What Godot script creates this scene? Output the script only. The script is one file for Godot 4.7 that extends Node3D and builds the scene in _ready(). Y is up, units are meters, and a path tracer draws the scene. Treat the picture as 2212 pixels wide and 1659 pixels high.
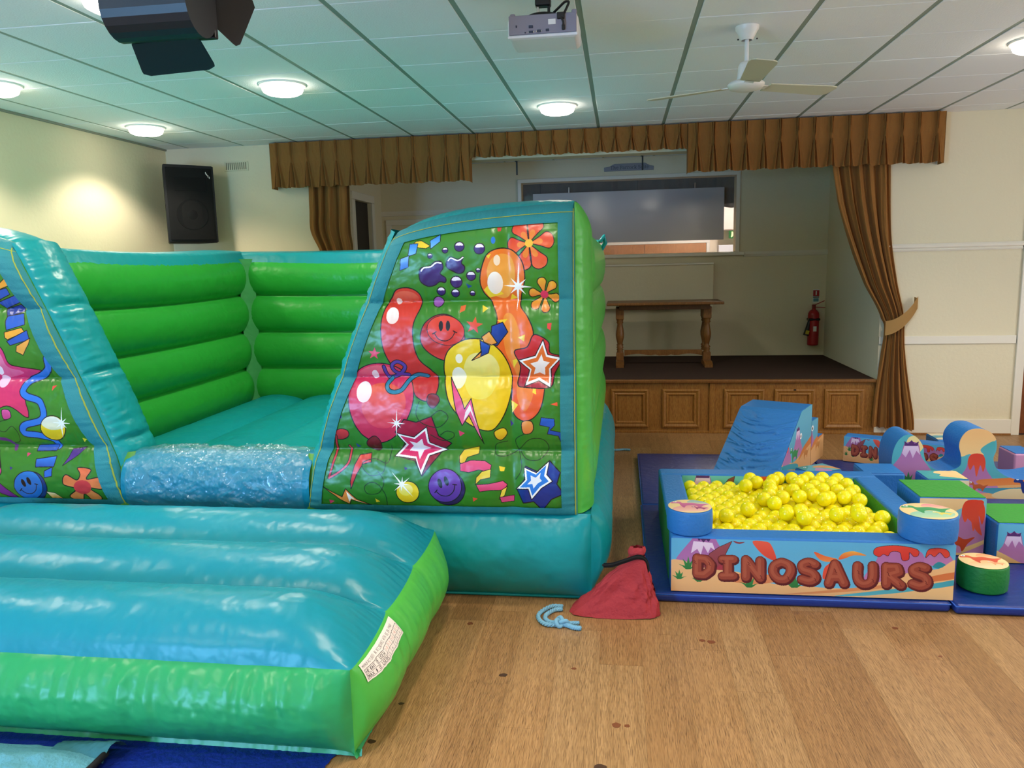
extends Node3D
# A village hall with a bouncy castle and soft play, seen from the hall floor towards the stage.

const CEIL := 2.958
const LEFT := -4.67
const RIGHT := 5.2
const BACK := -7.70
const REAR := 3.2
var M := {}
var taken := {}
var cached := {}
var noi := FastNoiseLite.new()
var rng := RandomNumberGenerator.new()

# ---------------------------------------------------------------- mesh buffer
class Buf:
	var v := PackedVector3Array()
	var n := PackedVector3Array()
	var t := PackedVector2Array()
	var i := PackedInt32Array()

	func tri(a: int, b: int, c: int) -> void:
		i.append(a); i.append(c); i.append(b)

	# a grid of nu by nv cells through f(u, v); its normal is du x dv, or the other way when flipped
	func grid(nu: int, nv: int, f: Callable, flip := false, uvf = null) -> void:
		var o := v.size()
		var w := nu + 1
		for b in nv + 1:
			for a in w:
				var p: Vector3 = f.call(float(a) / nu, float(b) / nv)
				v.append(p)
				t.append(uvf.call(p) if uvf != null else Vector2(float(a) / nu, 1.0 - float(b) / nv))
		for b in nv + 1:
			for a in w:
				var k := o + b * w + a
				var du := v[o + b * w + mini(a + 1, nu)] - v[o + b * w + maxi(a - 1, 0)]
				var dv := v[o + mini(b + 1, nv) * w + a] - v[o + maxi(b - 1, 0) * w + a]
				if du.length_squared() < 1e-12:
					var b2 := clampi(b, 1, nv - 1)
					du = v[o + b2 * w + mini(a + 1, nu)] - v[o + b2 * w + maxi(a - 1, 0)]
				if dv.length_squared() < 1e-12:
					var a2 := clampi(a, 1, nu - 1)
					dv = v[o + mini(b + 1, nv) * w + a2] - v[o + maxi(b - 1, 0) * w + a2]
				var q := du.cross(dv).normalized()
				n.append(-q if flip else q)
		for b in nv:
			for a in nu:
				var k := o + b * w + a
				if flip:
					tri(k, k + w, k + 1); tri(k + 1, k + w, k + w + 1)
				else:
					tri(k, k + 1, k + w); tri(k + 1, k + w + 1, k + w)

	func quad(a: Vector3, b: Vector3, c: Vector3, d: Vector3) -> void:
		var o := v.size()
		var q := (b - a).cross(d - a).normalized()
		for p in [a, b, c, d]:
			v.append(p); n.append(q)
		for p in [Vector2(0, 1), Vector2(1, 1), Vector2(1, 0), Vector2(0, 0)]:
			t.append(p)
		tri(o, o + 1, o + 2); tri(o, o + 2, o + 3)

	func box(c: Vector3, s: Vector3) -> void:
		var h := s / 2.0
		var P := func(x: float, y: float, z: float) -> Vector3: return c + Vector3(x * h.x, y * h.y, z * h.z)
		quad(P.call(-1, -1, 1), P.call(1, -1, 1), P.call(1, 1, 1), P.call(-1, 1, 1))
		quad(P.call(1, -1, -1), P.call(-1, -1, -1), P.call(-1, 1, -1), P.call(1, 1, -1))
		quad(P.call(1, -1, 1), P.call(1, -1, -1), P.call(1, 1, -1), P.call(1, 1, 1))
		quad(P.call(-1, -1, -1), P.call(-1, -1, 1), P.call(-1, 1, 1), P.call(-1, 1, -1))
		quad(P.call(-1, 1, 1), P.call(1, 1, 1), P.call(1, 1, -1), P.call(-1, 1, -1))
		quad(P.call(-1, -1, -1), P.call(1, -1, -1), P.call(1, -1, 1), P.call(-1, -1, 1))

	# box with rounded edges of radius r, k steps round each edge
	func rbox(c: Vector3, s: Vector3, r: float, k := 2) -> void:
		var h := s / 2.0
		r = minf(r, minf(h.x, minf(h.y, h.z)) * 0.999)
		var inner := h - Vector3.ONE * r
		var st := []
		for a in k + 1:
			st.append(-1.0 - (1.0 - float(a) / k))     # -2..-1 : round part
		for a in k + 1:
			st.append(1.0 + float(a) / k)
		for f in 6:
			var ax := f >> 1
			var sg := 1.0 if f & 1 else -1.0
			var o := v.size()
			var w: int = st.size()
			for b in w:
				for a in w:
					var e := Vector3.ZERO
					var d := Vector3.ZERO
					var ua: float = st[a]
					var ub: float = st[b]
					e[ax] = sg * inner[ax]; d[ax] = sg
					var a1 := (ax + 1) % 3
					var a2 := (ax + 2) % 3
					e[a1] = clampf(ua, -1, 1) * inner[a1]; d[a1] = tan(PI / 4.0 * (ua - clampf(ua, -1, 1)))
					e[a2] = clampf(ub, -1, 1) * inner[a2]; d[a2] = tan(PI / 4.0 * (ub - clampf(ub, -1, 1)))
					d = d.normalized()
					v.append(c + e + d * r); n.append(d)
					t.append(Vector2(float(a) / (w - 1), 1.0 - float(b) / (w - 1)))
			for b in w - 1:
				for a in w - 1:
					var q := o + b * w + a
					if sg > 0.0:
						tri(q, q + 1, q + w); tri(q + 1, q + w + 1, q + w)
					else:
						tri(q, q + w, q + 1); tri(q + 1, q + w, q + w + 1)

	# profile of [radius, height] pairs turned about y
	func lathe(c: Vector3, prof: Array, seg := 24, axis := Basis.IDENTITY) -> void:
		var m := prof.size() - 1
		for k in m:                       # each band its own normals unless it is smooth: a pair may carry a third value 1 = smooth with the next
			pass
		var f := func(u: float, w: float) -> Vector3:
			var x: float = w * m
			var k := mini(int(x), m - 1)
			var p: Array = prof[k]
			var q: Array = prof[k + 1]
			var r: float = lerpf(p[0], q[0], x - k)
			var y: float = lerpf(p[1], q[1], x - k)
			var an := -TAU * u
			return c + axis * Vector3(r * cos(an), y, r * sin(an))
		grid(seg, m, f)

	# tube along points
	func tube(pts: PackedVector3Array, r: float, seg := 8, closed := false) -> void:
		var m := pts.size()
		var o := v.size()
		var up := Vector3(0.31, 0.9, 0.27)
		for k in m:
			var d := (pts[(k + 1) % m if closed else mini(k + 1, m - 1)] - pts[(k - 1 + m) % m if closed else maxi(k - 1, 0)]).normalized()
			var s := d.cross(up)
			if s.length() < 0.05:
				s = d.cross(Vector3.RIGHT)
			s = s.normalized()
			var q := s.cross(d).normalized()
			up = q
			for a in seg + 1:
				var an := TAU * a / seg
				var nn := s * cos(an) + q * sin(an)
				v.append(pts[k] + nn * r); n.append(nn); t.append(Vector2(float(a) / seg, float(k) / m))
		for k in (m if closed else m - 1):
			for a in seg:
				var q := o + k * (seg + 1) + a
				var q2 := o + ((k + 1) % m) * (seg + 1) + a
				tri(q, q2, q + 1); tri(q + 1, q2, q2 + 1)
		if not closed:
			for e in 2:
				var k := 0 if e == 0 else m - 1
				var cn := v.size()
				var nn := (pts[0] - pts[1]).normalized() if e == 0 else (pts[m - 1] - pts[m - 2]).normalized()
				v.append(pts[k]); n.append(nn); t.append(Vector2.ZERO)
				for a in seg:
					var q := o + k * (seg + 1)
					if e == 0:
						tri(cn, q + a, q + a + 1)
					else:
						tri(cn, q + a + 1, q + a)

	# a flat outline in xy, from z0 to z1 (z1 nearer), edges rounded by bev
	func prism(poly: PackedVector2Array, z0: float, z1: float, bev := 0.0) -> void:
		var pl := poly
		if Geometry2D.is_polygon_clockwise(pl):
			pl = pl.duplicate(); pl.reverse()
		var ins := pl
		if bev > 0.0:
			var off := Geometry2D.offset_polygon(pl, -bev, Geometry2D.JOIN_MITER)
			if off.size() == 1 and off[0].size() == pl.size():
				# keep the order of the points: nearest start
				ins = off[0]
				if Geometry2D.is_polygon_clockwise(ins):
					ins.reverse()
				var best := 0
				for k in ins.size():
					if ins[k].distance_to(pl[0]) < ins[best].distance_to(pl[0]):
						best = k
				var rot := PackedVector2Array()
				for k in ins.size():
					rot.append(ins[(best + k) % ins.size()])
				ins = rot
			else:
				bev = 0.0
		var m := pl.size()
		for e in 2:
			var z := z1 if e == 0 else z0
			var o := v.size()
			for p in ins:
				v.append(Vector3(p.x, p.y, z)); n.append(Vector3(0, 0, 1 if e == 0 else -1)); t.append(p)
			var ti := Geometry2D.triangulate_polygon(ins)
			for k in range(0, ti.size(), 3):
				var ccw := (ins[ti[k + 1]] - ins[ti[k]]).cross(ins[ti[k + 2]] - ins[ti[k]]) > 0.0
				if ccw == (e == 0):
					tri(o + ti[k], o + ti[k + 1], o + ti[k + 2])
				else:
					tri(o + ti[k], o + ti[k + 2], o + ti[k + 1])
		for k in m:
			var a := pl[k]
			var b := pl[(k + 1) % m]
			var ia := ins[k]
			var ib := ins[(k + 1) % m]
			quad(Vector3(a.x, a.y, z0 + bev), Vector3(b.x, b.y, z0 + bev), Vector3(b.x, b.y, z1 - bev), Vector3(a.x, a.y, z1 - bev))
			if bev > 0.0:
				quad(Vector3(a.x, a.y, z1 - bev), Vector3(b.x, b.y, z1 - bev), Vector3(ib.x, ib.y, z1), Vector3(ia.x, ia.y, z1))
				quad(Vector3(ia.x, ia.y, z0), Vector3(ib.x, ib.y, z0), Vector3(b.x, b.y, z0 + bev), Vector3(a.x, a.y, z0 + bev))

	func mesh() -> ArrayMesh:
		var a := []
		a.resize(Mesh.ARRAY_MAX)
		a[Mesh.ARRAY_VERTEX] = v; a[Mesh.ARRAY_NORMAL] = n; a[Mesh.ARRAY_TEX_UV] = t; a[Mesh.ARRAY_INDEX] = i
		var m := ArrayMesh.new()
		m.add_surface_from_arrays(Mesh.PRIMITIVE_TRIANGLES, a)
		return m

# ---------------------------------------------------------------- flat print, drawn in millimetres (y up)
class Art:
	var im: Image
	var k: float
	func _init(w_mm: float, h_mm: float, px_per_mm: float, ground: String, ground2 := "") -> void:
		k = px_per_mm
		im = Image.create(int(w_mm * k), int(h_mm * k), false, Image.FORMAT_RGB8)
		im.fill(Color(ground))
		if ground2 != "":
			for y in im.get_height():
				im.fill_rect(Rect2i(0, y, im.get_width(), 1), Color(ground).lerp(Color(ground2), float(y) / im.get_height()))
	func pts(a: Array) -> PackedVector2Array:
		var r := PackedVector2Array()
		for q in range(0, a.size(), 2):
			r.append(Vector2(a[q] * k, im.get_height() - a[q + 1] * k))
		return r
	func smooth(p: PackedVector2Array, closed: bool) -> PackedVector2Array:
		var r := PackedVector2Array()
		var m := p.size()
		for q in (m if closed else m - 1):
			var a := p[(q - 1 + m) % m if closed else maxi(q - 1, 0)]
			var b := p[q]
			var c := p[(q + 1) % m]
			var d := p[(q + 2) % m if closed else mini(q + 2, m - 1)]
			for s in 6:
				r.append(b.cubic_interpolate(c, a, d, s / 6.0))
		if not closed:
			r.append(p[m - 1])
		return r
	func fill(p: PackedVector2Array, c1: Color, c2: Color) -> void:
		var y0 := 1e9
		var y1 := -1e9
		for q in p:
			y0 = minf(y0, q.y); y1 = maxf(y1, q.y)
		var m := p.size()
		for y in range(maxi(int(floor(y0)), 0), mini(int(ceil(y1)), im.get_height() - 1) + 1):
			var yc := y + 0.5
			var xs := PackedFloat32Array()
			for q in m:
				var a := p[q]
				var b := p[(q + 1) % m]
				if (a.y <= yc) != (b.y <= yc):
					xs.append(a.x + (yc - a.y) / (b.y - a.y) * (b.x - a.x))
			xs.sort()
			for q in range(0, xs.size() - 1, 2):
				var x0 := int(round(xs[q]))
				var w := int(round(xs[q + 1])) - x0
				if w > 0:
					im.fill_rect(Rect2i(x0, y, w, 1), c1.lerp(c2, (yc - y0) / maxf(y1 - y0, 1.0)))
	func path(p: PackedVector2Array, w_mm: float, c: Color, closed := false) -> void:
		var r := w_mm * k / 2.0
		var m := p.size()
		var disc := PackedVector2Array()
		for q in 10:
			disc.append(Vector2.from_angle(TAU * q / 10) * r)
		for q in m:
			var d := PackedVector2Array()
			for e in disc:
				d.append(e + p[q])
			fill(d, c, c)
			if q < m - 1 or closed:
				var b := p[(q + 1) % m]
				var s := (b - p[q]).orthogonal().normalized() * r
				fill(PackedVector2Array([p[q] + s, b + s, b - s, p[q] - s]), c, c)
	func blob(c1: String, c2: String, ow: float, a: Array) -> void:
		var p := smooth(pts(a), true)
		fill(p, Color(c1), Color(c2))
		if ow > 0.0:
			path(p, ow, Color("1a1418"), true)
	func poly(c1: String, c2: String, ow: float, a: Array) -> void:
		var p := pts(a)
		fill(p, Color(c1), Color(c2))
		if ow > 0.0:
			path(p, ow, Color("1a1418"), true)
	func curve(c: String, w: float, a: Array) -> void:
		path(smooth(pts(a), false), w, Color(c))
	func stroke(c: String, w: float, a: Array) -> void:
		path(pts(a), w, Color(c))
	func ell(c1: String, c2: String, ow: float, cx: float, cy: float, rx: float, ry: float) -> void:
		var a := []
		for q in 12:
			a.append(cx + rx * cos(TAU * q / 12)); a.append(cy + ry * sin(TAU * q / 12))
		blob(c1, c2, ow, a)
	# plain stroke capitals, size mm tall
	func text(s: String, c: String, x: float, y: float, h: float, w: float, lw: float) -> void:
		var G := {"H": [[0,0,0,1],[1,0,1,1],[0,.5,1,.5]], "E": [[1,0,0,0,0,1,1,1],[0,.5,.8,.5]], "I": [[.5,0,.5,1]], "G": [[1,.8,.7,1,.3,1,0,.7,0,.3,.3,0,.7,0,1,.2,1,.5,.6,.5]], "T": [[0,1,1,1],[.5,1,.5,0]], "O": [[.3,0,0,.3,0,.7,.3,1,.7,1,1,.7,1,.3,.7,0,.3,0]], "F": [[0,0,0,1,1,1],[0,.5,.8,.5]], "U": [[0,1,0,.2,.3,0,.7,0,1,.2,1,1]], "S": [[1,.85,.7,1,.3,1,0,.8,.1,.6,.9,.4,1,.2,.7,0,.3,0,0,.15]], "R": [[0,0,0,1,.7,1,1,.8,.7,.5,0,.5],[.5,.5,1,0]], "M": [[0,0,0,1,.5,.4,1,1,1,0]], "A": [[0,0,.5,1,1,0],[.2,.35,.8,.35]], "X": [[0,0,1,1],[0,1,1,0]], "N": [[0,0,0,1,1,0,1,1]], "C": [[1,.8,.7,1,.3,1,0,.7,0,.3,.3,0,.7,0,1,.2]], "D": [[0,0,0,1,.6,1,1,.7,1,.3,.6,0,0,0]], "W": [[0,1,.25,0,.5,.6,.75,0,1,1]], "B": [[0,0,0,1,.7,1,.9,.8,.7,.55,0,.55],[.7,.55,1,.3,.7,0,0,0]], "#": [[.3,0,.4,1],[.6,0,.7,1],[.1,.35,.95,.35],[.1,.65,.95,.65]], "1": [[.3,.8,.5,1,.5,0]], "4": [[.7,0,.7,1,0,.35,1,.35]], "9": [[1,.6,.5,.45,0,.7,.4,1,.9,.9,1,.6,.8,0]], "6": [[.9,1,.2,.6,0,.3,.4,0,.9,.15,1,.4,.5,.55,.05,.4]], "0": [[.3,0,0,.3,0,.7,.3,1,.7,1,1,.7,1,.3,.7,0,.3,0]], "2": [[0,.8,.4,1,.9,.85,.9,.6,0,0,1,0]], "5": [[.9,1,.1,1,0,.55,.6,.6,1,.3,.6,0,0,.1]], "8": [[.5,.55,.1,.75,.5,1,.9,.75,.5,.55,0,.25,.5,0,1,.25,.5,.55]], "-": [[.2,.5,.8,.5]]}
		for ch in s:
			if G.has(ch):
				for l in G[ch]:
					var a := []
					for q in range(0, l.size(), 2):
						a.append(x + l[q] * w); a.append(y + l[q + 1] * h)
					stroke(c, lw, a)
			x += w * (0.75 if ch == "I" else 1.4)
	func tex() -> ImageTexture:
		return ImageTexture.create_from_image(im)

# ---------------------------------------------------------------- scene helpers
func numbered(n: String) -> String:
	taken[n] = taken.get(n, -1) + 1
	return n if taken[n] == 0 else "%s_%03d" % [n, taken[n]]

func tag(o: Node, label: String, category: String, group := "", kind := "") -> void:
	if label != "": o.set_meta("label", label)
	if category != "": o.set_meta("category", category)
	if group != "": o.set_meta("group", group)
	if kind != "": o.set_meta("kind", kind)

func thing(called: String, label: String, category: String, at := Vector3.ZERO, turn := 0.0, group := "") -> Node3D:
	var o := Node3D.new()
	o.name = numbered(called)
	add_child(o)
	o.position = at
	o.rotation_degrees.y = turn
	tag(o, label, category, group)
	return o

func mi(m: Mesh, mat: Material) -> MeshInstance3D:
	var o := MeshInstance3D.new()
	o.mesh = m
	o.material_override = mat
	return o

func part(parent: Node, called: String, b, mat: Material, at := Vector3.ZERO, rot := Vector3.ZERO, label := "") -> MeshInstance3D:
	var o := mi(b.mesh() if b is Buf else b, mat)
	o.name = called
	parent.add_child(o, true)
	o.position = at
	o.rotation_degrees = rot
	if label != "": o.set_meta("label", label)
	return o

func solo(called: String, b, mat: Material, at: Vector3, label: String, category: String, group := "", rot := Vector3.ZERO) -> MeshInstance3D:
	var o := mi(b.mesh() if b is Buf else b, mat)
	o.name = numbered(called)
	add_child(o)
	o.position = at
	o.rotation_degrees = rot
	tag(o, label, category, group)
	return o

func struct(called: String, b, mat: Material, label: String, category: String, at := Vector3.ZERO) -> MeshInstance3D:
	var o := solo(called, b, mat, at, label, category)
	o.set_meta("kind", "structure")
	return o

func boxb(c: Vector3, s: Vector3) -> Buf:
	var b := Buf.new()
	b.box(c, s)
	return b

func rb(c: Vector3, s: Vector3, r: float, k := 2) -> Buf:
	var b := Buf.new()
	b.rbox(c, s, r, k)
	return b

func mat(key: String, c: String, rough := 0.8, spec := 0.5) -> StandardMaterial3D:
	if not M.has(key):
		var m := StandardMaterial3D.new()
		m.albedo_color = Color(c)
		m.roughness = rough
		m.metallic_specular = spec
		m.resource_name = key
		M[key] = m
	return M[key]

func noise_normal(freq: float, strength: float, oct := 3, seed_ := 3) -> NoiseTexture2D:
	var f := FastNoiseLite.new()
	f.seed = seed_
	f.frequency = freq
	f.fractal_octaves = oct
	var x := NoiseTexture2D.new()
	x.noise = f
	x.width = 512; x.height = 512
	x.seamless = true
	x.as_normal_map = true
	x.bump_strength = strength
	return x

func bumpy(m: StandardMaterial3D, tex: Texture2D, scale: float, amount: float, triplanar := true) -> StandardMaterial3D:
	m.normal_enabled = true
	m.normal_texture = tex
	m.normal_scale = amount
	if triplanar:
		m.uv1_triplanar = true
		m.uv1_world_triplanar = true
		m.uv1_scale = Vector3.ONE * scale
	return m

# mottled colour map: two tones through noise
func mottle(a: String, b: String, freq: float, w := 256, seed_ := 1, oct := 4) -> NoiseTexture2D:
	var f := FastNoiseLite.new()
	f.seed = seed_
	f.frequency = freq
	f.fractal_octaves = oct
	var g := Gradient.new()
	g.set_color(0, Color(a)); g.set_color(1, Color(b))
	g.set_offset(0, 0.25); g.set_offset(1, 0.75)
	var x := NoiseTexture2D.new()
	x.noise = f
	x.width = w; x.height = w
	x.seamless = true
	x.color_ramp = g
	return x

func tri_tex(m: StandardMaterial3D, tex: Texture2D, scale: Vector3) -> StandardMaterial3D:
	m.albedo_texture = tex
	m.uv1_triplanar = true
	m.uv1_world_triplanar = true
	m.uv1_scale = scale
	return m

func printed(key: String, tex: Texture2D, rough: float, spec := 0.5) -> StandardMaterial3D:
	var m := mat(key, "ffffff", rough, spec)
	m.albedo_texture = tex
	m.texture_repeat = false
	return m

func light_at(o: Node3D, l: Light3D, at: Vector3, c: Color, e: float, size: float) -> void:
	l.name = "lamp_light"
	l.light_color = c
	l.light_energy = e
	l.light_size = size
	l.shadow_enabled = true
	o.add_child(l, true)
	l.position = at

func _ready() -> void:
	rng.seed = 7
	noi.seed = 11
	noi.frequency = 1.0
	# camera
	var cam := Camera3D.new()
	cam.name = "camera"
	cam.fov = 2.0 * rad_to_deg(atan(829.5 / 1666.7))
	cam.position = Vector3(0, 1.70, 0)
	cam.rotation = Vector3(-0.1538, 0.1419, -0.0240)
	cam.near = 0.05
	add_child(cam)
	# sky and exposure
	var env := Environment.new()
	env.background_mode = Environment.BG_SKY
	var sm := ProceduralSkyMaterial.new()
	sm.sky_top_color = Color(0.42, 0.58, 0.85)
	sm.sky_horizon_color = Color(0.80, 0.87, 0.95)
	sm.ground_bottom_color = Color(0.30, 0.32, 0.30)
	sm.ground_horizon_color = Color(0.6, 0.62, 0.6)
	sm.energy_multiplier = 1.2
	env.sky = Sky.new()
	env.sky.sky_material = sm
	env.tonemap_mode = Environment.TONE_MAPPER_LINEAR
	env.tonemap_exposure = 1.15
	env.sdfgi_enabled = true
	env.ssao_enabled = true
	env.ssil_enabled = true
	var we := WorldEnvironment.new()
	we.name = "world_environment"
	we.environment = env
	add_child(we)
	# daylight entering through the glazed door behind the camera
	var day := AreaLight3D.new()
	day.name = "window_daylight"
	day.area_size = Vector2(1.2, 1.75)
	day.light_color = Color(0.52, 0.76, 1.0)
	day.light_energy = DAY_E
	day.shadow_enabled = true
	day.position = Vector3(-3.9, 1.2, REAR - 0.02)
	add_child(day)

	# daylight through the windows of the right-hand wall
	for wz in [-5.2, -2.4]:
		var side := AreaLight3D.new()
		side.name = "side_daylight"
		side.area_size = Vector2(1.9, 1.3)
		side.light_color = Color(0.98, 0.98, 0.98)
		side.light_energy = SIDE_E if wz > -3.0 else SIDE_E * 0.9
		side.shadow_enabled = true
		side.position = Vector3(RIGHT - 0.02, 1.65, wz)
		side.rotation_degrees.y = 90
		add_child(side)

	materials()
	shell()
	ceiling_lights()
	stage()
	drapes()
	castle()
	step_mat()
	soft_play()
	hall_things()

const LAMP_E := 2.2
const DAY_E := 24.0
const SIDE_E := 3.5

func materials() -> void:
	mat("wall", "e3d8ba", 0.75, 0.35)
	bumpy(M.wall, noise_normal(0.03, 3.0, 4, 5), 1.4, 0.25)
	mat("gloss_trim", "e9e2d2", 0.35, 0.5)
	mat("tile", "f2f5f8", 0.85, 0.3)
	bumpy(M.tile, noise_normal(0.12, 4.0, 4, 9), 1.2, 0.2)
	mat("bar", "93a196", 0.6, 0.4)
	mat("slab", "f4f4ee", 0.8, 0.3)
	var pn := noise_normal(0.012, 10.0, 4, 21)
	for q in [["green", "2ea63a"], ["side_green", "4fb84a"], ["teal", "12949c"], ["step_blue", "158c9e"], ["roll_blue", "147f9c"], ["step_green", "2ea060"], ["rim", "18989f"]]:
		bumpy(mat(q[0], q[1], 0.31, 0.40), pn, 0.7, 0.22)
	bumpy(mat("tape", "2c8a94", 0.6, 0.4), noise_normal(0.25, 6.0, 2, 4), 3.0, 0.7)
	bumpy(mat("green_tape", "4ca860", 0.6, 0.4), noise_normal(0.25, 6.0, 2, 4), 3.0, 0.7)
	mat("stitch", "9aa83c", 0.7)
	mat("black", "0d0d10", 0.45, 0.5)
	mat("black_matt", "121214", 0.8, 0.4)
	mat("chrome", "d8d8d8", 0.2).metallic = 1.0
	mat("white", "efeee9", 0.4, 0.5)
	mat("cream_white", "e6e2cf", 0.45, 0.5)
	# drape cloth
	var cl := mat("drape", "a07444", 0.9, 0.2)
	tri_tex(cl, mottle("fff4e4", "d8cdbd", 0.2, 256, 31), Vector3.ONE * 6.0)
	cl.rim_enabled = true
	cl.rim = 0.25
	mat("gusset", "4a8c30", 0.4, 0.5)

# ---------------------------------------------------------------- room shell
func wood_image(a: String, b: String, c: String, w: int, h: int, sd: int) -> ImageTexture:
	# grain that runs along v: noise stretched by resizing
	var f := FastNoiseLite.new()
	f.seed = sd
	f.frequency = 0.09
	f.fractal_octaves = 4
	var fine := f.get_seamless_image(w, h / 24)
	fine.resize(w, h, Image.INTERPOLATE_CUBIC)
	f.frequency = 0.016
	f.seed = sd + 1
	var broad := f.get_seamless_image(w, h / 5)
	broad.resize(w, h, Image.INTERPOLATE_CUBIC)
	f.frequency = 0.3
	f.seed = sd + 2
	var dash := f.get_seamless_image(w, h / 10)
	dash.resize(w, h, Image.INTERPOLATE_CUBIC)
	for q in [fine, broad, dash]:
		q.convert(Image.FORMAT_L8)
	var df := fine.get_data()
	var db := broad.get_data()
	var dd := dash.get_data()
	var ca := Color(a)
	var cb := Color(b)
	var cc := Color(c)
	var o := PackedByteArray()
	o.resize(w * h * 3)
	for k in w * h:
		var br := db[k] / 255.0
		var ring := 0.5 + 0.5 * sin(br * 46.0)
		var g := clampf(df[k] / 255.0 * 0.75 + ring * 0.16 + (br - 0.5) * 0.5, 0.0, 1.0)
		var col := ca.lerp(cb, g)
		var d := dd[k] / 255.0
		if d > 0.56:
			col = col.lerp(cc, minf((d - 0.56) * 3.4, 0.6))
		o[k * 3] = int(col.r * 255); o[k * 3 + 1] = int(col.g * 255); o[k * 3 + 2] = int(col.b * 255)
	return ImageTexture.create_from_image(Image.create_from_data(w, h, false, Image.FORMAT_RGB8, o))

func shell() -> void:
	# floor: vinyl planks that run towards the stage
	var wt := wood_image("bd9566", "967249", "553b25", 1024, 1024, 5)
	var tones := ["ffffff", "f6f0ea", "f0e8df", "fffaf4", "e8dfd4", "f9f4ef"]
	var pm := []
	for k in tones.size():
		var m := mat("plank_%d" % k, tones[k], 0.42, 0.45)
		m.albedo_texture = wt
		m.uv1_triplanar = true
		m.uv1_world_triplanar = true
		m.uv1_scale = Vector3(1.35, 1.0, 0.42)
		m.uv1_offset = Vector3(0.37 * k, 0, 0.61 * k)
		pm.append(m)
	mat("subfloor", "6a5036", 0.9)
	var fl := struct("floor", boxb(Vector3(0.265, -0.055, (REAR + BACK) / 2 ), Vector3(RIGHT - LEFT + 0.4, 0.1, REAR - BACK + 0.4)), M.subfloor, "wood-look plank floor of the hall with dark knots and spots", "floor")
	var PW := 0.183
	var PL := 1.22
	var sizes := {}
	var rest := Buf.new()
	var col := 0
	var x := LEFT
	while x < RIGHT - 0.01:
		var w := minf(PW, RIGHT - x)
		var z := BACK - rng.randf() * PL
		while z < REAR:
			var z0 := maxf(z, BACK)
			var z1 := minf(z + PL, REAR)
			if z1 - z0 > 0.05:
				var seen := x > -1.1 and x < 3.5 and z1 > -6.9 and z0 < -1.9
				var c := Vector3(x + w / 2, -0.0025, (z0 + z1) / 2)
				var s := Vector3(w - 0.0005, 0.005, z1 - z0 - 0.0005)
				if seen:
					part(fl, "plank", rb(Vector3.ZERO, s, 0.0004, 1), pm[rng.randi() % pm.size()], c)
				else:
					rest.box(c, s)
			z += PL
		x += PW
		col += 1
	var ro := part(fl, "plank", rest, pm[1])
	ro.set_meta("kind", "stuff")
	# knots and spots in the print of the floor: thin inlays
	mat("knot", "4a3020", 0.5)
	mat("spot", "7a4426", 0.5)
	for q in [[-0.49, -2.97, 0.016, 0.0], [-0.07, -2.41, 0.019, 0.0], [-0.9, -2.47, 0.013, 0.0], [-0.02, -2.66, 0.016, 1.0], [0.02, -2.66, 0.010, 1.0], [0.0, -2.33, 0.013, 0.0], [0.36, -3.35, 0.013, 1.0], [0.40, -3.34, 0.016, 1.0], [1.62, -2.86, 0.014, 1.0], [1.68, -2.84, 0.018, 1.0], [1.08, -2.42, 0.022, 1.0], [1.73, -2.28, 0.021, 1.0], [0.50, -2.33, 0.012, 0.0], [1.25, -3.55, 0.012, 1.0], [1.35, -3.3, 0.007, 1.0], [1.42, -2.6, 0.008, 0.0], [-0.72, -3.42, 0.014, 1.0], [1.0, -2.12, 0.012, 0.0], [-0.86, -2.72, 0.01, 0.0], [2.05, -2.5, 0.016, 1.0], [2.2, -3.2, 0.013, 1.0], [-0.2, -3.05, 0.009, 1.0]]:
		var b := Buf.new()
		var pr := PackedVector2Array()
		for a in 12:
			var r: float = q[2] * (0.75 + 0.35 * rng.randf())
			pr.append(Vector2(cos(TAU * a / 12) * r * 1.25, sin(TAU * a / 12) * r))
		b.prism(pr, 0.0, 0.0008)
		part(fl, "knot" if q[3] == 0.0 else "spot", b, M.knot if q[3] == 0.0 else M.spot, Vector3(q[0], 0.0, q[1]), Vector3(-90, 0, 0))
	# walls with thickness
	var H := CEIL + 0.1
	var b := Buf.new()
	b.box(Vector3(LEFT - 0.1, H / 2, (REAR + BACK) / 2), Vector3(0.2, H, REAR - BACK + 0.4))
	struct("wall_left", b, M.wall, "cream painted wall on the left", "wall")
	b = Buf.new()
	b.box(Vector3(RIGHT + 0.1, 0.5, (REAR + BACK) / 2), Vector3(0.2, 1.0, REAR - BACK + 0.4))
	b.box(Vector3(RIGHT + 0.1, (2.3 + H) / 2, (REAR + BACK) / 2), Vector3(0.2, H - 2.3, REAR - BACK + 0.4))
	for q in [[BACK - 0.2, -6.15], [-4.25, -3.35], [-1.45, REAR + 0.2]]:
		b.box(Vector3(RIGHT + 0.1, 1.65, (q[0] + q[1]) / 2), Vector3(0.2, 1.3, q[1] - q[0]))
	struct("wall_right", b, M.wall, "cream painted wall with two windows beyond the right edge", "wall")
	b = Buf.new()
	b.box(Vector3((LEFT - 3.0) / 2, H / 2, BACK - 0.1), Vector3(-3.0 - LEFT, H, 0.2))
	b.box(Vector3((2.42 + 3.70) / 2, H / 2, BACK - 0.1), Vector3(3.70 - 2.42, H, 0.2))
	b.box(Vector3((4.62 + RIGHT) / 2, H / 2, BACK - 0.1), Vector3(RIGHT - 4.62, H, 0.2))
	b.box(Vector3(4.16, (2.06 + H) / 2, BACK - 0.1), Vector3(0.92, H - 2.06, 0.2))
	b.box(Vector3(-0.29, (2.72 + H) / 2, BACK - 0.1), Vector3(5.42, H - 2.72, 0.2))
	struct("wall_back", b, M.wall, "cream wall around the stage opening", "wall")
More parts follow.
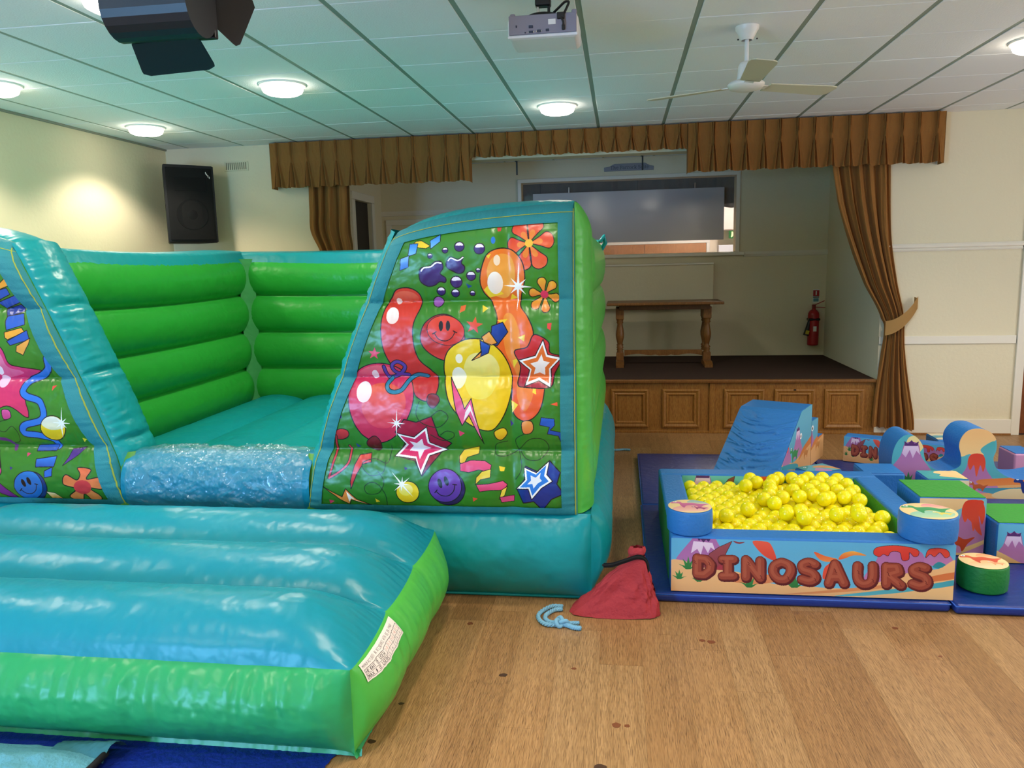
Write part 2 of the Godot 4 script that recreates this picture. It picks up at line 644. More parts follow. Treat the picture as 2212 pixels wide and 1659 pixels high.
	# rear wall behind the camera, with a window
	b = Buf.new()
	b.box(Vector3((LEFT - 4.5) / 2, H / 2, REAR + 0.1), Vector3(-4.5 - LEFT, H, 0.2))
	b.box(Vector3((-3.3 + RIGHT) / 2, H / 2, REAR + 0.1), Vector3(RIGHT + 3.3, H, 0.2))
	b.box(Vector3(-3.9, 0.15, REAR + 0.1), Vector3(1.2, 0.3, 0.2))
	b.box(Vector3(-3.9, (2.1 + H) / 2, REAR + 0.1), Vector3(1.2, H - 2.1, 0.2))
	struct("wall_rear", b, M.wall, "cream wall behind the viewer with a glazed opening", "wall")
	b = Buf.new()
	for fx in [-4.475, -3.9, -3.325]:
		b.box(Vector3(fx, 1.2, REAR + 0.1), Vector3(0.05, 1.8, 0.07))
	for fy in [0.325, 2.075]:
		b.box(Vector3(-3.9, fy, REAR + 0.1), Vector3(1.2, 0.05, 0.07))
	var wn := struct("window_1", b, M.white, "white framed window behind the viewer", "window")
	var gm := StandardMaterial3D.new()
	gm.albedo_color = Color(1, 1, 1, 0.06)
	gm.transparency = BaseMaterial3D.TRANSPARENCY_ALPHA
	gm.roughness = 0.02
	M["pane"] = gm
	part(wn, "pane", boxb(Vector3(-3.9, 1.2, REAR + 0.1), Vector3(1.14, 1.74, 0.006)), gm)
	for wz in [-5.2, -2.4]:
		b = Buf.new()
		for fz in [-0.925, 0.0, 0.925]:
			b.box(Vector3(RIGHT + 0.1, 1.65, wz + fz), Vector3(0.07, 1.3, 0.05))
		for fy in [1.025, 2.275]:
			b.box(Vector3(RIGHT + 0.1, fy, wz), Vector3(0.07, 0.05, 1.9))
		var sw := struct("window_3" if wz < -3.0 else "window_4", b, M.white, "white framed window in the right wall, %s" % ("nearer the stage" if wz < -3.0 else "nearer the viewer"), "window")
		part(sw, "pane", boxb(Vector3(RIGHT + 0.1, 1.65, wz), Vector3(0.006, 1.24, 1.84)), gm)
	# mouldings on the back wall, right of the stage
	var prof := PackedVector2Array([Vector2(0, -0.035), Vector2(0.012, -0.035), Vector2(0.02, -0.022), Vector2(0.012, -0.012), Vector2(0.026, 0.0), Vector2(0.03, 0.02), Vector2(0.02, 0.035), Vector2(0, 0.035)])
	struct("trim_1", rail(prof, 2.42, 3.62, 1.765, BACK), M.gloss_trim, "cream moulded dado rail right of the stage curtain", "rail")
	var flat := PackedVector2Array([Vector2(0, -0.037), Vector2(0.014, -0.037), Vector2(0.016, -0.033), Vector2(0.016, 0.033), Vector2(0.014, 0.037), Vector2(0, 0.037)])
	struct("trim_2", rail(flat, 2.42, 3.62, 0.905, BACK), M.gloss_trim, "flat cream rail across the lower wall right of the stage", "rail")
	struct("baseboard_back", rb(Vector3(3.02, 0.075, BACK + 0.01), Vector3(1.22, 0.15, 0.02), 0.004), M.gloss_trim, "cream skirting board below the wall right of the stage", "skirting board")
	struct("trim_3", rb(Vector3(3.02, 0.009, BACK + 0.026), Vector3(1.22, 0.018, 0.012), 0.003), wood("scotia", "a8763f"), "thin wooden beading at the foot of the skirting board", "beading")
	b = Buf.new()
	b.rbox(Vector3(3.665, 1.05, BACK + 0.012), Vector3(0.075, 2.1, 0.024), 0.005)
	b.rbox(Vector3(4.655, 1.05, BACK + 0.012), Vector3(0.075, 2.1, 0.024), 0.005)
	b.rbox(Vector3(4.16, 2.1, BACK + 0.013), Vector3(1.06, 0.075, 0.026), 0.005)
	struct("trim_4", b, M.gloss_trim, "cream architrave of the wooden door at the right edge", "architrave")
	var dr := struct("door_1", rb(Vector3(4.16, 1.03, BACK - 0.05), Vector3(0.91, 2.05, 0.045), 0.004), wood("door_wood", "8a4f26"), "brown wooden door at the right edge of the back wall", "door")
	part(dr, "door_handle", rb(Vector3(3.79, 1.03, BACK - 0.01), Vector3(0.03, 0.14, 0.03), 0.008), M.chrome)
	struct("baseboard_left", rb(Vector3(LEFT + 0.01, 0.075, (REAR + BACK) / 2), Vector3(0.02, 0.15, REAR - BACK), 0.004), M.gloss_trim, "cream skirting board along the left wall", "skirting board")
	# suspended ceiling
	var ce := struct("ceiling", boxb(Vector3(0.265, CEIL + 0.07, (REAR + BACK) / 2), Vector3(RIGHT - LEFT + 0.4, 0.1, REAR - BACK + 0.4)), M.slab, "suspended ceiling of square white tiles", "ceiling")
	var xs := [LEFT]
	for k in range(-7, 10):
		var lx := -0.2045 + 0.6 * k
		if lx > LEFT + 0.05 and lx < RIGHT - 0.05: xs.append(lx)
	xs.append(RIGHT)
	var zs := [BACK]
	for k in range(6, -12, -1):
		var lz := -(3.7993 + 0.6 * k)
		if lz > BACK + 0.05 and lz < REAR - 0.05: zs.append(lz)
	zs.append(REAR)
	var far := Buf.new()
	for a in xs.size() - 1:
		for c in zs.size() - 1:
			var s := Vector3(xs[a + 1] - xs[a] - 0.029, 0.016, zs[c + 1] - zs[c] - 0.007)
			var p := Vector3((xs[a] + xs[a + 1]) / 2, CEIL + 0.008 + rng.randf() * 0.0015, (zs[c] + zs[c + 1]) / 2)
			if zs[c + 1] < -1.9:
				var key := "tile%.3f,%.3f" % [s.x, s.z]
				if not cached.has(key):
					cached[key] = rb(Vector3.ZERO, s, 0.004, 1).mesh()
				part(ce, "ceiling_tile", cached[key], M.tile, p)
			else:
				far.box(p, s)
	part(ce, "ceiling_tile", far, M.tile).set_meta("kind", "stuff")
	for a in range(1, xs.size() - 1):
		part(ce, "grid_bar", boxb(Vector3(xs[a], CEIL + 0.010, (REAR + BACK) / 2), Vector3(0.0305, 0.012, REAR - BACK)), M.bar)
	struct("trim_5", boxb(Vector3(LEFT + 0.008, CEIL - 0.008, (REAR + BACK) / 2), Vector3(0.016, 0.016, REAR - BACK)), mat("angle", "8c8f80", 0.6), "grey edge trim where the ceiling meets the left wall", "edge trim")

func wood(key: String, tint: String) -> StandardMaterial3D:
	if M.has(key): return M[key]
	if not cached.has("oak"):
		cached["oak"] = wood_image("ffffff", "cdb99c", "8a6a48", 512, 512, 77)
	var m := mat(key, tint, 0.4, 0.45)
	m.albedo_texture = cached["oak"]
	m.uv1_triplanar = true
	m.uv1_world_triplanar = true
	m.uv1_scale = Vector3(2.2, 1.1, 2.2)
	return m

# a moulding of that profile (out of the wall, up) along x
func rail(prof: PackedVector2Array, x0: float, x1: float, y: float, z: float) -> Buf:
	var b := Buf.new()
	for k in prof.size() - 1:
		var p := prof[k]
		var q := prof[k + 1]
		b.quad(Vector3(x0, y + p.y, z + p.x), Vector3(x1, y + p.y, z + p.x), Vector3(x1, y + q.y, z + q.x), Vector3(x0, y + q.y, z + q.x))
	for e in [x0, x1]:
		for k in range(1, prof.size() - 2):
			b.quad(Vector3(e, y + prof[0].y, z), Vector3(e, y + prof[k].y, z + prof[k].x), Vector3(e, y + prof[k + 1].y, z + prof[k + 1].x), Vector3(e, y + prof[-1].y, z))
	return b

func ceiling_lights() -> void:
	var warm := Color(1.0, 0.95, 0.87)
	var g := mat("lamp_glow", "ffffff", 0.4)
	g.emission_enabled = true
	g.emission = warm
	g.emission_energy_multiplier = 12.0
	var ring := mat("lamp_ring", "f4f2ea", 0.35, 0.5)
	var body := Buf.new()
	body.lathe(Vector3.ZERO, [[0.140, -0.012], [0.140, -0.012], [0.156, -0.011], [0.161, -0.006], [0.162, 0.0], [0.162, 0.0], [0.140, 0.0]], 40)
	var glow := Buf.new()
	glow.lathe(Vector3.ZERO, [[0.0, -0.072], [0.06, -0.070], [0.105, -0.063], [0.130, -0.050], [0.138, -0.034], [0.140, -0.008]], 40)
	var rm := body.mesh()
	var gmesh := glow.mesh()
	var names := {Vector2(-7, 4): "round ceiling downlight nearest the black wall speaker", Vector2(-7, 1): "round ceiling downlight cut by the left edge of the photo", Vector2(-4, 2): "round ceiling downlight above the back corner of the bouncy castle", Vector2(-4, -1): "round ceiling downlight half hidden behind the black stage spotlight", Vector2(-1, 4): "round ceiling downlight in front of the middle of the valance", Vector2(4, 2): "round ceiling downlight cut by the right edge of the photo"}
	var spots := [Vector2(-7, 4), Vector2(-7, 1), Vector2(-4, 2), Vector2(-4, -1), Vector2(-1, 4), Vector2(4, 2), Vector2(-7, -2), Vector2(-4, -5), Vector2(-1, -3), Vector2(1, -5), Vector2(-1, -8), Vector2(3, -11), Vector2(4, -1), Vector2(6, -4), Vector2(-6, -8), Vector2(7, 1)]
	for s in spots:
		var label: String = names.get(s, "round ceiling downlight overhead, out of the frame")
		var o := thing("ceiling_downlight", label, "light", Vector3(-0.2045 + 0.6 * (s.x + 0.5), CEIL, -(3.7993 + 0.6 * (s.y + 0.5)) - (0.14 if s == Vector2(-7, 1) else 0.0)), 0, "round ceiling downlights")
		part(o, "trim_ring", rm, ring)
		part(o, "light_diffuser", gmesh, g)
		var l := SpotLight3D.new()
		l.spot_angle = 67.0
		l.spot_angle_attenuation = 0.42
		l.spot_range = 20.0
		light_at(o, l, Vector3(0, -0.085, 0), warm, LAMP_E, 0.12)
		l.rotation_degrees.x = -90

# ---------------------------------------------------------------- stage
func stage() -> void:
	var ZB := -9.68
	var carpet := mat("carpet", "5a4a44", 0.95, 0.1)
	tri_tex(carpet, mottle("ffffff", "9a948e", 0.5, 256, 41, 2), Vector3.ONE * 5.0)
	var oak := wood("stage_oak", "ac7b3c")
	var b := Buf.new()
	b.box(Vector3(-0.29, 0.255, (BACK + ZB) / 2 + 0.03), Vector3(5.42, 0.51, BACK - ZB - 0.06))
	var sg := struct("stage", b, mat("ply", "5a4630", 0.9), "raised stage platform with oak panelled front", "stage")
	part(sg, "stage_carpet", rb(Vector3(-0.29, 0.52, (BACK + ZB) / 2), Vector3(5.41, 0.024, BACK - ZB), 0.004), carpet, Vector3.ZERO, Vector3.ZERO, "dark brown stage carpet")
	part(sg, "stage_nosing", rb(Vector3(-0.29, 0.522, BACK + 0.025), Vector3(5.40, 0.034, 0.055), 0.01), wood("nosing", "8c5f2c"))
	part(sg, "front_board", boxb(Vector3(-0.29, 0.252, BACK + 0.006), Vector3(5.40, 0.505, 0.02)), oak)
	part(sg, "divider_post", rb(Vector3(0.887, 0.25, BACK + 0.022), Vector3(0.05, 0.50, 0.022), 0.003), oak)
	part(sg, "divider_post", rb(Vector3(-1.9, 0.25, BACK + 0.022), Vector3(0.05, 0.50, 0.022), 0.003), oak)
	part(sg, "plinth", rb(Vector3(-0.29, 0.012, BACK + 0.02), Vector3(5.40, 0.024, 0.018), 0.004), oak)
	for q in [[-0.10, 0.275], [0.404, 0.773], [1.0, 1.386], [1.476, 1.857], [1.942, 2.309]]:
		var cx: float = (q[0] + q[1]) / 2
		var w: float = q[1] - q[0]
		var pn := part(sg, "panel", rb(Vector3.ZERO, Vector3(w - 0.14, 0.26, 0.008), 0.003), oak, Vector3(cx, 0.25, BACK + 0.018))
		# mitred picture-frame moulding round each panel
		var f := Buf.new()
		var o := Vector2(w / 2, 0.195)
		var prof := [[0.0, 0.0], [0.004, 0.022], [0.018, 0.026], [0.040, 0.016], [0.046, 0.020], [0.056, 0.020], [0.064, 0.010], [0.070, 0.002]]
		for k in 4:
			for e in prof.size() - 1:
				var pa: Array = prof[e]
				var pb: Array = prof[e + 1]
				var c0 := Vector2([-1, 1, 1, -1][k], [-1, -1, 1, 1][k])
				var c1 := Vector2([1, 1, -1, -1][k], [-1, 1, 1, -1][k])
				var oa: Vector2 = o - Vector2.ONE * pa[0]
				var ob: Vector2 = o - Vector2.ONE * pb[0]
				f.quad(Vector3(c0.x * oa.x, c0.y * oa.y, pa[1]), Vector3(c1.x * oa.x, c1.y * oa.y, pa[1]), Vector3(c1.x * ob.x, c1.y * ob.y, pb[1]), Vector3(c0.x * ob.x, c0.y * ob.y, pb[1]))
		part(pn, "moulding", f, oak, Vector3(0, 0, -0.004))
	part(sg, "keyhole", rb(Vector3(1.665, 0.438, BACK + 0.045), Vector3(0.022, 0.012, 0.01), 0.004), M.black)
	# side walls, back wall with the serving hatch, ceiling
	var H := CEIL
	var dl := [-9.24, -8.63]
	b = Buf.new()
	b.box(Vector3(-3.1, H / 2, (BACK - 0.2 + dl[1]) / 2), Vector3(0.2, H, BACK - 0.2 - dl[1]))
	b.box(Vector3(-3.1, H / 2, (ZB + dl[0]) / 2), Vector3(0.2, H, dl[0] - ZB))
	b.box(Vector3(-3.1, (2.47 + H) / 2, (dl[0] + dl[1]) / 2), Vector3(0.2, H - 2.47, dl[1] - dl[0]))
	struct("wall_stage_left", b, M.wall, "cream side wall of the stage with a dark doorway", "wall")
	b = Buf.new()
	for zz in [dl[0] - 0.045, dl[1] + 0.045]:
		b.rbox(Vector3(-2.988, 1.50, zz), Vector3(0.028, 1.94, 0.088), 0.008)
	b.rbox(Vector3(-2.988, 2.515, (dl[0] + dl[1]) / 2), Vector3(0.03, 0.09, dl[1] - dl[0] + 0.18), 0.008)
	struct("trim_6", b, M.gloss_trim, "cream architrave of the dark doorway on the stage", "architrave")
	struct("door_2", rb(Vector3(-3.06, 1.5, (dl[0] + dl[1]) / 2), Vector3(0.045, 1.94, dl[1] - dl[0]), 0.004), mat("dark_door", "1c0f0c", 0.5), "dark brown door in the stage side wall", "door")
	b = Buf.new()
	b.box(Vector3(2.52, H / 2, (BACK - 0.2 + ZB) / 2), Vector3(0.2, H, BACK - 0.2 - ZB))
	struct("wall_stage_right", b, M.wall, "cream side wall of the stage beside the extinguisher", "wall")
	var hx := [-1.21, 1.364]
	var hy := [1.79, 2.684]
	b = Buf.new()
	b.box(Vector3((-3.2 + hx[0]) / 2, H / 2, ZB - 0.1), Vector3(hx[0] + 3.2, H, 0.2))
	b.box(Vector3((hx[1] + 2.62) / 2, H / 2, ZB - 0.1), Vector3(2.62 - hx[1], H, 0.2))
	b.box(Vector3((hx[0] + hx[1]) / 2, hy[0] / 2, ZB - 0.1), Vector3(hx[1] - hx[0], hy[0], 0.2))
	b.box(Vector3((hx[0] + hx[1]) / 2, (hy[1] + H) / 2, ZB - 0.1), Vector3(hx[1] - hx[0], H - hy[1], 0.2))
	struct("wall_stage_back", b, M.wall, "cream back wall of the stage with a wide hatch", "wall")
	var sc := struct("ceiling_stage", boxb(Vector3(-0.29, H + 0.05, (BACK - 0.2 + ZB) / 2 - 0.05), Vector3(5.8, 0.1, BACK - ZB)), M.slab, "suspended tile ceiling above the stage", "ceiling")
	for a in range(-5, 5):
		for c in 3:
			part(sc, "ceiling_tile", rb(Vector3.ZERO, Vector3(0.575, 0.016, 0.592), 0.003, 1), M.tile, Vector3(-0.2045 + 0.6 * (a + 0.5), H - 0.012, -8.20 - 0.6 * c))
		part(sc, "grid_bar", boxb(Vector3(-0.2045 + 0.6 * a, H - 0.008, -8.8), Vector3(0.0235, 0.012, 1.8)), M.bar)
	# hatch window: frame, glass, ledge
	b = Buf.new()
	for fx in [hx[0] - 0.02, hx[1] + 0.02]:
		b.rbox(Vector3(fx, (hy[0] + hy[1]) / 2, ZB + 0.012), Vector3(0.045, hy[1] - hy[0] + 0.08, 0.03), 0.006)
	b.rbox(Vector3((hx[0] + hx[1]) / 2, hy[1] + 0.02, ZB + 0.012), Vector3(hx[1] - hx[0] + 0.086, 0.045, 0.034), 0.006)
	var wn := struct("window_2", b, M.gloss_trim, "cream framed hatch window at the back of the stage", "window")
	part(wn, "pane", boxb(Vector3((hx[0] + hx[1]) / 2, (hy[0] + hy[1]) / 2, ZB - 0.06), Vector3(hx[1] - hx[0], hy[1] - hy[0], 0.006)), M.pane)
	part(wn, "ledge", rb(Vector3(0.08, 1.765, ZB + 0.03), Vector3(2.76, 0.04, 0.09), 0.008), M.gloss_trim)
	var prof := PackedVector2Array([Vector2(0, -0.03), Vector2(0.02, -0.026), Vector2(0.03, 0.0), Vector2(0.02, 0.03), Vector2(0, 0.03)])
	struct("trim_7", rail(prof, 1.46, 2.42, 1.755, ZB), M.gloss_trim, "cream dado rail on the stage wall above the extinguisher", "rail")
	struct("trim_8", rail(prof, -3.0, -1.30, 2.365, ZB), M.gloss_trim, "cream rail on the stage wall left of the hatch", "rail")
	var dp := Buf.new()
	dp.rbox(Vector3(-2.91, 1.41, ZB + 0.012), Vector3(0.07, 1.76, 0.03), 0.006)
	dp.rbox(Vector3(-2.52, 2.255, ZB + 0.013), Vector3(0.85, 0.07, 0.034), 0.006)
	dp.rbox(Vector3(-2.13, 1.41, ZB + 0.012), Vector3(0.07, 1.76, 0.03), 0.006)
	struct("trim_9", dp, M.gloss_trim, "cream door frame on the stage wall behind the castle", "frame")
	# grey hanging board in front of the hatch, and the dark pelmet behind the glass
	var gb := mat("board_grey", "b4b2ba", 0.12, 0.7)
	var gt := thing("hanging_board", "large glossy grey board hanging in front of the stage hatch", "board", Vector3(0.078, 1.934, ZB + 0.045))
	part(gt, "board", rb(Vector3(0, 0.305, 0), Vector3(2.28, 0.61, 0.012), 0.003), gb)
	part(gt, "hook", rb(Vector3(-0.7, 0.64, -0.01), Vector3(0.012, 0.07, 0.006), 0.002), M.chrome)
	part(gt, "hook", rb(Vector3(0.8, 0.64, -0.01), Vector3(0.012, 0.07, 0.006), 0.002), M.chrome)
	var pel := Buf.new()
	pel.grid(160, 6, func(u: float, v: float) -> Vector3: return Vector3(lerpf(-1.4, 1.6, u), lerpf(2.335 + 0.012 * sin(u * 60.0), 2.86, v), ZB - 0.30 + 0.02 * sin(u * 120.0) * (1.0 - 0.4 * v)))
	solo("pelmet", pel, mat("pelmet_dark", "2c2c2a", 0.9), Vector3.ZERO, "dark pleated pelmet behind the stage hatch glass", "pelmet")
	# name board above the hatch
	var nb := thing("name_board", "small grey shaped name board above the stage hatch", "sign", Vector3(0.10, 2.78, ZB))
	var nbp := Buf.new()
	nbp.prism(PackedVector2Array([Vector2(-0.295, 0), Vector2(0.295, 0), Vector2(0.295, 0.045), Vector2(0.25, 0.052), Vector2(0.19, 0.085), Vector2(-0.17, 0.085), Vector2(-0.23, 0.055), Vector2(-0.295, 0.045)]), 0.0, 0.018, 0.003)
	part(nb, "plaque", nbp, mat("plaque", "8c8c94", 0.5))
	var tm := TextMesh.new()
	tm.text = "The Parrock Suite"
	var sf := SystemFont.new()
	sf.font_names = PackedStringArray(["Droid Serif"])
	sf.font_italic = true
	tm.font = sf
	tm.font_size = 20
	tm.pixel_size = 0.0027
	tm.depth = 0.003
	part(nb, "lettering", tm, mat("letter_grey", "4a4a52", 0.6), Vector3(0.01, 0.038, 0.019))
	# the next room, seen through the hatch
	var lobby := mat("lobby", "e8dcc8", 0.8)
	b = Buf.new()
	b.box(Vector3(0.6, 1.5, -13.6), Vector3(8.4, 3.0, 0.2))
	b.box(Vector3(-3.6, 1.5, -11.7), Vector3(0.2, 3.0, 3.8))
	b.box(Vector3(4.8, 1.5, -11.7), Vector3(0.2, 3.0, 3.8))
	b.box(Vector3(3.7, 1.5, -9.78), Vector3(2.0, 3.0, 0.2))
	struct("wall_lobby", b, lobby, "pale wall of the lit room behind the hatch", "wall")
	struct("ceiling_lobby", boxb(Vector3(0.6, 3.05, -11.7), Vector3(8.6, 0.1, 4.2)), lobby, "ceiling of the room behind the hatch", "ceiling")
	struct("floor_lobby", boxb(Vector3(0.6, -0.05, -11.7), Vector3(8.6, 0.1, 3.9)), carpet, "floor of the room behind the hatch", "floor")
	var dd := struct("door_3", rb(Vector3(0.12, 0.99, -13.47), Vector3(2.60, 1.98, 0.045), 0.004), wood("lobby_door", "c8864c"), "wide orange wooden doors in the room behind the hatch", "door")
	part(dd, "door_gap", boxb(Vector3(0.4, 0.99, -13.446), Vector3(0.006, 1.96, 0.002)), M.black_matt)
	b = Buf.new()
	b.rbox(Vector3(0.12, 2.005, -13.468), Vector3(2.72, 0.05, 0.064), 0.006)
	b.rbox(Vector3(1.45, 1.0, -13.47), Vector3(0.055, 2.0, 0.06), 0.006)
	struct("trim_10", b, M.white, "white architrave of the orange doors behind the hatch", "architrave")
	struct("trim_11", rb(Vector3(2.1, 1.86, -13.35), Vector3(1.0, 0.15, 0.2), 0.01), mat("ledge_white", "e8ecf8", 0.5), "white ledge in the room behind the hatch", "ledge")
	struct("trim_12", rb(Vector3(2.6, 2.375, -13.2), Vector3(2.0, 0.42, 0.5), 0.01), mat("beam", "ded2cc", 0.8), "pale ceiling beam in the room behind the hatch", "beam")
	var ex := thing("exit_sign", "small lit green exit sign seen through the hatch", "sign", Vector3(1.95, 2.035, -13.42))
	var em := mat("exit_green_sign", "0f7a3c", 0.5)
	em.emission_enabled = true
	em.emission = Color(0.05, 0.45, 0.2)
	em.emission_energy_multiplier = 0.6
	var ew := mat("exit_white_sign", "ffffff", 0.5)
	ew.emission_enabled = true
	ew.emission = Color(0.95, 1.0, 0.7)
	ew.emission_energy_multiplier = 1.0
	part(ex, "sign_box", rb(Vector3(0, 0.07, 0), Vector3(0.34, 0.13, 0.05), 0.006), em)
	var run := Buf.new()
	run.prism(PackedVector2Array([Vector2(-0.14, 0.03), Vector2(-0.125, 0.02), Vector2(-0.10, 0.055), Vector2(-0.07, 0.02), Vector2(-0.06, 0.03), Vector2(-0.085, 0.075), Vector2(-0.06, 0.09), Vector2(-0.075, 0.1), Vector2(-0.10, 0.09), Vector2(-0.11, 0.115), Vector2(-0.13, 0.115), Vector2(-0.13, 0.07)]), 0.0, 0.004)
	part(ex, "running_figure_sign", run, ew, Vector3(0, 0, 0.026))
	var arr := Buf.new()
	arr.prism(PackedVector2Array([Vector2(-0.02, 0.05), Vector2(0.05, 0.05), Vector2(0.05, 0.03), Vector2(0.09, 0.07), Vector2(0.05, 0.11), Vector2(0.05, 0.09), Vector2(-0.02, 0.09)]), 0.0, 0.004)
	part(ex, "arrow_sign", arr, ew, Vector3(0, 0, 0.026))
	part(ex, "door_symbol_sign", rb(Vector3(0.13, 0.07, 0.028), Vector3(0.04, 0.09, 0.004), 0.001), ew)
	var ll := thing("lobby_lamp", "round lamp on the ceiling of the room behind the hatch", "light", Vector3(1.6, 3.0, -11.6))
	var lg := Buf.new()
	lg.lathe(Vector3.ZERO, [[0.0, -0.08], [0.08, -0.075], [0.14, -0.05], [0.16, -0.01]], 24)
	part(ll, "light_shade", lg, M.lamp_glow)
	var om := OmniLight3D.new()
	om.omni_range = 12.0
	light_at(ll, om, Vector3(0, -0.16, 0), Color(1.0, 0.95, 0.92), 2.8, 0.12)
	# hanging straps from the lighting bar
	for q in [[-1.105, 0.2], [0.231, 0.2]]:
		var st := thing("hanging_strap", "black strap hanging above the stage, %s" % ("left of the name board" if q[0] < 0 else "in front of the name board"), "strap", Vector3(q[0], 2.65, -8.5), 0, "black hanging straps")
		part(st, "strap", rb(Vector3(0, 0.155, 0), Vector3(0.016, 0.31, 0.012), 0.003), M.black)
		part(st, "clamp", rb(Vector3(-0.006, 0.165, 0), Vector3(0.03, 0.05, 0.02), 0.004), M.black)
	# boxed-in panel below the hatch
	var bx := thing("wall_box", "cream boxed panel below the hatch behind the oak table", "panel", Vector3(0.18, 0.53, ZB))
	part(bx, "box", rb(Vector3(0, 0.86, 0.06), Vector3(1.84, 0.52, 0.12), 0.006), M.wall)
	part(bx, "lid", rb(Vector3(0, 1.125, 0.07), Vector3(1.84, 0.022, 0.16), 0.006), M.gloss_trim)
	table()
	extinguisher(ZB)

func table() -> void:
	var oak := wood("table_oak", "8f6434")
	var t := thing("oak_table", "oak refectory table with turned legs on the stage", "table", Vector3(0.48, 0.532, -8.93))
	part(t, "table_top", rb(Vector3(0, 0.70, 0), Vector3(1.27, 0.032, 0.56), 0.01), oak)
	part(t, "apron", rb(Vector3(0, 0.655, 0.0), Vector3(1.0, 0.055, 0.30), 0.004), wood("apron_oak", "6e4a26"))
	for sx in [-0.49, 0.475]:
		var l := Buf.new()
		l.lathe(Vector3.ZERO, [[0.034, 0.14], [0.038, 0.15], [0.030, 0.165], [0.040, 0.175], [0.030, 0.19], [0.042, 0.205], [0.026, 0.225], [0.030, 0.25], [0.046, 0.32], [0.047, 0.36], [0.034, 0.43], [0.028, 0.47], [0.040, 0.485], [0.034, 0.50], [0.042, 0.52], [0.044, 0.54]], 20)
		var lg := part(t, "leg", l, oak, Vector3(sx, 0, 0.08))
		part(lg, "leg_block", rb(Vector3(0, 0.59, 0), Vector3(0.09, 0.13, 0.09), 0.006), oak)
		part(lg, "leg_block", rb(Vector3(0, 0.09, 0), Vector3(0.085, 0.11, 0.085), 0.006), oak)
		var ft := Buf.new()
		ft.prism(PackedVector2Array([Vector2(-0.25, 0), Vector2(0.13, 0), Vector2(0.13, 0.03), Vector2(0.06, 0.06), Vector2(-0.16, 0.06), Vector2(-0.25, 0.03)]), -0.045, 0.045, 0.004)
		part(lg, "foot", ft, oak, Vector3(0, 0, 0), Vector3(0, 90, 0))
		var l2 := part(t, "leg", l, oak, Vector3(sx, 0, -0.17))
		part(l2, "leg_block", rb(Vector3(0, 0.59, 0), Vector3(0.09, 0.13, 0.09), 0.006), oak)
	var s := Buf.new()
	var top := PackedVector2Array()
	for k in 21:
		var u := k / 20.0
		top.append(Vector2(lerpf(-0.44, 0.43, u), 0.105 + 0.02 * absf(sin(u * PI * 3.0)) - (0.018 if absf(u - 0.5) < 0.06 else 0.0)))
	top.append(Vector2(0.43, 0.17)); top.append(Vector2(-0.44, 0.17))
	s.prism(top, -0.012, 0.012)
	part(t, "stretcher", s, oak, Vector3(0, 0, 0.06))

func extinguisher(ZB: float) -> void:
	var red := mat("extinguisher_red", "a81820", 0.3, 0.5)
	var e := thing("fire_extinguisher", "red fire extinguisher with black horn on the stage wall", "fire extinguisher", Vector3(2.27, 0.66, ZB + 0.085))
	var b := Buf.new()
	b.lathe(Vector3.ZERO, [[0.0, 0.0], [0.055, 0.0], [0.062, 0.008], [0.064, 0.02], [0.064, 0.36], [0.060, 0.385], [0.045, 0.41], [0.024, 0.425], [0.02, 0.44]], 28)
	part(e, "cylinder", b, red)
	part(e, "valve", rb(Vector3(0, 0.46, 0), Vector3(0.04, 0.05, 0.04), 0.008), mat("valve_red", "7c1a18", 0.4))
	for q in [[0.475, 24.0], [0.455, -3.0]]:
		part(e, "handle", rb(Vector3(0.065, 0, 0), Vector3(0.13, 0.008, 0.022), 0.003), red, Vector3(0, q[0], 0), Vector3(0, 0, q[1]))
	var horn := Buf.new()
	horn.lathe(Vector3.ZERO, [[0.034, 0.0], [0.030, 0.05], [0.022, 0.16], [0.014, 0.24], [0.011, 0.31]], 20)
	var hn := part(e, "horn", horn, M.black, Vector3(-0.085, 0.12, 0.02), Vector3(0, 0, -13))
	part(hn, "sticker", rb(Vector3(0.0, 0.04, 0.032), Vector3(0.04, 0.045, 0.004), 0.002), mat("sticker_yellow", "c8b428", 0.6))
	part(e, "band", rb(Vector3(0, 0.31, 0.0), Vector3(0.134, 0.03, 0.134), 0.05, 4), M.black)
	var lb := Buf.new()
	lb.grid(10, 1, func(u: float, v: float) -> Vector3: return Vector3(0.0648 * sin((u - 0.5) * 0.6 + 0.1), 0.17 + v * 0.06, 0.0648 * cos((u - 0.5) * 0.6 + 0.1)))
	part(e, "label_sticker", lb, M.white)
	part(e, "wall_bracket", rb(Vector3(0, 0.30, -0.075), Vector3(0.05, 0.12, 0.02), 0.004), M.black)
	var sg := thing("extinguisher_notice", "small red and white notice above the fire extinguisher", "sign", Vector3(2.31, 1.19, ZB))
	part(sg, "notice_plate", rb(Vector3(0, 0.05, 0.003), Vector3(0.075, 0.16, 0.005), 0.001), M.white)
	part(sg, "red_band", rb(Vector3(0, 0.085, 0.0065), Vector3(0.07, 0.07, 0.002), 0.0008), red)
	part(sg, "pictogram", rb(Vector3(0.0, 0.085, 0.008), Vector3(0.014, 0.05, 0.002), 0.0008), M.white)
	part(sg, "black_band", rb(Vector3(0, 0.038, 0.0065), Vector3(0.07, 0.012, 0.002), 0.0008), M.black)
	part(sg, "blue_band", rb(Vector3(0, 0.005, 0.0065), Vector3(0.06, 0.04, 0.002), 0.0008), mat("notice_blue", "5a8c94", 0.6))

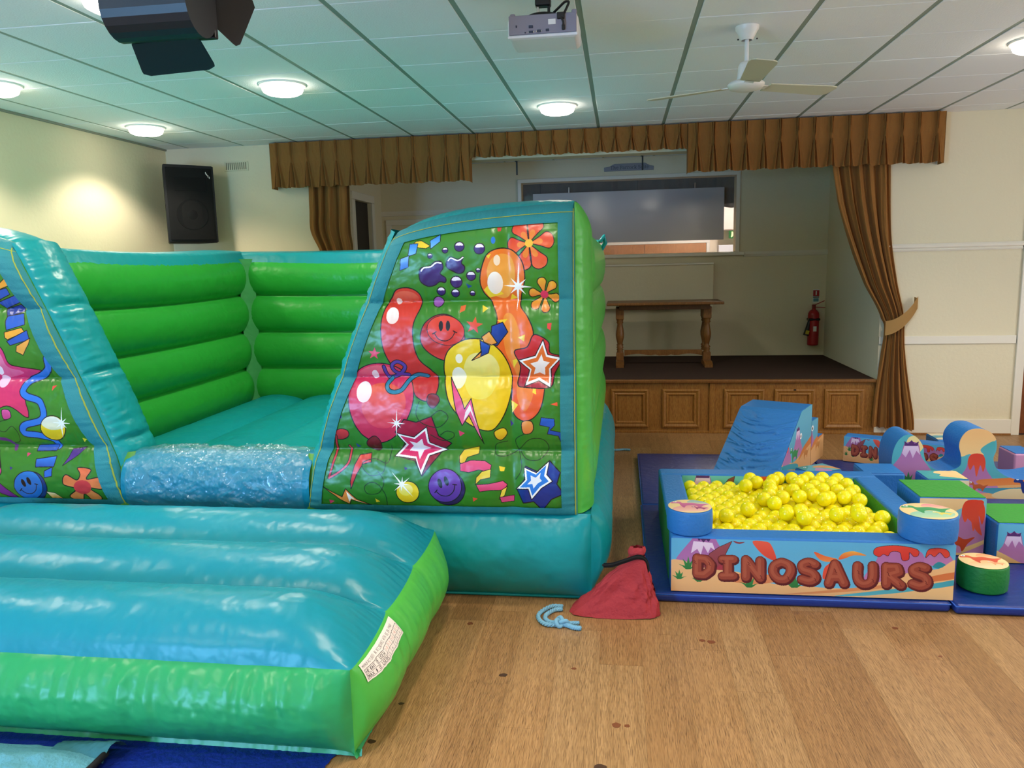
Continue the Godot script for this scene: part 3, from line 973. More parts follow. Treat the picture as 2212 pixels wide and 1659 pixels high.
# ---------------------------------------------------------------- curtains and valance
func valance(called: String, x0: float, x1: float, y0: float, zc: float, label: String, ends: bool) -> void:
	var o := thing(called, label, "valance", Vector3(0, 0, 0), 0, "pleated stage valance pieces")
	var n := int(round((x1 - x0) / 0.152))
	var b := Buf.new()
	var y1 := CEIL - 0.012
	var hh := y1 - y0
	var f := func(u: float, v: float) -> Vector3:
		var s := u * n
		var k := floorf(s)
		var p := s - k - 0.5 + 0.10 * noi.get_noise_2d(k * 7.3, x0 * 9.0)
		var t := 1.0 - v                     # 0 at the top
		var pin := 0.42
		var w := lerpf(0.13, 0.065, t / pin) if t < pin else lerpf(0.065, 0.33 + 0.10 * noi.get_noise_2d(k * 3.1, 4.0), pow((t - pin) / (1.0 - pin), 0.8))
		var q := p / w
		var bump := exp(-q * q * 1.2)
		var depth := lerpf(0.050, 0.075, t)
		var folds := 0.55 + 0.45 * cos(q * TAU * 1.15)
		var z := zc + bump * folds * depth + 0.006 * noi.get_noise_2d(s * 3.0, t * 3.0)
		var yy := y0 + v * hh + (0.012 * bump * (1.0 - v)) * (1.0 if int(k) % 2 == 0 else 0.3) + 0.004 * noi.get_noise_2d(s * 2.0, 9.0) * (1.0 - v)
		return Vector3(lerpf(x0, x1, u), yy, z)
	b.grid(n * 32, 26, f)
	part(o, "cloth", b, M.drape)
	if ends:
		for e in [[x0, false], [x1, true]]:
			var bb := Buf.new()
			bb.grid(4, 6, func(u: float, v: float) -> Vector3: return Vector3(e[0], y0 + v * hh, lerpf(BACK + 0.002, zc + 0.004, u)), e[1])
			part(o, "return_end", bb, M.drape)

func drape(called: String, rows: Array, zc: float, n: float, label: String, tie: bool) -> void:
	var o := thing(called, label, "curtain", Vector3.ZERO, 0, "tied-back stage curtains")
	# rows: [y, x left, x right, fold depth] from the top down
	var at := func(y: float) -> Array:
		var k := 0
		while k < rows.size() - 2 and y < rows[k + 1][0]:
			k += 1
		var r: Array = []
		var a: Array = rows[k]
		var c: Array = rows[k + 1]
		var p: Array = rows[maxi(k - 1, 0)]
		var d: Array = rows[mini(k + 2, rows.size() - 1)]
		var u: float = clampf((a[0] - y) / (a[0] - c[0]), 0, 1)
		for q in range(1, 4):
			r.append(cubic_interpolate(a[q], c[q], p[q], d[q], u))
		return r
	var yt: float = rows[0][0]
	var yb: float = rows[-1][0]
	var b := Buf.new()
	b.grid(240, 110, func(u: float, v: float) -> Vector3:
		var y := lerpf(yb, yt, v)
		var r: Array = at.call(y)
		var ph := u * n + 0.30 * noi.get_noise_2d(u * 2.5, y * 0.35)
		var z: float = zc + 1.25 * r[2] * (sin(ph * TAU) * 0.75 + 0.25 * sin(ph * TAU * 2.3 + 1.0)) + 0.03 * (1.0 - absf(2.0 * u - 1.0))
		var dy := 0.02 * noi.get_noise_2d(u * 9.0, 2.0) if v < 0.02 else 0.0
		return Vector3(lerpf(r[0], r[1], u), y + dy - (0.04 * u if v < 0.001 else 0.0), z))
	part(o, "cloth", b, M.drape)
	if tie:
		var tb := Buf.new()
		tb.grid(40, 4, func(u: float, v: float) -> Vector3:
			var x := lerpf(2.432, 2.735, u)
			return Vector3(x, 0.965 + 0.24 * pow(u, 1.7) + v * (0.135 - 0.02 * u), zc + 0.075 + 0.015 * sin(u * 3.0) - 0.09 * pow(u, 3.0)))
		part(o, "tie_back", tb, mat("tie_cloth", "a07c4c", 0.85, 0.2))
		var tk := Buf.new()
		tk.grid(10, 3, func(u: float, v: float) -> Vector3: return Vector3(2.735 - 0.02 * u, 1.21 + v * 0.09 + 0.01 * u, lerpf(zc - 0.02, BACK + 0.01, u)))
		part(o, "tie_back", tk, M.tie_cloth)

func drapes() -> void:
	valance("valance", -3.465, -1.445, 2.504, -7.555, "deep brown pleated valance at the left of the stage", true)
	valance("valance", 0.62, 2.85, 2.502, -7.555, "deep brown pleated valance at the right of the stage", true)
	valance("valance", -1.44, 0.615, 2.718, -7.575, "shallow brown pleated valance across the middle of the stage", false)
	drape("stage_curtain", [[2.70, 1.90, 2.43, 0.035], [2.2, 1.98, 2.45, 0.035], [1.84, 2.096, 2.478, 0.035], [1.45, 2.25, 2.545, 0.03], [1.10, 2.425, 2.622, 0.022], [1.0, 2.45, 2.628, 0.018], [0.80, 2.435, 2.645, 0.026], [0.45, 2.395, 2.70, 0.034], [0.09, 2.375, 2.765, 0.04]], -7.64, 5.0, "brown curtain tied back at the right of the stage", true)
	drape("stage_curtain", [[2.70, -3.10, -2.68, 0.035], [2.3, -3.115, -2.69, 0.035], [2.08, -3.12, -2.70, 0.035], [1.88, -3.04, -2.69, 0.03], [1.5, -2.98, -2.72, 0.025], [1.1, -2.93, -2.75, 0.02], [0.6, -3.0, -2.72, 0.03], [0.1, -3.06, -2.70, 0.035]], -7.64, 4.0, "brown curtain gathered at the left of the stage", false)

# ---------------------------------------------------------------- bouncy castle
const ZF := -3.72
const ZK := -6.90
const MID := -2.13
const BASE_H := 0.46

func pillow(t: float, p := 0.6) -> float:
	return pow(absf(sin(PI * clampf(t, 0, 1))), p)

# ripples of tight cloth that run away from a seam: s along the seam, d distance from it
func pucker(s: float, d: float, seed_: float, amp := 0.006, reach := 0.07) -> float:
	return amp * noi.get_noise_2d(s * 34.0, seed_ + d * 3.0) * exp(-d / reach) * (1.0 - exp(-d / 0.012))

# wall of n tubes between two floor points, bulging along nrm
func tube_wall(b: Buf, p0: Vector3, p1: Vector3, y0: float, y1: float, n: int, nrm: Vector3, amp: float, seed_: float, flip := false, sag := 0.0) -> void:
	var L := p0.distance_to(p1)
	b.grid(int(L * 45.0), n * 14, func(u: float, v: float) -> Vector3:
		var tb := v * n
		var ft := tb - floorf(tb)
		if v >= 0.9999: ft = 1.0
		var e := minf(1.0, minf(u, 1.0 - u) * L / 0.16)
		var ends := sqrt(clampf(1.0 - (1.0 - e) * (1.0 - e), 0, 1))
		var seam := minf(ft, 1.0 - ft) * (y1 - y0) / n
		var off := amp * pillow(ft, 0.55) * ends + pucker(u * L, seam, seed_ + floorf(tb) * 5.0, 0.008, 0.05) * 0.5 + pucker(v * (y1 - y0) * 1.4, minf(u, 1.0 - u) * L, seed_ + 77.0, 0.012, 0.09)
		var top := y1 - sag * sin(PI * u)
		return p0.lerp(p1, u) + Vector3(0, lerpf(y0, top, v), 0) + nrm * off, flip)

func panel_left_edge(y: float) -> float:
	var P := [[0.40, -1.635], [0.45, -1.63], [0.73, -1.568], [1.0, -1.470], [1.27, -1.358], [1.54, -1.243], [1.80, -1.125], [1.90, -1.075], [2.05, -1.0]]
	for k in P.size() - 1:
		if y <= P[k + 1][0]:
			return lerpf(P[k][1], P[k + 1][1], (y - P[k][0]) / (P[k + 1][0] - P[k][0]))
	return P[-1][1]

func panel_top(a: float) -> float:
	return 1.90 + 0.085 * pow(a, 0.75) - 0.03 * pow(1.0 - a, 8.0) + 0.012 * sin(a * PI)

# front face of the right column; a across, b up; lift lays tape on top of it
func panel_point(a: float, b: float, lift: float, side: float) -> Vector3:
	var top := panel_top(a)
	var y := lerpf(BASE_H, top, b)
	var x := lerpf(panel_left_edge(y), -0.215, a)
	var w := -0.215 - panel_left_edge(y)
	var seams := [BASE_H, 0.79, 1.16, 1.53, top]
	var t := 0.0
	var gap := 1.0
	for k in 4:
		if y >= seams[k] - 0.0001 and y <= seams[k + 1] + 0.0001:
			t = (y - seams[k]) / (seams[k + 1] - seams[k])
			gap = minf(y - seams[k], seams[k + 1] - y)
	var edge := minf(a, 1.0 - a) * w
	var e := clampf(edge / 0.10, 0, 1)
	var vs := absf(x + 0.53)
	var z := ZF + (0.014 + 0.062 * pillow(t, 0.55)) * sqrt(1.0 - (1.0 - e) * (1.0 - e)) * (1.0 - 0.28 * exp(-vs * vs / 0.0016))
	z += pucker(x, gap, 3.0 + side * 9.0, 0.010, 0.045) * e + pucker(y, edge, 31.0 + side, 0.010, 0.06)
	z += 0.005 * noi.get_noise_2d(x * 5.0 + side * 20.0, y * 9.0)
	if b > 0.93: z -= 0.06 * pow((b - 0.93) / 0.07, 2.0)
	return Vector3(x if side > 0.0 else 2.0 * MID - x, y, z + lift)

func column(c: Node3D, side: float, art: Texture2D, x0: float, label: String) -> void:
	var fl := side < 0.0
	var X := func(x: float) -> float: return x if side > 0.0 else 2.0 * MID - x
	var pm := printed("print_%s" % ("right" if side > 0.0 else "left"), art, 0.3, 0.5)
	var b := Buf.new()
	b.grid(170, 190, func(u: float, v: float) -> Vector3: return panel_point(lerpf(u, 0.5 - 0.5 * cos(PI * u), 0.7), v, 0.0, side), fl, func(p: Vector3) -> Vector2: return Vector2((p.x - x0) / 1.70, 1.0 - (p.y - 0.42) / 1.62))
	var fr := part(c, "front_panel", b, pm, Vector3.ZERO, Vector3.ZERO, label)
	# sewn border tapes
	var tape := func(fa: Callable, nu: int, nv: int) -> void:
		var q := Buf.new()
		q.grid(nu, nv, fa, fl)
		part(fr, "border_tape", q, M.tape)
	tape.call(func(u: float, v: float) -> Vector3: return panel_point(u * 0.088 / (-0.215 - panel_left_edge(lerpf(BASE_H, 1.92, v))), v * 0.985, 0.007, side), 24, 190)
	tape.call(func(u: float, v: float) -> Vector3: return panel_point(1.0 - (1.0 - u) * 0.075 / (-0.215 - panel_left_edge(lerpf(BASE_H, 1.95, v))), v * 0.985, 0.007, side), 24, 190)
	tape.call(func(u: float, v: float) -> Vector3: return panel_point(u, 1.0 - (1.0 - v) * 0.062, 0.008, side), 170, 14)
	tape.call(func(u: float, v: float) -> Vector3: return panel_point(u, v * 0.030, 0.008, side), 170, 6)
	var sq := Buf.new()
	sq.grid(1, 120, func(u: float, v: float) -> Vector3: return panel_point(0.992 + u * 0.004, v * 0.98, 0.010, side), fl)
	sq.grid(1, 120, func(u: float, v: float) -> Vector3: return panel_point(0.010 + u * 0.004, v * 0.98, 0.010, side), fl)
	sq.grid(120, 1, func(u: float, v: float) -> Vector3: return panel_point(u, 0.968 + v * 0.0025, 0.011, side), fl)
	part(fr, "stitching", sq, M.stitch)
	var D := 0.34
	# slanted inner side, teal
	b = Buf.new()
	b.grid(36, 150, func(u: float, v: float) -> Vector3:
		var y := lerpf(BASE_H, panel_top(0.0), v)
		var x := panel_left_edge(y)
		var nx := Vector2(-0.93, 0.36)
		var d := minf(u, 1.0 - u) * D
		var k := 0.0
		for s in [0.79, 1.16, 1.53]: k += exp(-pow((y - s) / 0.018, 2.0))
		var off := 0.055 * pillow(u, 0.6) * (1.0 - 0.4 * k) * minf(1.0, v / 0.05 + 0.2) + (pucker(y * 1.3, d, 55.0 + side, 0.020, 0.055) + pucker(y * 0.6, (1.0 - u) * D, 58.0 + side, 0.016, 0.12) + 0.003 * noi.get_noise_2d(u * 4.0, y * 8.0)) * pillow(u, 0.4)
		return Vector3(X.call(x + nx.x * off), y + nx.y * off, lerpf(ZF - D, ZF, u)), fl)
	part(c, "column_side", b, M.rim, Vector3.ZERO, Vector3.ZERO, "teal slanted side of the entrance column")
	# top cap
	b = Buf.new()
	b.grid(90, 24, func(u: float, v: float) -> Vector3:
		var xx := lerpf(-1.075, -0.215, u)
		return Vector3(X.call(xx), panel_top(u) - 0.004 + 0.040 * pillow(v, 0.7) * (0.4 + 0.6 * pillow(u, 0.4)) + pucker(xx, minf(v, 1.0 - v) * D, 91.0, 0.010, 0.06), lerpf(ZF - 0.05, ZF - D, v)), fl)
	part(c, "column_top", b, M.rim)
	# outer side, green
	b = Buf.new()
	b.grid(30, 110, func(u: float, v: float) -> Vector3:
		var y := lerpf(BASE_H, panel_top(1.0), v)
		var off := 0.075 * pillow(u * 0.85, 0.6) + pucker(y, u * D, 41.0 + side, 0.012, 0.06)
		if v > 0.9: off *= 1.0 - 0.8 * pow((v - 0.9) / 0.1, 2.0)
		return Vector3(X.call(-0.215 + off), y, lerpf(ZF - 0.004, ZF - D, u)), fl)
	part(c, "column_edge", b, M.side_green)
	# back of the column
	b = Buf.new()
	b.grid(20, 20, func(u: float, v: float) -> Vector3:
		var y := lerpf(BASE_H, panel_top(u), v)
		return Vector3(X.call(lerpf(panel_left_edge(y), -0.215, u)), y, ZF - D), not fl)
	part(c, "column_back", b, M.green)

func castle() -> void:
	var c := thing("bouncy_castle", "large green and teal inflatable bouncy castle with party print columns", "bouncy castle", Vector3.ZERO)
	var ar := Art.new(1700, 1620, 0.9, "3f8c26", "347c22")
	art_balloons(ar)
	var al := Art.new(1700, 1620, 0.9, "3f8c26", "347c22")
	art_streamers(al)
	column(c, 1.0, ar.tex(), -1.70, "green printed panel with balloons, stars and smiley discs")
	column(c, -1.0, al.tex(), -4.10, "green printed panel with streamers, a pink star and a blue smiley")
	var xr := -0.15
	var xl := 2.0 * MID - xr
	# base skirt
	var b := Buf.new()
	var skirt := func(p0: Vector3, p1: Vector3, nrm: Vector3, sd: float) -> void:
		var L := p0.distance_to(p1)
		b.grid(int(L * 45), 40, func(u: float, v: float) -> Vector3:
			var e := minf(1.0, minf(u, 1.0 - u) * L / 0.22)
			var ends := sqrt(clampf(1.0 - (1.0 - e) * (1.0 - e), 0, 1))
			var y := lerpf(0.012, BASE_H, v)
			var off := (0.105 * pillow(v, 0.7)) * ends + pucker(u * L, (1.0 - v) * 0.45, sd, 0.016, 0.05) + pucker(u * L, v * 0.45, sd + 9.0, 0.008, 0.05) + 0.006 * noi.get_noise_2d(u * L * 4.0, y * 6.0 + sd) * pillow(v, 0.5) * ends
			return p0.lerp(p1, u) + Vector3(0, y, 0) + nrm * (off - 0.03 * (1.0 - v) * (1.0 - v) * ends))
	skirt.call(Vector3(xl, 0, ZF), Vector3(xr, 0, ZF), Vector3(0, 0, 1), 2.0)
	skirt.call(Vector3(xr, 0, ZF), Vector3(xr, 0, ZK), Vector3(1, 0, 0), 5.0)
	skirt.call(Vector3(xl, 0, ZK), Vector3(xl, 0, ZF), Vector3(-1, 0, 0), 6.0)
	skirt.call(Vector3(xr, 0, ZK), Vector3(xl, 0, ZK), Vector3(0, 0, -1), 7.0)
	part(c, "base_skirt", b, M.teal, Vector3.ZERO, Vector3.ZERO, "teal inflated base")
	b = Buf.new()
	b.tube(PackedVector3Array([Vector3(xl, 0.012, ZF - 0.02), Vector3(xr, 0.012, ZF - 0.02), Vector3(xr - 0.02, 0.012, ZK)]), 0.010, 6)
	part(c, "bottom_seam", b, M.teal)
	b = Buf.new()
	b.quad(Vector3(xl, BASE_H - 0.01, ZF), Vector3(xr, BASE_H - 0.01, ZF), Vector3(xr, BASE_H - 0.01, ZK), Vector3(xl, BASE_H - 0.01, ZK))
	part(c, "deck", b, M.teal)
	# walls
	var T := 1.862
	var il := -3.30
	var ir := 2.0 * MID - il
	var ib := -6.48
	b = Buf.new()
	tube_wall(b, Vector3(xr - 0.03, 0, ZF - 0.32), Vector3(xr - 0.03, 0, ZK + 0.02), BASE_H - 0.02, T, 4, Vector3(1, 0, 0), 0.050, 12.0)
	part(c, "outer_wall", b, M.side_green)
	b = Buf.new()
	tube_wall(b, Vector3(xl + 0.03, 0, ZK + 0.02), Vector3(xl + 0.03, 0, ZF - 0.32), BASE_H - 0.02, T, 4, Vector3(-1, 0, 0), 0.075, 13.0)
	part(c, "outer_wall", b, M.side_green)
	b = Buf.new()
	tube_wall(b, Vector3(xr - 0.03, 0, ZK + 0.02), Vector3(xl + 0.03, 0, ZK + 0.02), BASE_H - 0.02, T, 4, Vector3(0, 0, -1), 0.06, 14.0)
	part(c, "outer_wall", b, M.side_green)
	b = Buf.new()
	tube_wall(b, Vector3(il, 0, ZF - 0.34), Vector3(il, 0, ib), 0.52, T - 0.048, 4, Vector3(1, 0, 0), 0.085, 15.0, false, 0.03)
	part(c, "inner_wall", b, M.green)
	b = Buf.new()
	tube_wall(b, Vector3(il, 0, ib), Vector3(ir, 0, ib), 0.52, T - 0.048, 4, Vector3(0, 0, 1), 0.085, 16.0, false, 0.03)
	part(c, "inner_wall", b, M.green)
	b = Buf.new()
	tube_wall(b, Vector3(ir, 0, ib), Vector3(ir, 0, ZF - 0.34), 0.52, T - 0.048, 4, Vector3(-1, 0, 0), 0.085, 17.0, false, 0.03)
	part(c, "inner_wall", b, M.green)
	# corner posts inside: ruffled strips
	for q in [[il, 1.0], [ir, -1.0]]:
		b = Buf.new()
		b.grid(6, 90, func(u: float, v: float) -> Vector3:
			var y := lerpf(0.52, T - 0.062, v)
			var w := 0.075 + 0.006 * noi.get_noise_1d(y * 30.0)
			return Vector3(q[0] + q[1] * (0.030 + 0.095 * u), y, ib + 0.030 + 0.095 * (1.0 - u) + 0.2 * (w - 0.075) + 0.014 * sin(PI * u) + 0.010 * noi.get_noise_2d(y * 42.0, u * 3.0)), q[1] < 0.0)
		part(c, "corner_post", b, M.green_tape, Vector3.ZERO, Vector3.ZERO, "pale green ruffled corner strip")
	# top caps of the walls, teal, rolling over the inner edge
	var cap := func(p0: Vector3, p1: Vector3, inward: Vector3, wide: float, sd: float, flip: bool) -> void:
		var q := Buf.new()
		var L := p0.distance_to(p1)
		q.grid(int(L * 40), 40, func(u: float, v: float) -> Vector3:
			var sg := 0.03 * sin(PI * u)
			var yy := T - 0.02 + 0.045 * pillow(v, 0.4) - 0.08 * smoothstep(0.93, 1.0, v) + pucker(u * L, minf(v, 1.0 - v) * wide, sd, 0.012, 0.05)
			return p0.lerp(p1, u) + inward * (v * wide + lerpf(-0.02, 0.045, v) * (pillow(v, 0.5) if v < 0.5 else 1.0)) + Vector3(0, yy - sg, 0), flip)
		part(c, "top_cap", q, M.rim)
	cap.call(Vector3(xl + 0.03, 0, ZF - 0.30), Vector3(xl + 0.03, 0, ib), Vector3(1, 0, 0), il - xl - 0.02, 61.0, true)
	cap.call(Vector3(xl + 0.03, 0, ZK + 0.02), Vector3(xr - 0.03, 0, ZK + 0.02), Vector3(0, 0, 1), ib - ZK - 0.01, 62.0, true)
	cap.call(Vector3(xr - 0.03, 0, ZF - 0.30), Vector3(xr - 0.03, 0, ib), Vector3(-1, 0, 0), xr - ir - 0.02, 63.0, false)
	b = Buf.new()
	b.tube(PackedVector3Array([Vector3(-0.16, 1.86, -6.2), Vector3(-0.13, 1.90, -6.21), Vector3(-0.12, 1.85, -6.24), Vector3(-0.15, 1.80, -6.25)]), 0.018, 6)
	part(c, "tie_loop", b, M.rim)
	# jump bed
	b = Buf.new()
	b.grid(150, 70, func(u: float, v: float) -> Vector3:
		var x := lerpf(il - 0.02, ir + 0.02, u)
		var z := lerpf(ZF - 0.25, ib - 0.02, v)
		var t := fposmod((x + 2.33) / 0.46, 1.0)
		return Vector3(x, 0.545 + 0.060 * pillow(t, 0.6) + 0.004 * noi.get_noise_2d(x * 4.0, z * 4.0), z))
	part(c, "jump_bed", b, M.teal, Vector3.ZERO, Vector3.ZERO, "teal jump bed of long inflated tubes")
	# entrance roll with its clear vinyl cover
	var roll := func(u: float, v: float, lift: float) -> Vector3:
		var P := [Vector2(0.0, 0.44), Vector2(0.030, 0.50), Vector2(0.038, 0.57), Vector2(0.022, 0.645), Vector2(-0.025, 0.702), Vector2(-0.10, 0.732), Vector2(-0.185, 0.725), Vector2(-0.26, 0.675), Vector2(-0.31, 0.57)]
		var s := clampf(v, 0, 0.9999) * 8.0
		var k := int(s)
		var q: Vector2 = P[k].cubic_interpolate(P[k + 1], P[maxi(k - 1, 0)], P[mini(k + 2, 8)], s - k)
		var out := (q - Vector2(-0.14, 0.55)).normalized() * lift
		return Vector3(lerpf(-2.66, -1.60, u), q.y + out.y, ZF + 0.005 + q.x + out.x)
	b = Buf.new()
	var wrinkle := func(u: float, v: float) -> float:
		var s := u * 1.06
		var ra := 1.0 - absf(noi.get_noise_2d(s * 3.4 + v * 1.8, v * 2.6 - s * 1.9))
		var rc := 1.0 - absf(noi.get_noise_2d(s * 7.0 - v * 3.0 + 9.0, v * 4.0 + s * 2.0))
		return (pow(ra, 6.0) + 0.3 * pow(rc, 8.0)) * pillow(v, 0.4) * pillow(u, 0.3)
	b.grid(220, 100, func(u: float, v: float) -> Vector3: return roll.call(u, v, 0.008 * wrinkle.call(u, v)))
	var rl := part(c, "entrance_roll", b, M.roll_blue, Vector3.ZERO, Vector3.ZERO, "blue inflated roll at the entrance")
	var vin := StandardMaterial3D.new()
	vin.albedo_color = Color(0.85, 0.95, 1.0, 0.03)
	vin.transparency = BaseMaterial3D.TRANSPARENCY_ALPHA
	vin.roughness = 0.12
	vin.resource_name = "vinyl"
	b = Buf.new()
	b.grid(300, 120, func(u: float, v: float) -> Vector3:
		return roll.call(lerpf(0.03, 0.97, u), lerpf(0.05, 0.9, v), 0.012 + 0.026 * wrinkle.call(u, v)))
	part(rl, "vinyl_cover", b, vin, Vector3.ZERO, Vector3.ZERO, "wrinkled clear vinyl cover")
	for e in [-2.675, -1.585]:
		b = Buf.new()
		b.grid(6, 24, func(u: float, v: float) -> Vector3:
			return Vector3(lerpf(e - 0.05, e + 0.05, u), lerpf(BASE_H, 0.74, v), ZF + 0.012 + 0.02 * pillow(u) - 0.08 * pow(v, 3.0)))
		part(c, "entrance_gusset", b, M.gusset)

# ---------------------------------------------------------------- inflatable step in front of the castle
func step_mat() -> void:
	var o := thing("inflatable_step", "blue and green inflatable step mat in front of the castle entrance", "inflatable step", Vector3.ZERO)
	var x0 := -3.36
	var x1 := -0.905
	var z0 := -3.588
	var z1 := -2.36
	var ytop := func(v: float) -> float: return lerpf(0.405, 0.338, v)     # v 0 at the castle, 1 at the front
	var top := func(u: float, v: float) -> Vector3:
		var x := lerpf(x0, x1, u)
		var d := minf(x - x0, x1 - x)
		var e := clampf(d / 0.34, 0, 1)
		var ends := 1.0 - pow(1.0 - e, 2.2)
		var t := v * 3.0 - floorf(v * 3.0)
		if v > 0.9999: t = 1.0
		var gap := minf(t, 1.0 - t) * 0.43
		var y: float = ytop.call(v) + (0.150 * pillow(t, 0.52)) * ends + 0.012 * ends * pillow(v, 0.4)
		y += pucker(x, gap, 7.0 + floorf(v * 3.0), 0.006, 0.05) * ends + pucker(v * 1.3 * 1.2, d, 19.0, 0.012, 0.10) * pillow(v, 0.4) + 0.0035 * ends * noi.get_noise_2d(x * 5.0, v * 9.0)
		var xo := -0.018 * (1.0 - pillow(t, 0.5)) * (1.0 - e)
		return Vector3(x + xo * (1.0 if u > 0.5 else -1.0), y, lerpf(z0, z1, v))
	var b := Buf.new()
	b.grid(190, 126, top, true)
	part(o, "top_tubes", b, M.step_blue, Vector3.ZERO, Vector3.ZERO, "blue top of three inflated tubes")
	# green sides, meeting the top along its own edge
	var crease := func(u: float, v: float, L: float, sd: float, ends: float) -> float:
		return (pucker(u * L, (1.0 - v) * 0.36, sd, 0.022, 0.08) + pucker(u * L * 0.45, (1.0 - v) * 0.36, sd + 2.0, 0.030, 0.16) + pucker(u * L * 0.8, v * 0.36, sd + 4.0, 0.010, 0.04) + 0.005 * noi.get_noise_2d(u * L * 3.0, v * 3.0 + sd)) * ends * pillow(v, 0.3) * (0.35 if sd > 102.0 else 1.0)
	var bulge := func(u: float, v: float, L: float, sd: float) -> float:
		var e := minf(1.0, minf(u, 1.0 - u) * L / 0.24)
		var ends := sqrt(clampf(1.0 - (1.0 - e) * (1.0 - e), 0, 1))
		return (0.098 * pillow(v, 0.72) - 0.035 * (1.0 - v) * (1.0 - v)) * ends + crease.call(u, v, L, sd, ends)
	var side := func(edge: Callable, nrm: Vector3, L: float, sd: float, n: int, flip: bool) -> Buf:
		var q := Buf.new()
		q.grid(n, 44, func(u: float, v: float) -> Vector3:
			var p: Vector3 = edge.call(u)
			return Vector3(p.x, lerpf(0.018, p.y, v), p.z) + nrm * bulge.call(u, v, L, sd), flip)
		return q
	part(o, "front_side", side.call(func(u: float) -> Vector3: return top.call(u, 1.0), Vector3(0, 0, 1), 2.45, 101.0, 150, false), M.step_green)
	part(o, "end_side", side.call(func(u: float) -> Vector3: return top.call(1.0, 1.0 - u), Vector3(1, 0, 0), 1.3, 103.0, 90, false), M.side_green)
	part(o, "end_side", side.call(func(u: float) -> Vector3: return top.call(0.0, u), Vector3(-1, 0, 0), 1.3, 105.0, 90, false), M.side_green)
	part(o, "back_side", side.call(func(u: float) -> Vector3: return top.call(1.0 - u, 0.0), Vector3(0, 0, -1) * 0.04, 2.45, 107.0, 60, false), M.step_green)
	# welded flap along the bottom
	b = Buf.new()
	b.grid(160, 3, func(u: float, v: float) -> Vector3:
		return Vector3(lerpf(x0, x1, u), 0.004 + 0.022 * v + 0.004 * noi.get_noise_1d(u * 60.0), z1 - 0.028 + 0.010 * (1.0 - v) + 0.004 * noi.get_noise_1d(u * 90.0)))
	b.grid(90, 3, func(u: float, v: float) -> Vector3:
		return Vector3(x1 - 0.026 + 0.014 * (1.0 - v) + 0.014 * noi.get_noise_1d(u * 24.0), 0.004 + 0.022 * v + 0.006 * noi.get_noise_1d(u * 40.0), lerpf(z1, z0, u)))
	part(o, "bottom_flap", b, M.step_green)
	# white safety label on the right-hand side
	var a := Art.new(560, 150, 1.8, "f2e9e4")
	a.stroke("20181a", 3, [12, 14, 546, 14]); a.stroke("20181a", 3, [12, 54, 546, 54]); a.stroke("20181a", 3, [12, 96, 546, 96])
	a.stroke("20181a", 3, [12, 14, 12, 96]); a.stroke("20181a", 3, [546, 14, 546, 96])
	for q in [250, 310, 370, 430, 490]: a.stroke("20181a", 2.5, [q, 14, q, 96])
	a.text("HEIGHT OF USER", "20181a", 20, 62, 26, 11, 3.2)
	a.text("MAX # OF USERS", "20181a", 20, 20, 26, 11, 3.2)
	a.text("MANUFACTURED IN ACCORDANCE WITH BS EN 14960", "3a3032", 14, 112, 20, 8.2, 1.8)
	for q in [[260, "1-0"], [320, "1-2"], [380, "1-5"], [440, "1-8"], [500, "2-0"]]: a.text(q[1], "d06a5c", q[0], 64, 20, 8, 2.0)
	for q in [[270, "8"], [330, "6"], [390, "6"], [450, "4"], [510, "X"]]: a.text(q[1], "5a4a4c", q[0], 22, 20, 10, 2.0)
	b = Buf.new()
	b.grid(40, 10, func(u: float, v: float) -> Vector3:
		var uu := lerpf(0.030, 0.31, u)
		var p: Vector3 = top.call(1.0, 1.0 - uu)
		var vv := lerpf(0.80, 0.988, v)
		return Vector3(p.x + 0.004 + bulge.call(uu, vv, 1.3, 103.0), lerpf(0.018, p.y, vv), p.z))
	part(o, "safety_label", b, printed("safety_label", a.tex(), 0.5), Vector3.ZERO, Vector3.ZERO, "white label with a black table of user heights")

# ---------------------------------------------------------------- soft play
const MAT_T := 0.05

func cushion(parent: Node, called: String, s: Vector3, m: Material, at := Vector3.ZERO, rot := Vector3.ZERO, label := "", r := 0.016) -> MeshInstance3D:
	return part(parent, called, rb(Vector3(0, s.y / 2, 0), s, r, 3), m, at, rot, label)

# a printed cover panel on the front (towards +z) of a cushion, w by h, slightly puffed
func cover(parent: Node, w: float, h: float, tex: Texture2D, key: String, at: Vector3, rot := Vector3.ZERO, uv := Rect2(0, 0, 1, 1)) -> void:
	var b := Buf.new()
	b.grid(24, 10, func(u: float, v: float) -> Vector3:
		var e := minf(minf(u, 1.0 - u) * w, minf(v, 1.0 - v) * h)
		return Vector3((u - 0.5) * w, v * h, 0.0015 + 0.003 * clampf(e / 0.03, 0, 1) + 0.0015 * noi.get_noise_2d(u * w * 22.0 + at.x * 9.0, v * h * 22.0)))
	for k in b.t.size():
		b.t[k] = uv.position + b.t[k] * uv.size
	part(parent, "printed_cover", b, printed(key, tex, 0.45, 0.4), at, rot)

func disc_cover(parent: Node, r: float, y: float, tex: Texture2D, key: String) -> void:
	var b := Buf.new()
	b.grid(36, 8, func(u: float, v: float) -> Vector3:
		var q := (1.0 - v) * r
		return Vector3(q * cos(TAU * u), y + 0.002 + 0.005 * sqrt(v), -q * sin(TAU * u)), false, func(p: Vector3) -> Vector2: return Vector2(0.5 + p.x / r * 0.5, 0.5 + p.z / r * 0.5))
	part(parent, "printed_top", b, printed(key, tex, 0.45, 0.4))

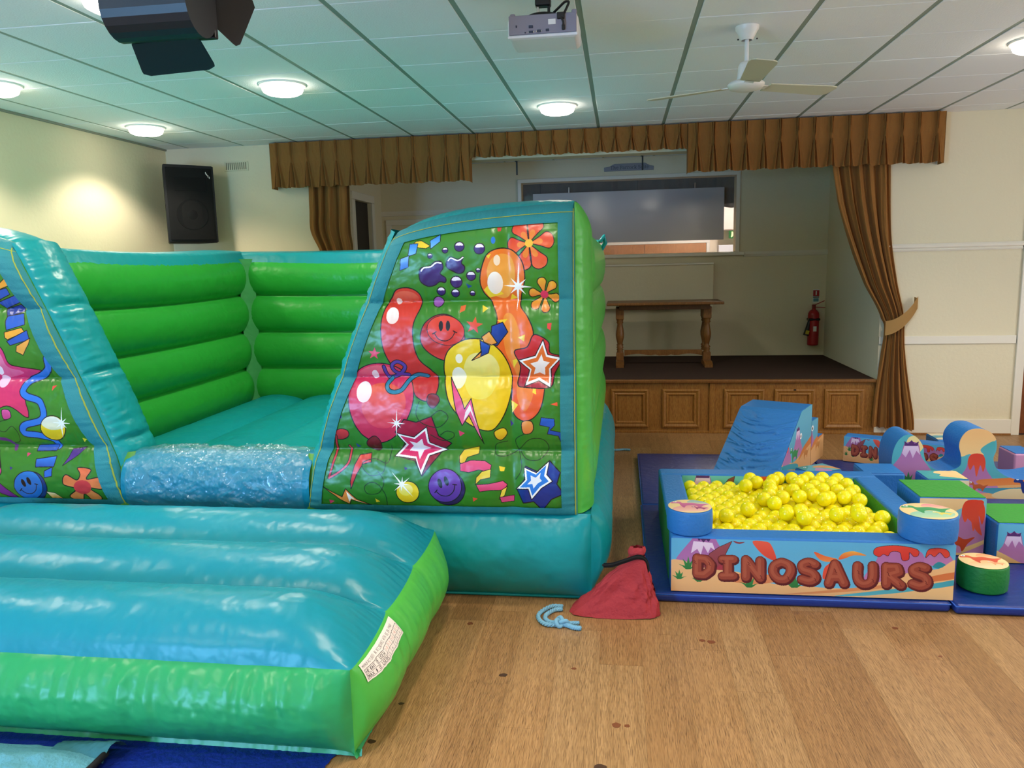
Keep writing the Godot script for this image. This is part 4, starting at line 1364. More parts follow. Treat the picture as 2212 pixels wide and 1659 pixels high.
func grass(a: Art, x: float, y: float, s: float) -> void:
	for q in [[-50, 20], [-28, 50], [0, 62], [25, 45], [55, 15]]:
		a.poly("3f8f4c", "2f7a40", 0, [x - 12 * s, y - 8 * s, x + q[0] * s * 0.5 - 6 * s, y + q[1] * s * 0.5, x + q[0] * s, y + q[1] * s, x + q[0] * s * 0.5 + 8 * s, y + q[1] * s * 0.55, x + 12 * s, y - 8 * s])

func volcano(a: Art, x: float, y: float, s: float, lava: bool) -> void:
	a.blob("a868a4", "c288b8", 0, [x - 130 * s, y, x - 60 * s, y + 120 * s, x - 35 * s, y + 200 * s, x + 35 * s, y + 200 * s, x + 60 * s, y + 120 * s, x + 130 * s, y, x, y - 20 * s])
	if lava:
		a.blob("d8402f", "e8603c", 0, [x - 48 * s, y + 170 * s, x - 30 * s, y + 215 * s, x + 30 * s, y + 215 * s, x + 50 * s, y + 165 * s, x + 40 * s, y + 110 * s, x + 22 * s, y + 150 * s, x + 5 * s, y + 80 * s, x - 12 * s, y + 150 * s, x - 32 * s, y + 120 * s])
	else:
		a.poly("e8d0e8", "d4b0d4", 0, [x - 50 * s, y + 140 * s, x - 36 * s, y + 195 * s, x + 36 * s, y + 195 * s, x + 52 * s, y + 130 * s, x + 30 * s, y + 155 * s, x + 12 * s, y + 110 * s, x - 8 * s, y + 160 * s, x - 28 * s, y + 115 * s])
		a.poly("5a2f6c", "5a2f6c", 0, [x - 38 * s, y + 185 * s, x - 40 * s, y + 215 * s, x - 20 * s, y + 198 * s, x, y + 220 * s, x + 18 * s, y + 198 * s, x + 40 * s, y + 212 * s, x + 36 * s, y + 185 * s])

func dino(a: Art, x: float, y: float, s: float, c1: String, c2: String) -> void:
	a.blob(c1, c2, 0, [x - 120 * s, y + 70 * s, x - 95 * s, y + 95 * s, x - 60 * s, y + 85 * s, x - 40 * s, y + 55 * s, x + 20 * s, y + 62 * s, x + 70 * s, y + 40 * s, x + 130 * s, y + 55 * s, x + 90 * s, y + 10 * s, x + 60 * s, y - 40 * s, x + 40 * s, y - 5 * s, x - 20 * s, y - 5 * s, x - 40 * s, y - 45 * s, x - 60 * s, y, x - 70 * s, y + 45 * s, x - 115 * s, y + 52 * s])
	a.ell("ffffff", "ffffff", 0, x - 92 * s, y + 84 * s, 13 * s, 13 * s)
	a.ell("20181a", "20181a", 0, x - 94 * s, y + 83 * s, 6 * s, 6 * s)

func scenery(w: float, h: float, k: float, sky: String, sand: String) -> Art:
	var a := Art.new(w, h, k, sky)
	a.blob(sand, sand, 0, [-50, -50, -50, h * 0.30, w * 0.2, h * 0.36, w * 0.45, h * 0.24, w * 0.7, h * 0.30, w + 50, h * 0.40, w + 50, -50])
	return a

func soft_play() -> void:
	var navy := bumpy(mat("mat_navy", "10317f", 0.35, 0.5), noise_normal(0.02, 6.0, 4, 6), 1.5, 0.25)
	var blue := bumpy(mat("foam_blue", "2f78c4", 0.5, 0.4), noise_normal(0.05, 5.0, 4, 8), 1.6, 0.3)
	var green := bumpy(mat("foam_green", "3a9a3c", 0.5, 0.4), noise_normal(0.05, 5.0, 4, 8), 1.6, 0.3)
	var dgreen := bumpy(mat("foam_dark_green", "1f7a34", 0.5, 0.4), noise_normal(0.05, 5.0, 4, 8), 1.6, 0.3)
	# floor mats
	for q in [[0.13, 1.565, -5.19, -3.735, "navy blue floor mat under the front of the ball pit"], [0.14, 1.565, -6.64, -5.20, "navy blue floor mat under the slide behind the ball pit"], [1.575, 3.02, -5.17, -3.715, "navy blue floor mat under the green drum at the right"], [1.575, 3.02, -6.50, -5.18, "navy blue floor mat under the wavy blue foam piece"]]:
		var o := thing("floor_mat", q[4], "mat", Vector3((q[0] + q[1]) / 2, 0, (q[2] + q[3]) / 2), 0, "navy blue floor mats")
		var s := Vector3(q[1] - q[0], MAT_T - 0.002, q[3] - q[2])
		part(o, "mat_body", rb(Vector3(0, s.y / 2 + 0.001, 0), s, 0.02, 4), navy)
		var sm := Buf.new()
		sm.tube(PackedVector3Array([Vector3(-s.x / 2 + 0.004, 0.040, s.z / 2 - 0.004), Vector3(s.x / 2 - 0.004, 0.040, s.z / 2 - 0.004), Vector3(s.x / 2 - 0.004, 0.040, -s.z / 2 + 0.004), Vector3(-s.x / 2 + 0.004, 0.040, -s.z / 2 + 0.004)]), 0.004, 6, true)
		part(o, "welt", sm, mat("mat_welt", "2a5cc0", 0.4))
	# ball pit: four foam walls
	var W := 1.335
	var x0 := 0.245
	var h := 0.29
	var tk := 0.14
	var fa := Art.new(1345, 300, 1.2, "5fb0d8")
	art_dinosaurs(fa)
	var pit := thing("ball_pit", "square foam ball pit with DINOSAURS print and blue rims", "ball pit", Vector3(0, MAT_T, 0))
	var fw := cushion(pit, "front_wall", Vector3(W, h, tk), blue, Vector3(x0 + W / 2, 0, -3.83))
	cover(fw, W - 0.006, h - 0.012, fa.tex(), "dinosaurs_print", Vector3(0, 0.004, tk / 2), Vector3.ZERO, Rect2(0.0, 0.0, 1.0, 0.985))
	var ba := scenery(1050, 290, 1.0, "6cc0b4", "e8b860")
	volcano(ba, 130, 70, 1.1, false)
	volcano(ba, 770, 60, 1.25, true); volcano(ba, 960, 90, 0.9, true)
	grass(ba, 100, 60, 1.3)
	ba.poly("8a4a34", "6e3426", 2, [190, 40, 210, 150, 290, 270, 330, 290, 310, 180, 330, 60])
	ba.blob("e86a34", "dc4a2c", 0, [460, 290, 560, 290, 590, 200, 640, 150, 560, 170, 500, 230])
	ba.blob("e8702c", "e8502c", 0, [480, 210, 520, 225, 600, 180, 660, 215, 700, 210, 640, 190, 610, 150, 560, 175])
	ba.blob("6a2f22", "6a2f22", 0, [585, 165, 600, 180, 620, 165, 610, 140, 590, 145])
	ba.ell("f0e070", "e0c850", 0, 440, 215, 30, 14); ba.ell("f4e8a0", "e8d060", 0, 470, 235, 14, 22)
	dino(ba, 380, 60, 0.7, "c8682c", "b0501c")
	ba.ell("ffffff", "ffffff", 0, 690, 100, 16, 13); ba.ell("ffffff", "ffffff", 0, 725, 100, 16, 13); ba.ell("20181a", "20181a", 0, 690, 98, 6, 6); ba.ell("20181a", "20181a", 0, 724, 98, 6, 6)
	var bw := cushion(pit, "back_wall", Vector3(W, h, tk), blue, Vector3(x0 + W / 2, 0, -4.99))
	cover(bw, W - 2 * tk - 0.01, h - 0.012, ba.tex(), "pit_back_print", Vector3(0, 0.004, tk / 2))
	for q in [[x0 + tk / 2, 1.0], [x0 + W - tk / 2, -1.0]]:
		var sw := cushion(pit, "side_wall", Vector3(tk, h, 1.02), blue, Vector3(q[0], 0, -4.41))
		for e in [1.0, -1.0]:
			part(sw, "side_cover", rb(Vector3(0, h / 2 - 0.004, 0), Vector3(0.005, h - 0.02, 1.0), 0.002, 1), green if e == q[1] else dgreen, Vector3(e * (tk / 2 - 0.0005), 0, 0))
	part(pit, "pit_base", rb(Vector3(x0 + W / 2, 0.005, -4.41), Vector3(W - 2 * tk - 0.01, 0.01, 1.01), 0.003), navy)
	# two drums that stand on the corners of the front wall, a third on the mat
	var tops := []
	for k in 3:
		var a := Art.new(240, 240, 1.5, "f0d49c")
		a.blob(["e8a0a0", "8cc8b8", "f2c088"][k], ["f0c0b0", "b8d8b0", "f4d8b0"][k], 0, [20, 60, 60, 20, 180, 30, 220, 90, 160, 110, 60, 100])
		a.blob(["6cb0c8", "e88ca0", "f0a070"][k], "f4d8a8", 0, [130, 150, 210, 140, 225, 190, 150, 225, 110, 190])
		dino(a, 120, 115, 0.85, ["d878a8", "48a870", "e06a48"][k], ["c05a90", "389860", "d85038"][k])
		dino(a, 170, 70, 0.35, ["a84878", "f0e070", "f4b088"][k], ["903868", "e0c850", "e89060"][k])
		tops.append(a.tex())
	var drum := func(at: Vector3, r: float, hh: float, m: Material, k: int, label: String) -> void:
		var o := thing("foam_drum", label, "foam drum", at, 0, "round foam drums")
		var b := Buf.new()
		b.lathe(Vector3.ZERO, [[0.0, 0.0], [r * 0.9, 0.0], [r - 0.006, 0.003], [r, 0.010], [r + 0.003, hh * 0.5], [r, hh - 0.010], [r - 0.006, hh - 0.002], [r * 0.9, hh], [0.0, hh]], 44)
		part(o, "drum_body", b, m)
		disc_cover(o, r - 0.004, hh - 0.001, tops[k], "drum_top_%d" % k)
	drum.call(Vector3(0.345, MAT_T + h, -3.862), 0.112, 0.125, blue, 0, "blue foam drum with pink dinosaur top on the pit's left front corner")
	drum.call(Vector3(1.475, MAT_T + h, -3.842), 0.130, 0.130, blue, 1, "blue foam drum with green dinosaur top on the pit's right front corner")
	drum.call(Vector3(1.785, MAT_T, -3.945), 0.112, 0.135, dgreen, 2, "green foam drum with red dinosaur top on the mat")
	balls(x0 + tk + 0.008, x0 + W - tk - 0.008, -4.908, -3.908)

	# slide, with the stairs behind it
	var A := -28.0
	var sl := thing("foam_slide", "blue foam slide wedge with printed side behind the ball pit", "slide", Vector3(1.15, MAT_T, -6.13), A)
	var sw2 := 0.475
	var pr := PackedVector2Array([Vector2(0.66, 0), Vector2(0.66, 0.02), Vector2(0.01, 0.475), Vector2(-0.02, 0.49), Vector2(-0.29, 0.50), Vector2(-0.29, 0)])
	var sb := Buf.new()
	sb.prism(pr, -sw2 / 2, sw2 / 2, 0.006)
	part(sl, "wedge", sb, blue, Vector3.ZERO, Vector3(0, -90, 0))
	# rumpled cover on the sliding face
	sb = Buf.new()
	sb.grid(70, 150, func(u: float, v: float) -> Vector3:
		var p := Vector2(lerpf(0.655, 0.012, v), lerpf(0.024, 0.475, v))
		var wv := pow(1.0 - absf(noi.get_noise_2d(u * 1.1 + 3.0, v * 6.5 + 0.5 * sin(u * 3.5))), 7.0)
		var off := 0.003 + 0.017 * wv * pillow(u, 0.35) * pillow(v, 0.4)
		return Vector3((u - 0.5) * (sw2 - 0.008), p.y + off * 0.82, p.x + off * 0.57))
	part(sl, "slide_cover", sb, blue, Vector3.ZERO, Vector3.ZERO, "rumpled blue slide cover")
	var sa := scenery(1000, 560, 0.8, "62b0cc", "ecb478")
	sa.blob("f4e0a0", "f0d088", 0, [250, 470, 280, 520, 340, 540, 400, 500, 360, 440, 300, 420])
	volcano(sa, 560, 170, 1.0, false); volcano(sa, 300, 160, 0.8, true); dino(sa, 480, 170, 0.9, "4a9c60", "38884c"); dino(sa, 780, 120, 0.7, "d89858", "c87c40")
	sa.blob("d8783c", "e09050", 0, [600, 120, 800, 170, 1000, 200, 1000, 260, 850, 230, 700, 190])
	sa.blob("3f9fb0", "5fb8c4", 0, [0, 170, 300, 150, 560, 100, 560, 60, 300, 110, 0, 130])
	sa.ell("ffffff", "ffffff", 0, 640, 300, 26, 24); sa.ell("20181a", "20181a", 0, 640, 298, 12, 12)
	grass(sa, 200, 80, 1.3)
	var sat := sa.tex()
	var spm := printed("slide_side_print", sat, 0.45, 0.4)
	spm.texture_repeat = true
	sb = Buf.new()
	sb.prism(pr, 0.0, 0.004)
	for k in sb.t.size():
		sb.t[k] = Vector2(0.64 - sb.v[k].x, 1.0 - sb.v[k].y / 0.56)
	part(sl, "printed_side", sb, spm, Vector3(sw2 / 2 + 0.004, 0, 0), Vector3(0, -90, 0))
	var stp := thing("foam_stairs", "foam stairs with printed side at the back of the slide", "foam stairs", Vector3(1.15 + 0.47 * 0.30, MAT_T, -6.13 - 0.883 * 0.30), A)
	var pr2 := PackedVector2Array([Vector2(0, 0), Vector2(0, 0.36), Vector2(-0.18, 0.36), Vector2(-0.18, 0.19), Vector2(-0.37, 0.19), Vector2(-0.37, 0)])
	sb = Buf.new()
	sb.prism(pr2, -sw2 / 2, sw2 / 2, 0.006)
	part(stp, "stair_body", sb, blue, Vector3.ZERO, Vector3(0, -90, 0))
	sb = Buf.new()
	sb.prism(pr2, 0.0, 0.004)
	for k in sb.t.size():
		sb.t[k] = Vector2(0.62 - sb.v[k].x * 0.9, 1.0 - sb.v[k].y / 0.56)
	part(stp, "printed_side", sb, spm, Vector3(sw2 / 2 + 0.004, 0, 0), Vector3(0, -90, 0))

	# second, smaller bar with the same print
	var bar := thing("foam_bar", "small foam bar with DINOSAURS print near the stage", "foam bar", Vector3(1.79, MAT_T, -6.43), -26.0)
	cushion(bar, "bar_body", Vector3(0.74, 0.215, 0.13), blue, Vector3(0.37, 0, -0.065))
	cover(bar, 0.735, 0.205, M["dinosaurs_print"].albedo_texture, "dinosaurs_print", Vector3(0.37, 0.004, 0.0))
	# wavy piece with two humps
	var wv := thing("foam_wave", "wavy foam piece with two tall humps and volcano print", "foam wave", Vector3(1.84, MAT_T, -5.46))
	var top := [[0.0, 0.0], [0.005, 0.15], [0.0, 0.28], [0.02, 0.37], [0.06, 0.425], [0.105, 0.44], [0.155, 0.42], [0.195, 0.36], [0.205, 0.30], [0.225, 0.25], [0.27, 0.205], [0.33, 0.185], [0.39, 0.195], [0.44, 0.23], [0.44, 0.30], [0.425, 0.36], [0.435, 0.42], [0.475, 0.47], [0.535, 0.485], [0.60, 0.47], [0.65, 0.42], [0.66, 0.34], [0.645, 0.28], [0.67, 0.21], [0.73, 0.16], [0.82, 0.135], [0.92, 0.14], [1.02, 0.17], [1.06, 0.20], [1.08, 0.0]]
	var cv := Curve2D.new()
	var wp := PackedVector2Array()
	for k in top.size() - 1:
		var P := func(e: int) -> Vector2: return Vector2(top[clampi(e, 1, top.size() - 2)][0], top[clampi(e, 1, top.size() - 2)][1])
		if k == 0:
			wp.append(Vector2(0, 0)); continue
		for s in 4:
			wp.append(P.call(k).cubic_interpolate(P.call(k + 1), P.call(k - 1), P.call(k + 2), s / 4.0) if k < top.size() - 2 else Vector2(1.06, 0.20) if s == 0 else Vector2(1.06 + 0.005 * s, 0.20 - 0.05 * s))
	wp.append(Vector2(1.08, 0.0))
	sb = Buf.new()
	sb.prism(wp, -0.27, 0.0, 0.0)
	part(wv, "wave_body", sb, blue)
	var wa := scenery(1100, 500, 0.9, "58b0bc", "e8b070")
	wa.blob("f0dc9c", "f0d088", 0, [90, 330, 100, 420, 180, 430, 200, 360, 150, 300])
	volcano(wa, 120, 150, 1.15, false); grass(wa, 110, 110, 1.2)
	wa.blob("f0b878", "f4d090", 0, [430, 300, 430, 480, 600, 490, 660, 420, 600, 370, 580, 300, 520, 260, 500, 310])
	wa.blob("4aa8a8", "58b0bc", 0, [560, 340, 640, 400, 650, 340, 620, 290])
	volcano(wa, 540, 60, 1.15, true)
	wa.blob("e0793c", "e8904c", 0, [560, 130, 800, 150, 1100, 170, 1100, 120, 800, 100, 600, 90])
	wa.blob("3f8fa8", "4f9fb4", 0, [560, 70, 800, 80, 1100, 100, 1100, 40, 700, 30])
	wa.blob("e8d8a8", "d8c090", 0, [650, 20, 760, 70, 950, 60, 1000, 0, 800, -20])
	dino(wa, 880, 75, 0.8, "243c8c", "1c3078"); dino(wa, 560, 70, 0.5, "c8683c", "b8582c")
	sb = Buf.new()
	sb.prism(wp, 0.0, 0.004)
	for k in sb.t.size():
		sb.t[k] = Vector2(sb.v[k].x / 1.1, 1.0 - sb.v[k].y / 0.5)
	part(wv, "printed_side", sb, printed("wave_print", wa.tex(), 0.45, 0.4))
	# blocks
	var block := func(at: Vector3, s: Vector3, turn: float, top_m: Material, side_m: Material, label: String, art: Art, key: String, top_art: Art) -> void:
		var o := thing("foam_block", label, "foam block", at, turn, "loose foam blocks")
		cushion(o, "block_body", s, side_m)
		if top_art == null:
			part(o, "top_cover", rb(Vector3(0, s.y + 0.0005, 0), Vector3(s.x - 0.014, 0.005, s.z - 0.014), 0.002, 1), top_m)
		else:
			cover(o, s.x - 0.012, s.z - 0.012, top_art.tex(), key + "_top", Vector3(0, s.y - 0.001, s.z / 2 - 0.006), Vector3(-90, 0, 0))
		if art != null:
			cover(o, s.x - 0.010, s.y - 0.010, art.tex(), key, Vector3(0, 0.004, s.z / 2 - 0.001))
	var a1 := scenery(360, 330, 1.6, "7cc4dc", "e8c088")
	a1.blob("f0d0a0", "ecc890", 0, [-20, 200, -20, 340, 220, 340, 260, 300, 180, 250, 160, 200, 60, 170])
	volcano(a1, 290, 40, 1.3, true)
	a1.blob("d84434", "e05a40", 0, [240, 250, 270, 300, 320, 325, 345, 310, 320, 260, 330, 180, 345, 120, 310, 150, 290, 190, 260, 220])
	a1.poly("eccc94", "e0b878", 0, [240, 10, 360, 70, 360, 95, 240, 40])
	dino(a1, 190, 60, 0.9, "c8502c", "b8401c")
	block.call(Vector3(1.80, MAT_T, -4.54), Vector3(0.352, 0.332, 0.35), 0.0, green, blue, "tall foam block with green top and red volcano print beside the pit", a1, "block_volcano_print", null)
	var a2 := Art.new(430, 225, 1.4, "62b4d4")
	volcano(a2, 80, -10, 0.9, false)
	a2.poly("ecc488", "e0b070", 0, [0, 0, 0, 70, 40, 50, 110, 10, 130, 0])
	a2.ell("f0e0a0", "e8d080", 0, 165, 170, 14, 8); a2.ell("f4e8b0", "f0e0a0", 0, 185, 180, 8, 14); a2.ell("8ca8d0", "8ca8d0", 0, 160, 185, 10, 6)
	volcano(a2, 330, -10, 1.0, true)
	block.call(Vector3(2.205, MAT_T, -4.445), Vector3(0.43, 0.225, 0.35), 0.0, green, blue, "low foam block with green top cut by the right edge", a2, "block_purple_print", null)
	block.call(Vector3(1.715, MAT_T, -5.33), Vector3(0.255, 0.235, 0.26), 0.0, blue, blue, "plain blue foam block behind the pit's right back corner", null, "", null)
	var a3 := Art.new(260, 200, 1.4, "3fa0a8")
	a3.blob("f4d8a0", "f0c888", 0, [100, 60, 120, 100, 90, 140, 140, 190, 270, 210, 270, 20, 180, 30])
	var a4 := Art.new(260, 150, 1.4, "4fb0b8")
	a4.blob("f4e8c8", "e8d8b0", 0, [0, 120, 120, 140, 270, 120, 270, 160, 0, 160])
	block.call(Vector3(2.105, MAT_T, -5.30), Vector3(0.26, 0.205, 0.22), 0.0, blue, blue, "small foam block with sand and sea print on top", a4, "block_sea_print", a3)
	var a5 := Art.new(300, 220, 1.4, "6cb8c8")
	a5.blob("f0b078", "e8a060", 0, [120, 150, 220, 170, 310, 80, 310, 0, 200, 90])
	a5.blob("c8a0d0", "b888c0", 0, [60, 20, 120, 110, 180, 60, 200, 0])
	a5.blob("3f9898", "58a8a8", 0, [-10, 100, 60, 140, 120, 210, 20, 230, -10, 200])
	a5.ell("ffffff", "ffffff", 0, 60, 175, 14, 12); a5.ell("20181a", "20181a", 0, 58, 174, 6, 6)
	block.call(Vector3(1.45, MAT_T, -5.82), Vector3(0.27, 0.10, 0.20), 30.0, blue, blue, "low foam block with printed top between slide and pit", null, "block_low", a5)
	var a6 := Art.new(260, 250, 1.2, "e8dcc0")
	a6.blob("6cb0c0", "4fa0b0", 0, [0, 60, 100, 90, 200, 70, 260, 100, 260, 160, 120, 150, 0, 140])
	block.call(Vector3(2.70, MAT_T, -6.62), Vector3(0.34, 0.17, 0.25), 0.0, blue, blue, "blue foam block with striped top behind the humps", null, "block_striped", a6)
	block.call(Vector3(2.92, MAT_T, -6.05), Vector3(0.16, 0.20, 0.25), 0.0, blue, mat("foam_pink", "c890b8", 0.5), "pink foam block behind the taller hump", null, "", null)

func balls(x0: float, x1: float, z0: float, z1: float) -> void:
	var r := 0.041
	var ym := mat("ball_yellow", "f9ea12", 0.2, 0.5)
	ym.subsurf_scatter_enabled = true
	ym.subsurf_scatter_strength = 0.15
	var sp := SphereMesh.new()
	sp.radius = r
	sp.height = 2 * r
	sp.radial_segments = 28
	sp.rings = 14
	var P := PackedVector3Array()
	var put := func(y: float, jit: float, keep: float) -> void:
		var row := 0
		var z := z0 + r + 0.004
		while z < z1 - r:
			var x := x0 + r + 0.004 + (r if row % 2 else 0.0)
			while x < x1 - r:
				if rng.randf() < keep:
					P.append(Vector3(clampf(x + rng.randf_range(-jit, jit), x0 + r, x1 - r), y + rng.randf_range(-jit, jit), clampf(z + rng.randf_range(-jit, jit), z0 + r, z1 - r)))
				x += 2 * r + 0.001
			z += 2 * r * 0.875
			row += 1
	put.call(0.075 + r, 0.004, 1.0)
	put.call(0.08 + r + 0.067, 0.006, 1.0)
	var under := P.size()
	put.call(0.082 + r + 0.136, 0.014, 1.0)
	# a scattered last layer, higher towards the back and the right, open at the back left
	var row := 0
	var z := z0 + r
	while z < z1 - r:
		var x := x0 + r + (0.0 if row % 2 else r)
		while x < x1 - r:
			var u := (x - x0) / (x1 - x0)
			var w := (z - z0) / (z1 - z0)
			var keep := 0.30 - (0.75 if u < 0.32 and w < 0.5 else 0.0) - (0.35 if w > 0.8 else 0.0) + (0.2 if u > 0.35 and w < 0.45 else 0.0)
			if rng.randf() < keep:
				P.append(Vector3(x + rng.randf_range(-0.035, 0.035), 0.082 + r + 0.200, z + rng.randf_range(-0.035, 0.035)))
			x += 2 * r + 0.002
		z += 2 * r * 0.88
		row += 1
	# let the two upper layers settle
	for it in 40:
		for a in range(under, P.size()):
			for b in range(a + 1, P.size()):
				var d := P[a] - P[b]
				if absf(d.x) < 2 * r and absf(d.z) < 2 * r and absf(d.y) < 2 * r:
					var l := d.length()
					if l < 2 * r and l > 0.0001:
						var q := d / l * (2 * r - l) * 0.5
						P[a] += q; P[b] -= q
			for b in under:
				var d := P[a] - P[b]
				if absf(d.y) < 2 * r and absf(d.x) < 2 * r and absf(d.z) < 2 * r:
					var l := d.length()
					if l < 2 * r and l > 0.0001:
						P[a] += d / l * (2 * r - l)
			P[a].y -= 0.0010 * (1.0 - it / 40.0)
			P[a] = Vector3(clampf(P[a].x, x0 + r, x1 - r), minf(P[a].y, 0.345), clampf(P[a].z, z0 + r, z1 - r))
	var mm := MultiMesh.new()
	mm.transform_format = MultiMesh.TRANSFORM_3D
	mm.mesh = sp
	mm.instance_count = under
	for k in under:
		mm.set_instance_transform(k, Transform3D(Basis.IDENTITY, P[k]))
	var low := MultiMeshInstance3D.new()
	low.name = "buried_balls"
	low.multimesh = mm
	low.material_override = ym
	add_child(low)
	tag(low, "yellow plastic balls buried below the top of the ball pit", "balls", "", "stuff")
	for k in range(under, P.size()):
		solo("play_ball", sp, ym, P[k], "glossy yellow plastic ball in the foam ball pit", "ball", "yellow balls in the ball pit")

# ---------------------------------------------------------------- hall things
func hall_things() -> void:
	# wall speaker
	var s := thing("wall_speaker", "black loudspeaker on the wall bracket in the left corner", "speaker", Vector3(-4.30, 1.985, -7.37), 45.0)
	var b := Buf.new()
	b.prism(PackedVector2Array([Vector2(-0.235, 0.19), Vector2(-0.15, -0.19), Vector2(0.15, -0.19), Vector2(0.235, 0.19)]), 0.0, 0.745, 0.01)
	part(s, "cabinet", b, mat("speaker_body", "17171a", 0.6, 0.4), Vector3.ZERO, Vector3(-90, 0, 0)).scale.y = -1.0
	var gr := Buf.new()
	gr.grid(24, 24, func(u: float, v: float) -> Vector3: return Vector3((u - 0.5) * 0.43, lerpf(0.03, 0.715, v), 0.196 + 0.018 * pillow(u, 0.5)))
	var gp := part(s, "grille", gr, bumpy(mat("grille", "0b0b0c", 0.7, 0.35), noise_normal(0.4, 8.0, 1, 2), 4.0, 0.6))
	var cone := Buf.new()
	cone.lathe(Vector3.ZERO, [[0.14, 0.0], [0.148, 0.004], [0.145, 0.006], [0.12, 0.002], [0.05, 0.0025], [0.045, 0.006], [0.0, 0.008]], 36)
	part(gp, "woofer", cone, mat("woofer", "0c0c0d", 0.7, 0.3), Vector3(0.0, 0.27, 0.2095), Vector3(90, 0, 0))
	part(gp, "horn", rb(Vector3(0, 0.56, 0.211), Vector3(0.30, 0.13, 0.006), 0.003), mat("speaker_horn", "0b0b0c", 0.7, 0.3))
	var bd := Buf.new()
	for q in 4:
		bd.rbox(Vector3(0.155 + q * 0.011, 0.672 - q * 0.014, 0.2065), Vector3(0.008, 0.024 - 0.002 * (q % 2), 0.006), 0.002, 1)
	part(gp, "badge", bd, M.chrome)
	part(s, "bracket", rb(Vector3(0, 0.40, -0.23), Vector3(0.1, 0.2, 0.12), 0.006), M.black)
	# air vent
	var v := thing("air_vent", "small cream air vent with vertical slots beside the valance", "vent", Vector3(-3.90, 2.715, BACK))
	part(v, "vent_frame", rb(Vector3(0, 0.047, 0.004), Vector3(0.262, 0.098, 0.008), 0.003), mat("vent_cream", "d8cfb0", 0.6))
	for k in 11:
		part(v, "slot", rb(Vector3(-0.105 + k * 0.021, 0.047, 0.0085), Vector3(0.009, 0.07, 0.003), 0.001, 1), mat("vent_slot", "7c745c", 0.8))
	projector()
	fan()
	spotlight()
	ground_things()

func projector() -> void:
	var o := thing("projector", "white and grey projector hanging from a black ceiling mount", "projector", Vector3(-0.345, 2.70, -3.655))
	var white := mat("projector_white", "e4e6ea", 0.35, 0.5)
	var grey := mat("projector_grey", "8e8a98", 0.5, 0.4)
	var b := Buf.new()
	b.rbox(Vector3(0, 0.055, -0.125), Vector3(0.32, 0.10, 0.25), 0.024, 4)
	part(o, "case", b, white)
	part(o, "rear_panel", rb(Vector3(0, 0.062, 0.001), Vector3(0.305, 0.082, 0.008), 0.003), grey)
	part(o, "rear_lip", rb(Vector3(0, 0.012, 0.002), Vector3(0.315, 0.014, 0.014), 0.006), white)
	for q in [[-0.135, 0.104], [0.142, 0.108]]:
		part(o, "foot", rb(Vector3(q[0], q[1], -0.01), Vector3(0.024, 0.018, 0.024), 0.006), grey)
	for q in [[-0.052, 0.052, 0.019, 0.012], [-0.052, 0.030, 0.018, 0.010], [-0.016, 0.032, 0.016, 0.011], [0.022, 0.034, 0.015, 0.011], [-0.118, 0.056, 0.006, 0.010], [-0.078, 0.028, 0.006, 0.006]]:
		part(o, "socket", rb(Vector3(q[0], q[1], 0.006), Vector3(q[2], q[3], 0.005), 0.0015, 1), mat("socket_blue", "20304a", 0.4))
	for q in [[-0.0635, 0.030], [-0.0405, 0.030], [-0.027, 0.031], [-0.005, 0.032]]:
		part(o, "screw", rb(Vector3(q[0], q[1], 0.006), Vector3(0.005, 0.007, 0.005), 0.002, 1), M.chrome)
	part(o, "sticker", rb(Vector3(0.043, 0.068, 0.006), Vector3(0.034, 0.023, 0.002), 0.0008, 1), M.white)
	part(o, "plug", rb(Vector3(0.083, 0.090, 0.010), Vector3(0.034, 0.028, 0.016), 0.004), M.black)
	b = Buf.new()
	b.tube(smooth3([Vector3(0.085, 0.08, 0.02), Vector3(0.094, 0.06, 0.022), Vector3(0.094, 0.045, 0.014)]), 0.005, 8)
	b.tube(smooth3([Vector3(0.04, 0.13, -0.09), Vector3(0.07, 0.145, -0.06), Vector3(0.10, 0.158, -0.03), Vector3(0.118, 0.15, -0.01), Vector3(0.112, 0.125, 0.008), Vector3(0.100, 0.10, 0.014)]), 0.0055, 8)
	part(o, "cable", b, M.black)
	part(o, "jack", rb(Vector3(0.094, 0.040, 0.012), Vector3(0.014, 0.024, 0.012), 0.004), M.black)
	b = Buf.new()
	b.lathe(Vector3(-0.005, 0.103, -0.11), [[0.095, 0.0], [0.092, 0.012], [0.075, 0.022], [0.0, 0.026]], 36)
	var mt := part(o, "ceiling_mount", b, M.black)
	part(mt, "mount_arm", rb(Vector3(-0.03, 0.15, -0.11), Vector3(0.012, 0.05, 0.02), 0.003), M.chrome)
	part(mt, "mount_arm", rb(Vector3(0.02, 0.15, -0.11), Vector3(0.012, 0.05, 0.02), 0.003), M.black)
	part(mt, "mount_head", rb(Vector3(-0.006, 0.185, -0.11), Vector3(0.072, 0.035, 0.05), 0.008), M.black)
	b = Buf.new()
	b.lathe(Vector3(-0.006, 0.20, -0.11), [[0.027, 0.0], [0.027, 0.05], [0.045, 0.052], [0.055, 0.0575]], 24)
	part(mt, "mount_pole", b, M.black)

func smooth3(p: Array) -> PackedVector3Array:
	var r := PackedVector3Array()
	for k in p.size() - 1:
		for s in 8:
			r.append(p[k].cubic_interpolate(p[k + 1], p[maxi(k - 1, 0)], p[mini(k + 2, p.size() - 1)], s / 8.0))
	r.append(p[-1])
	return r

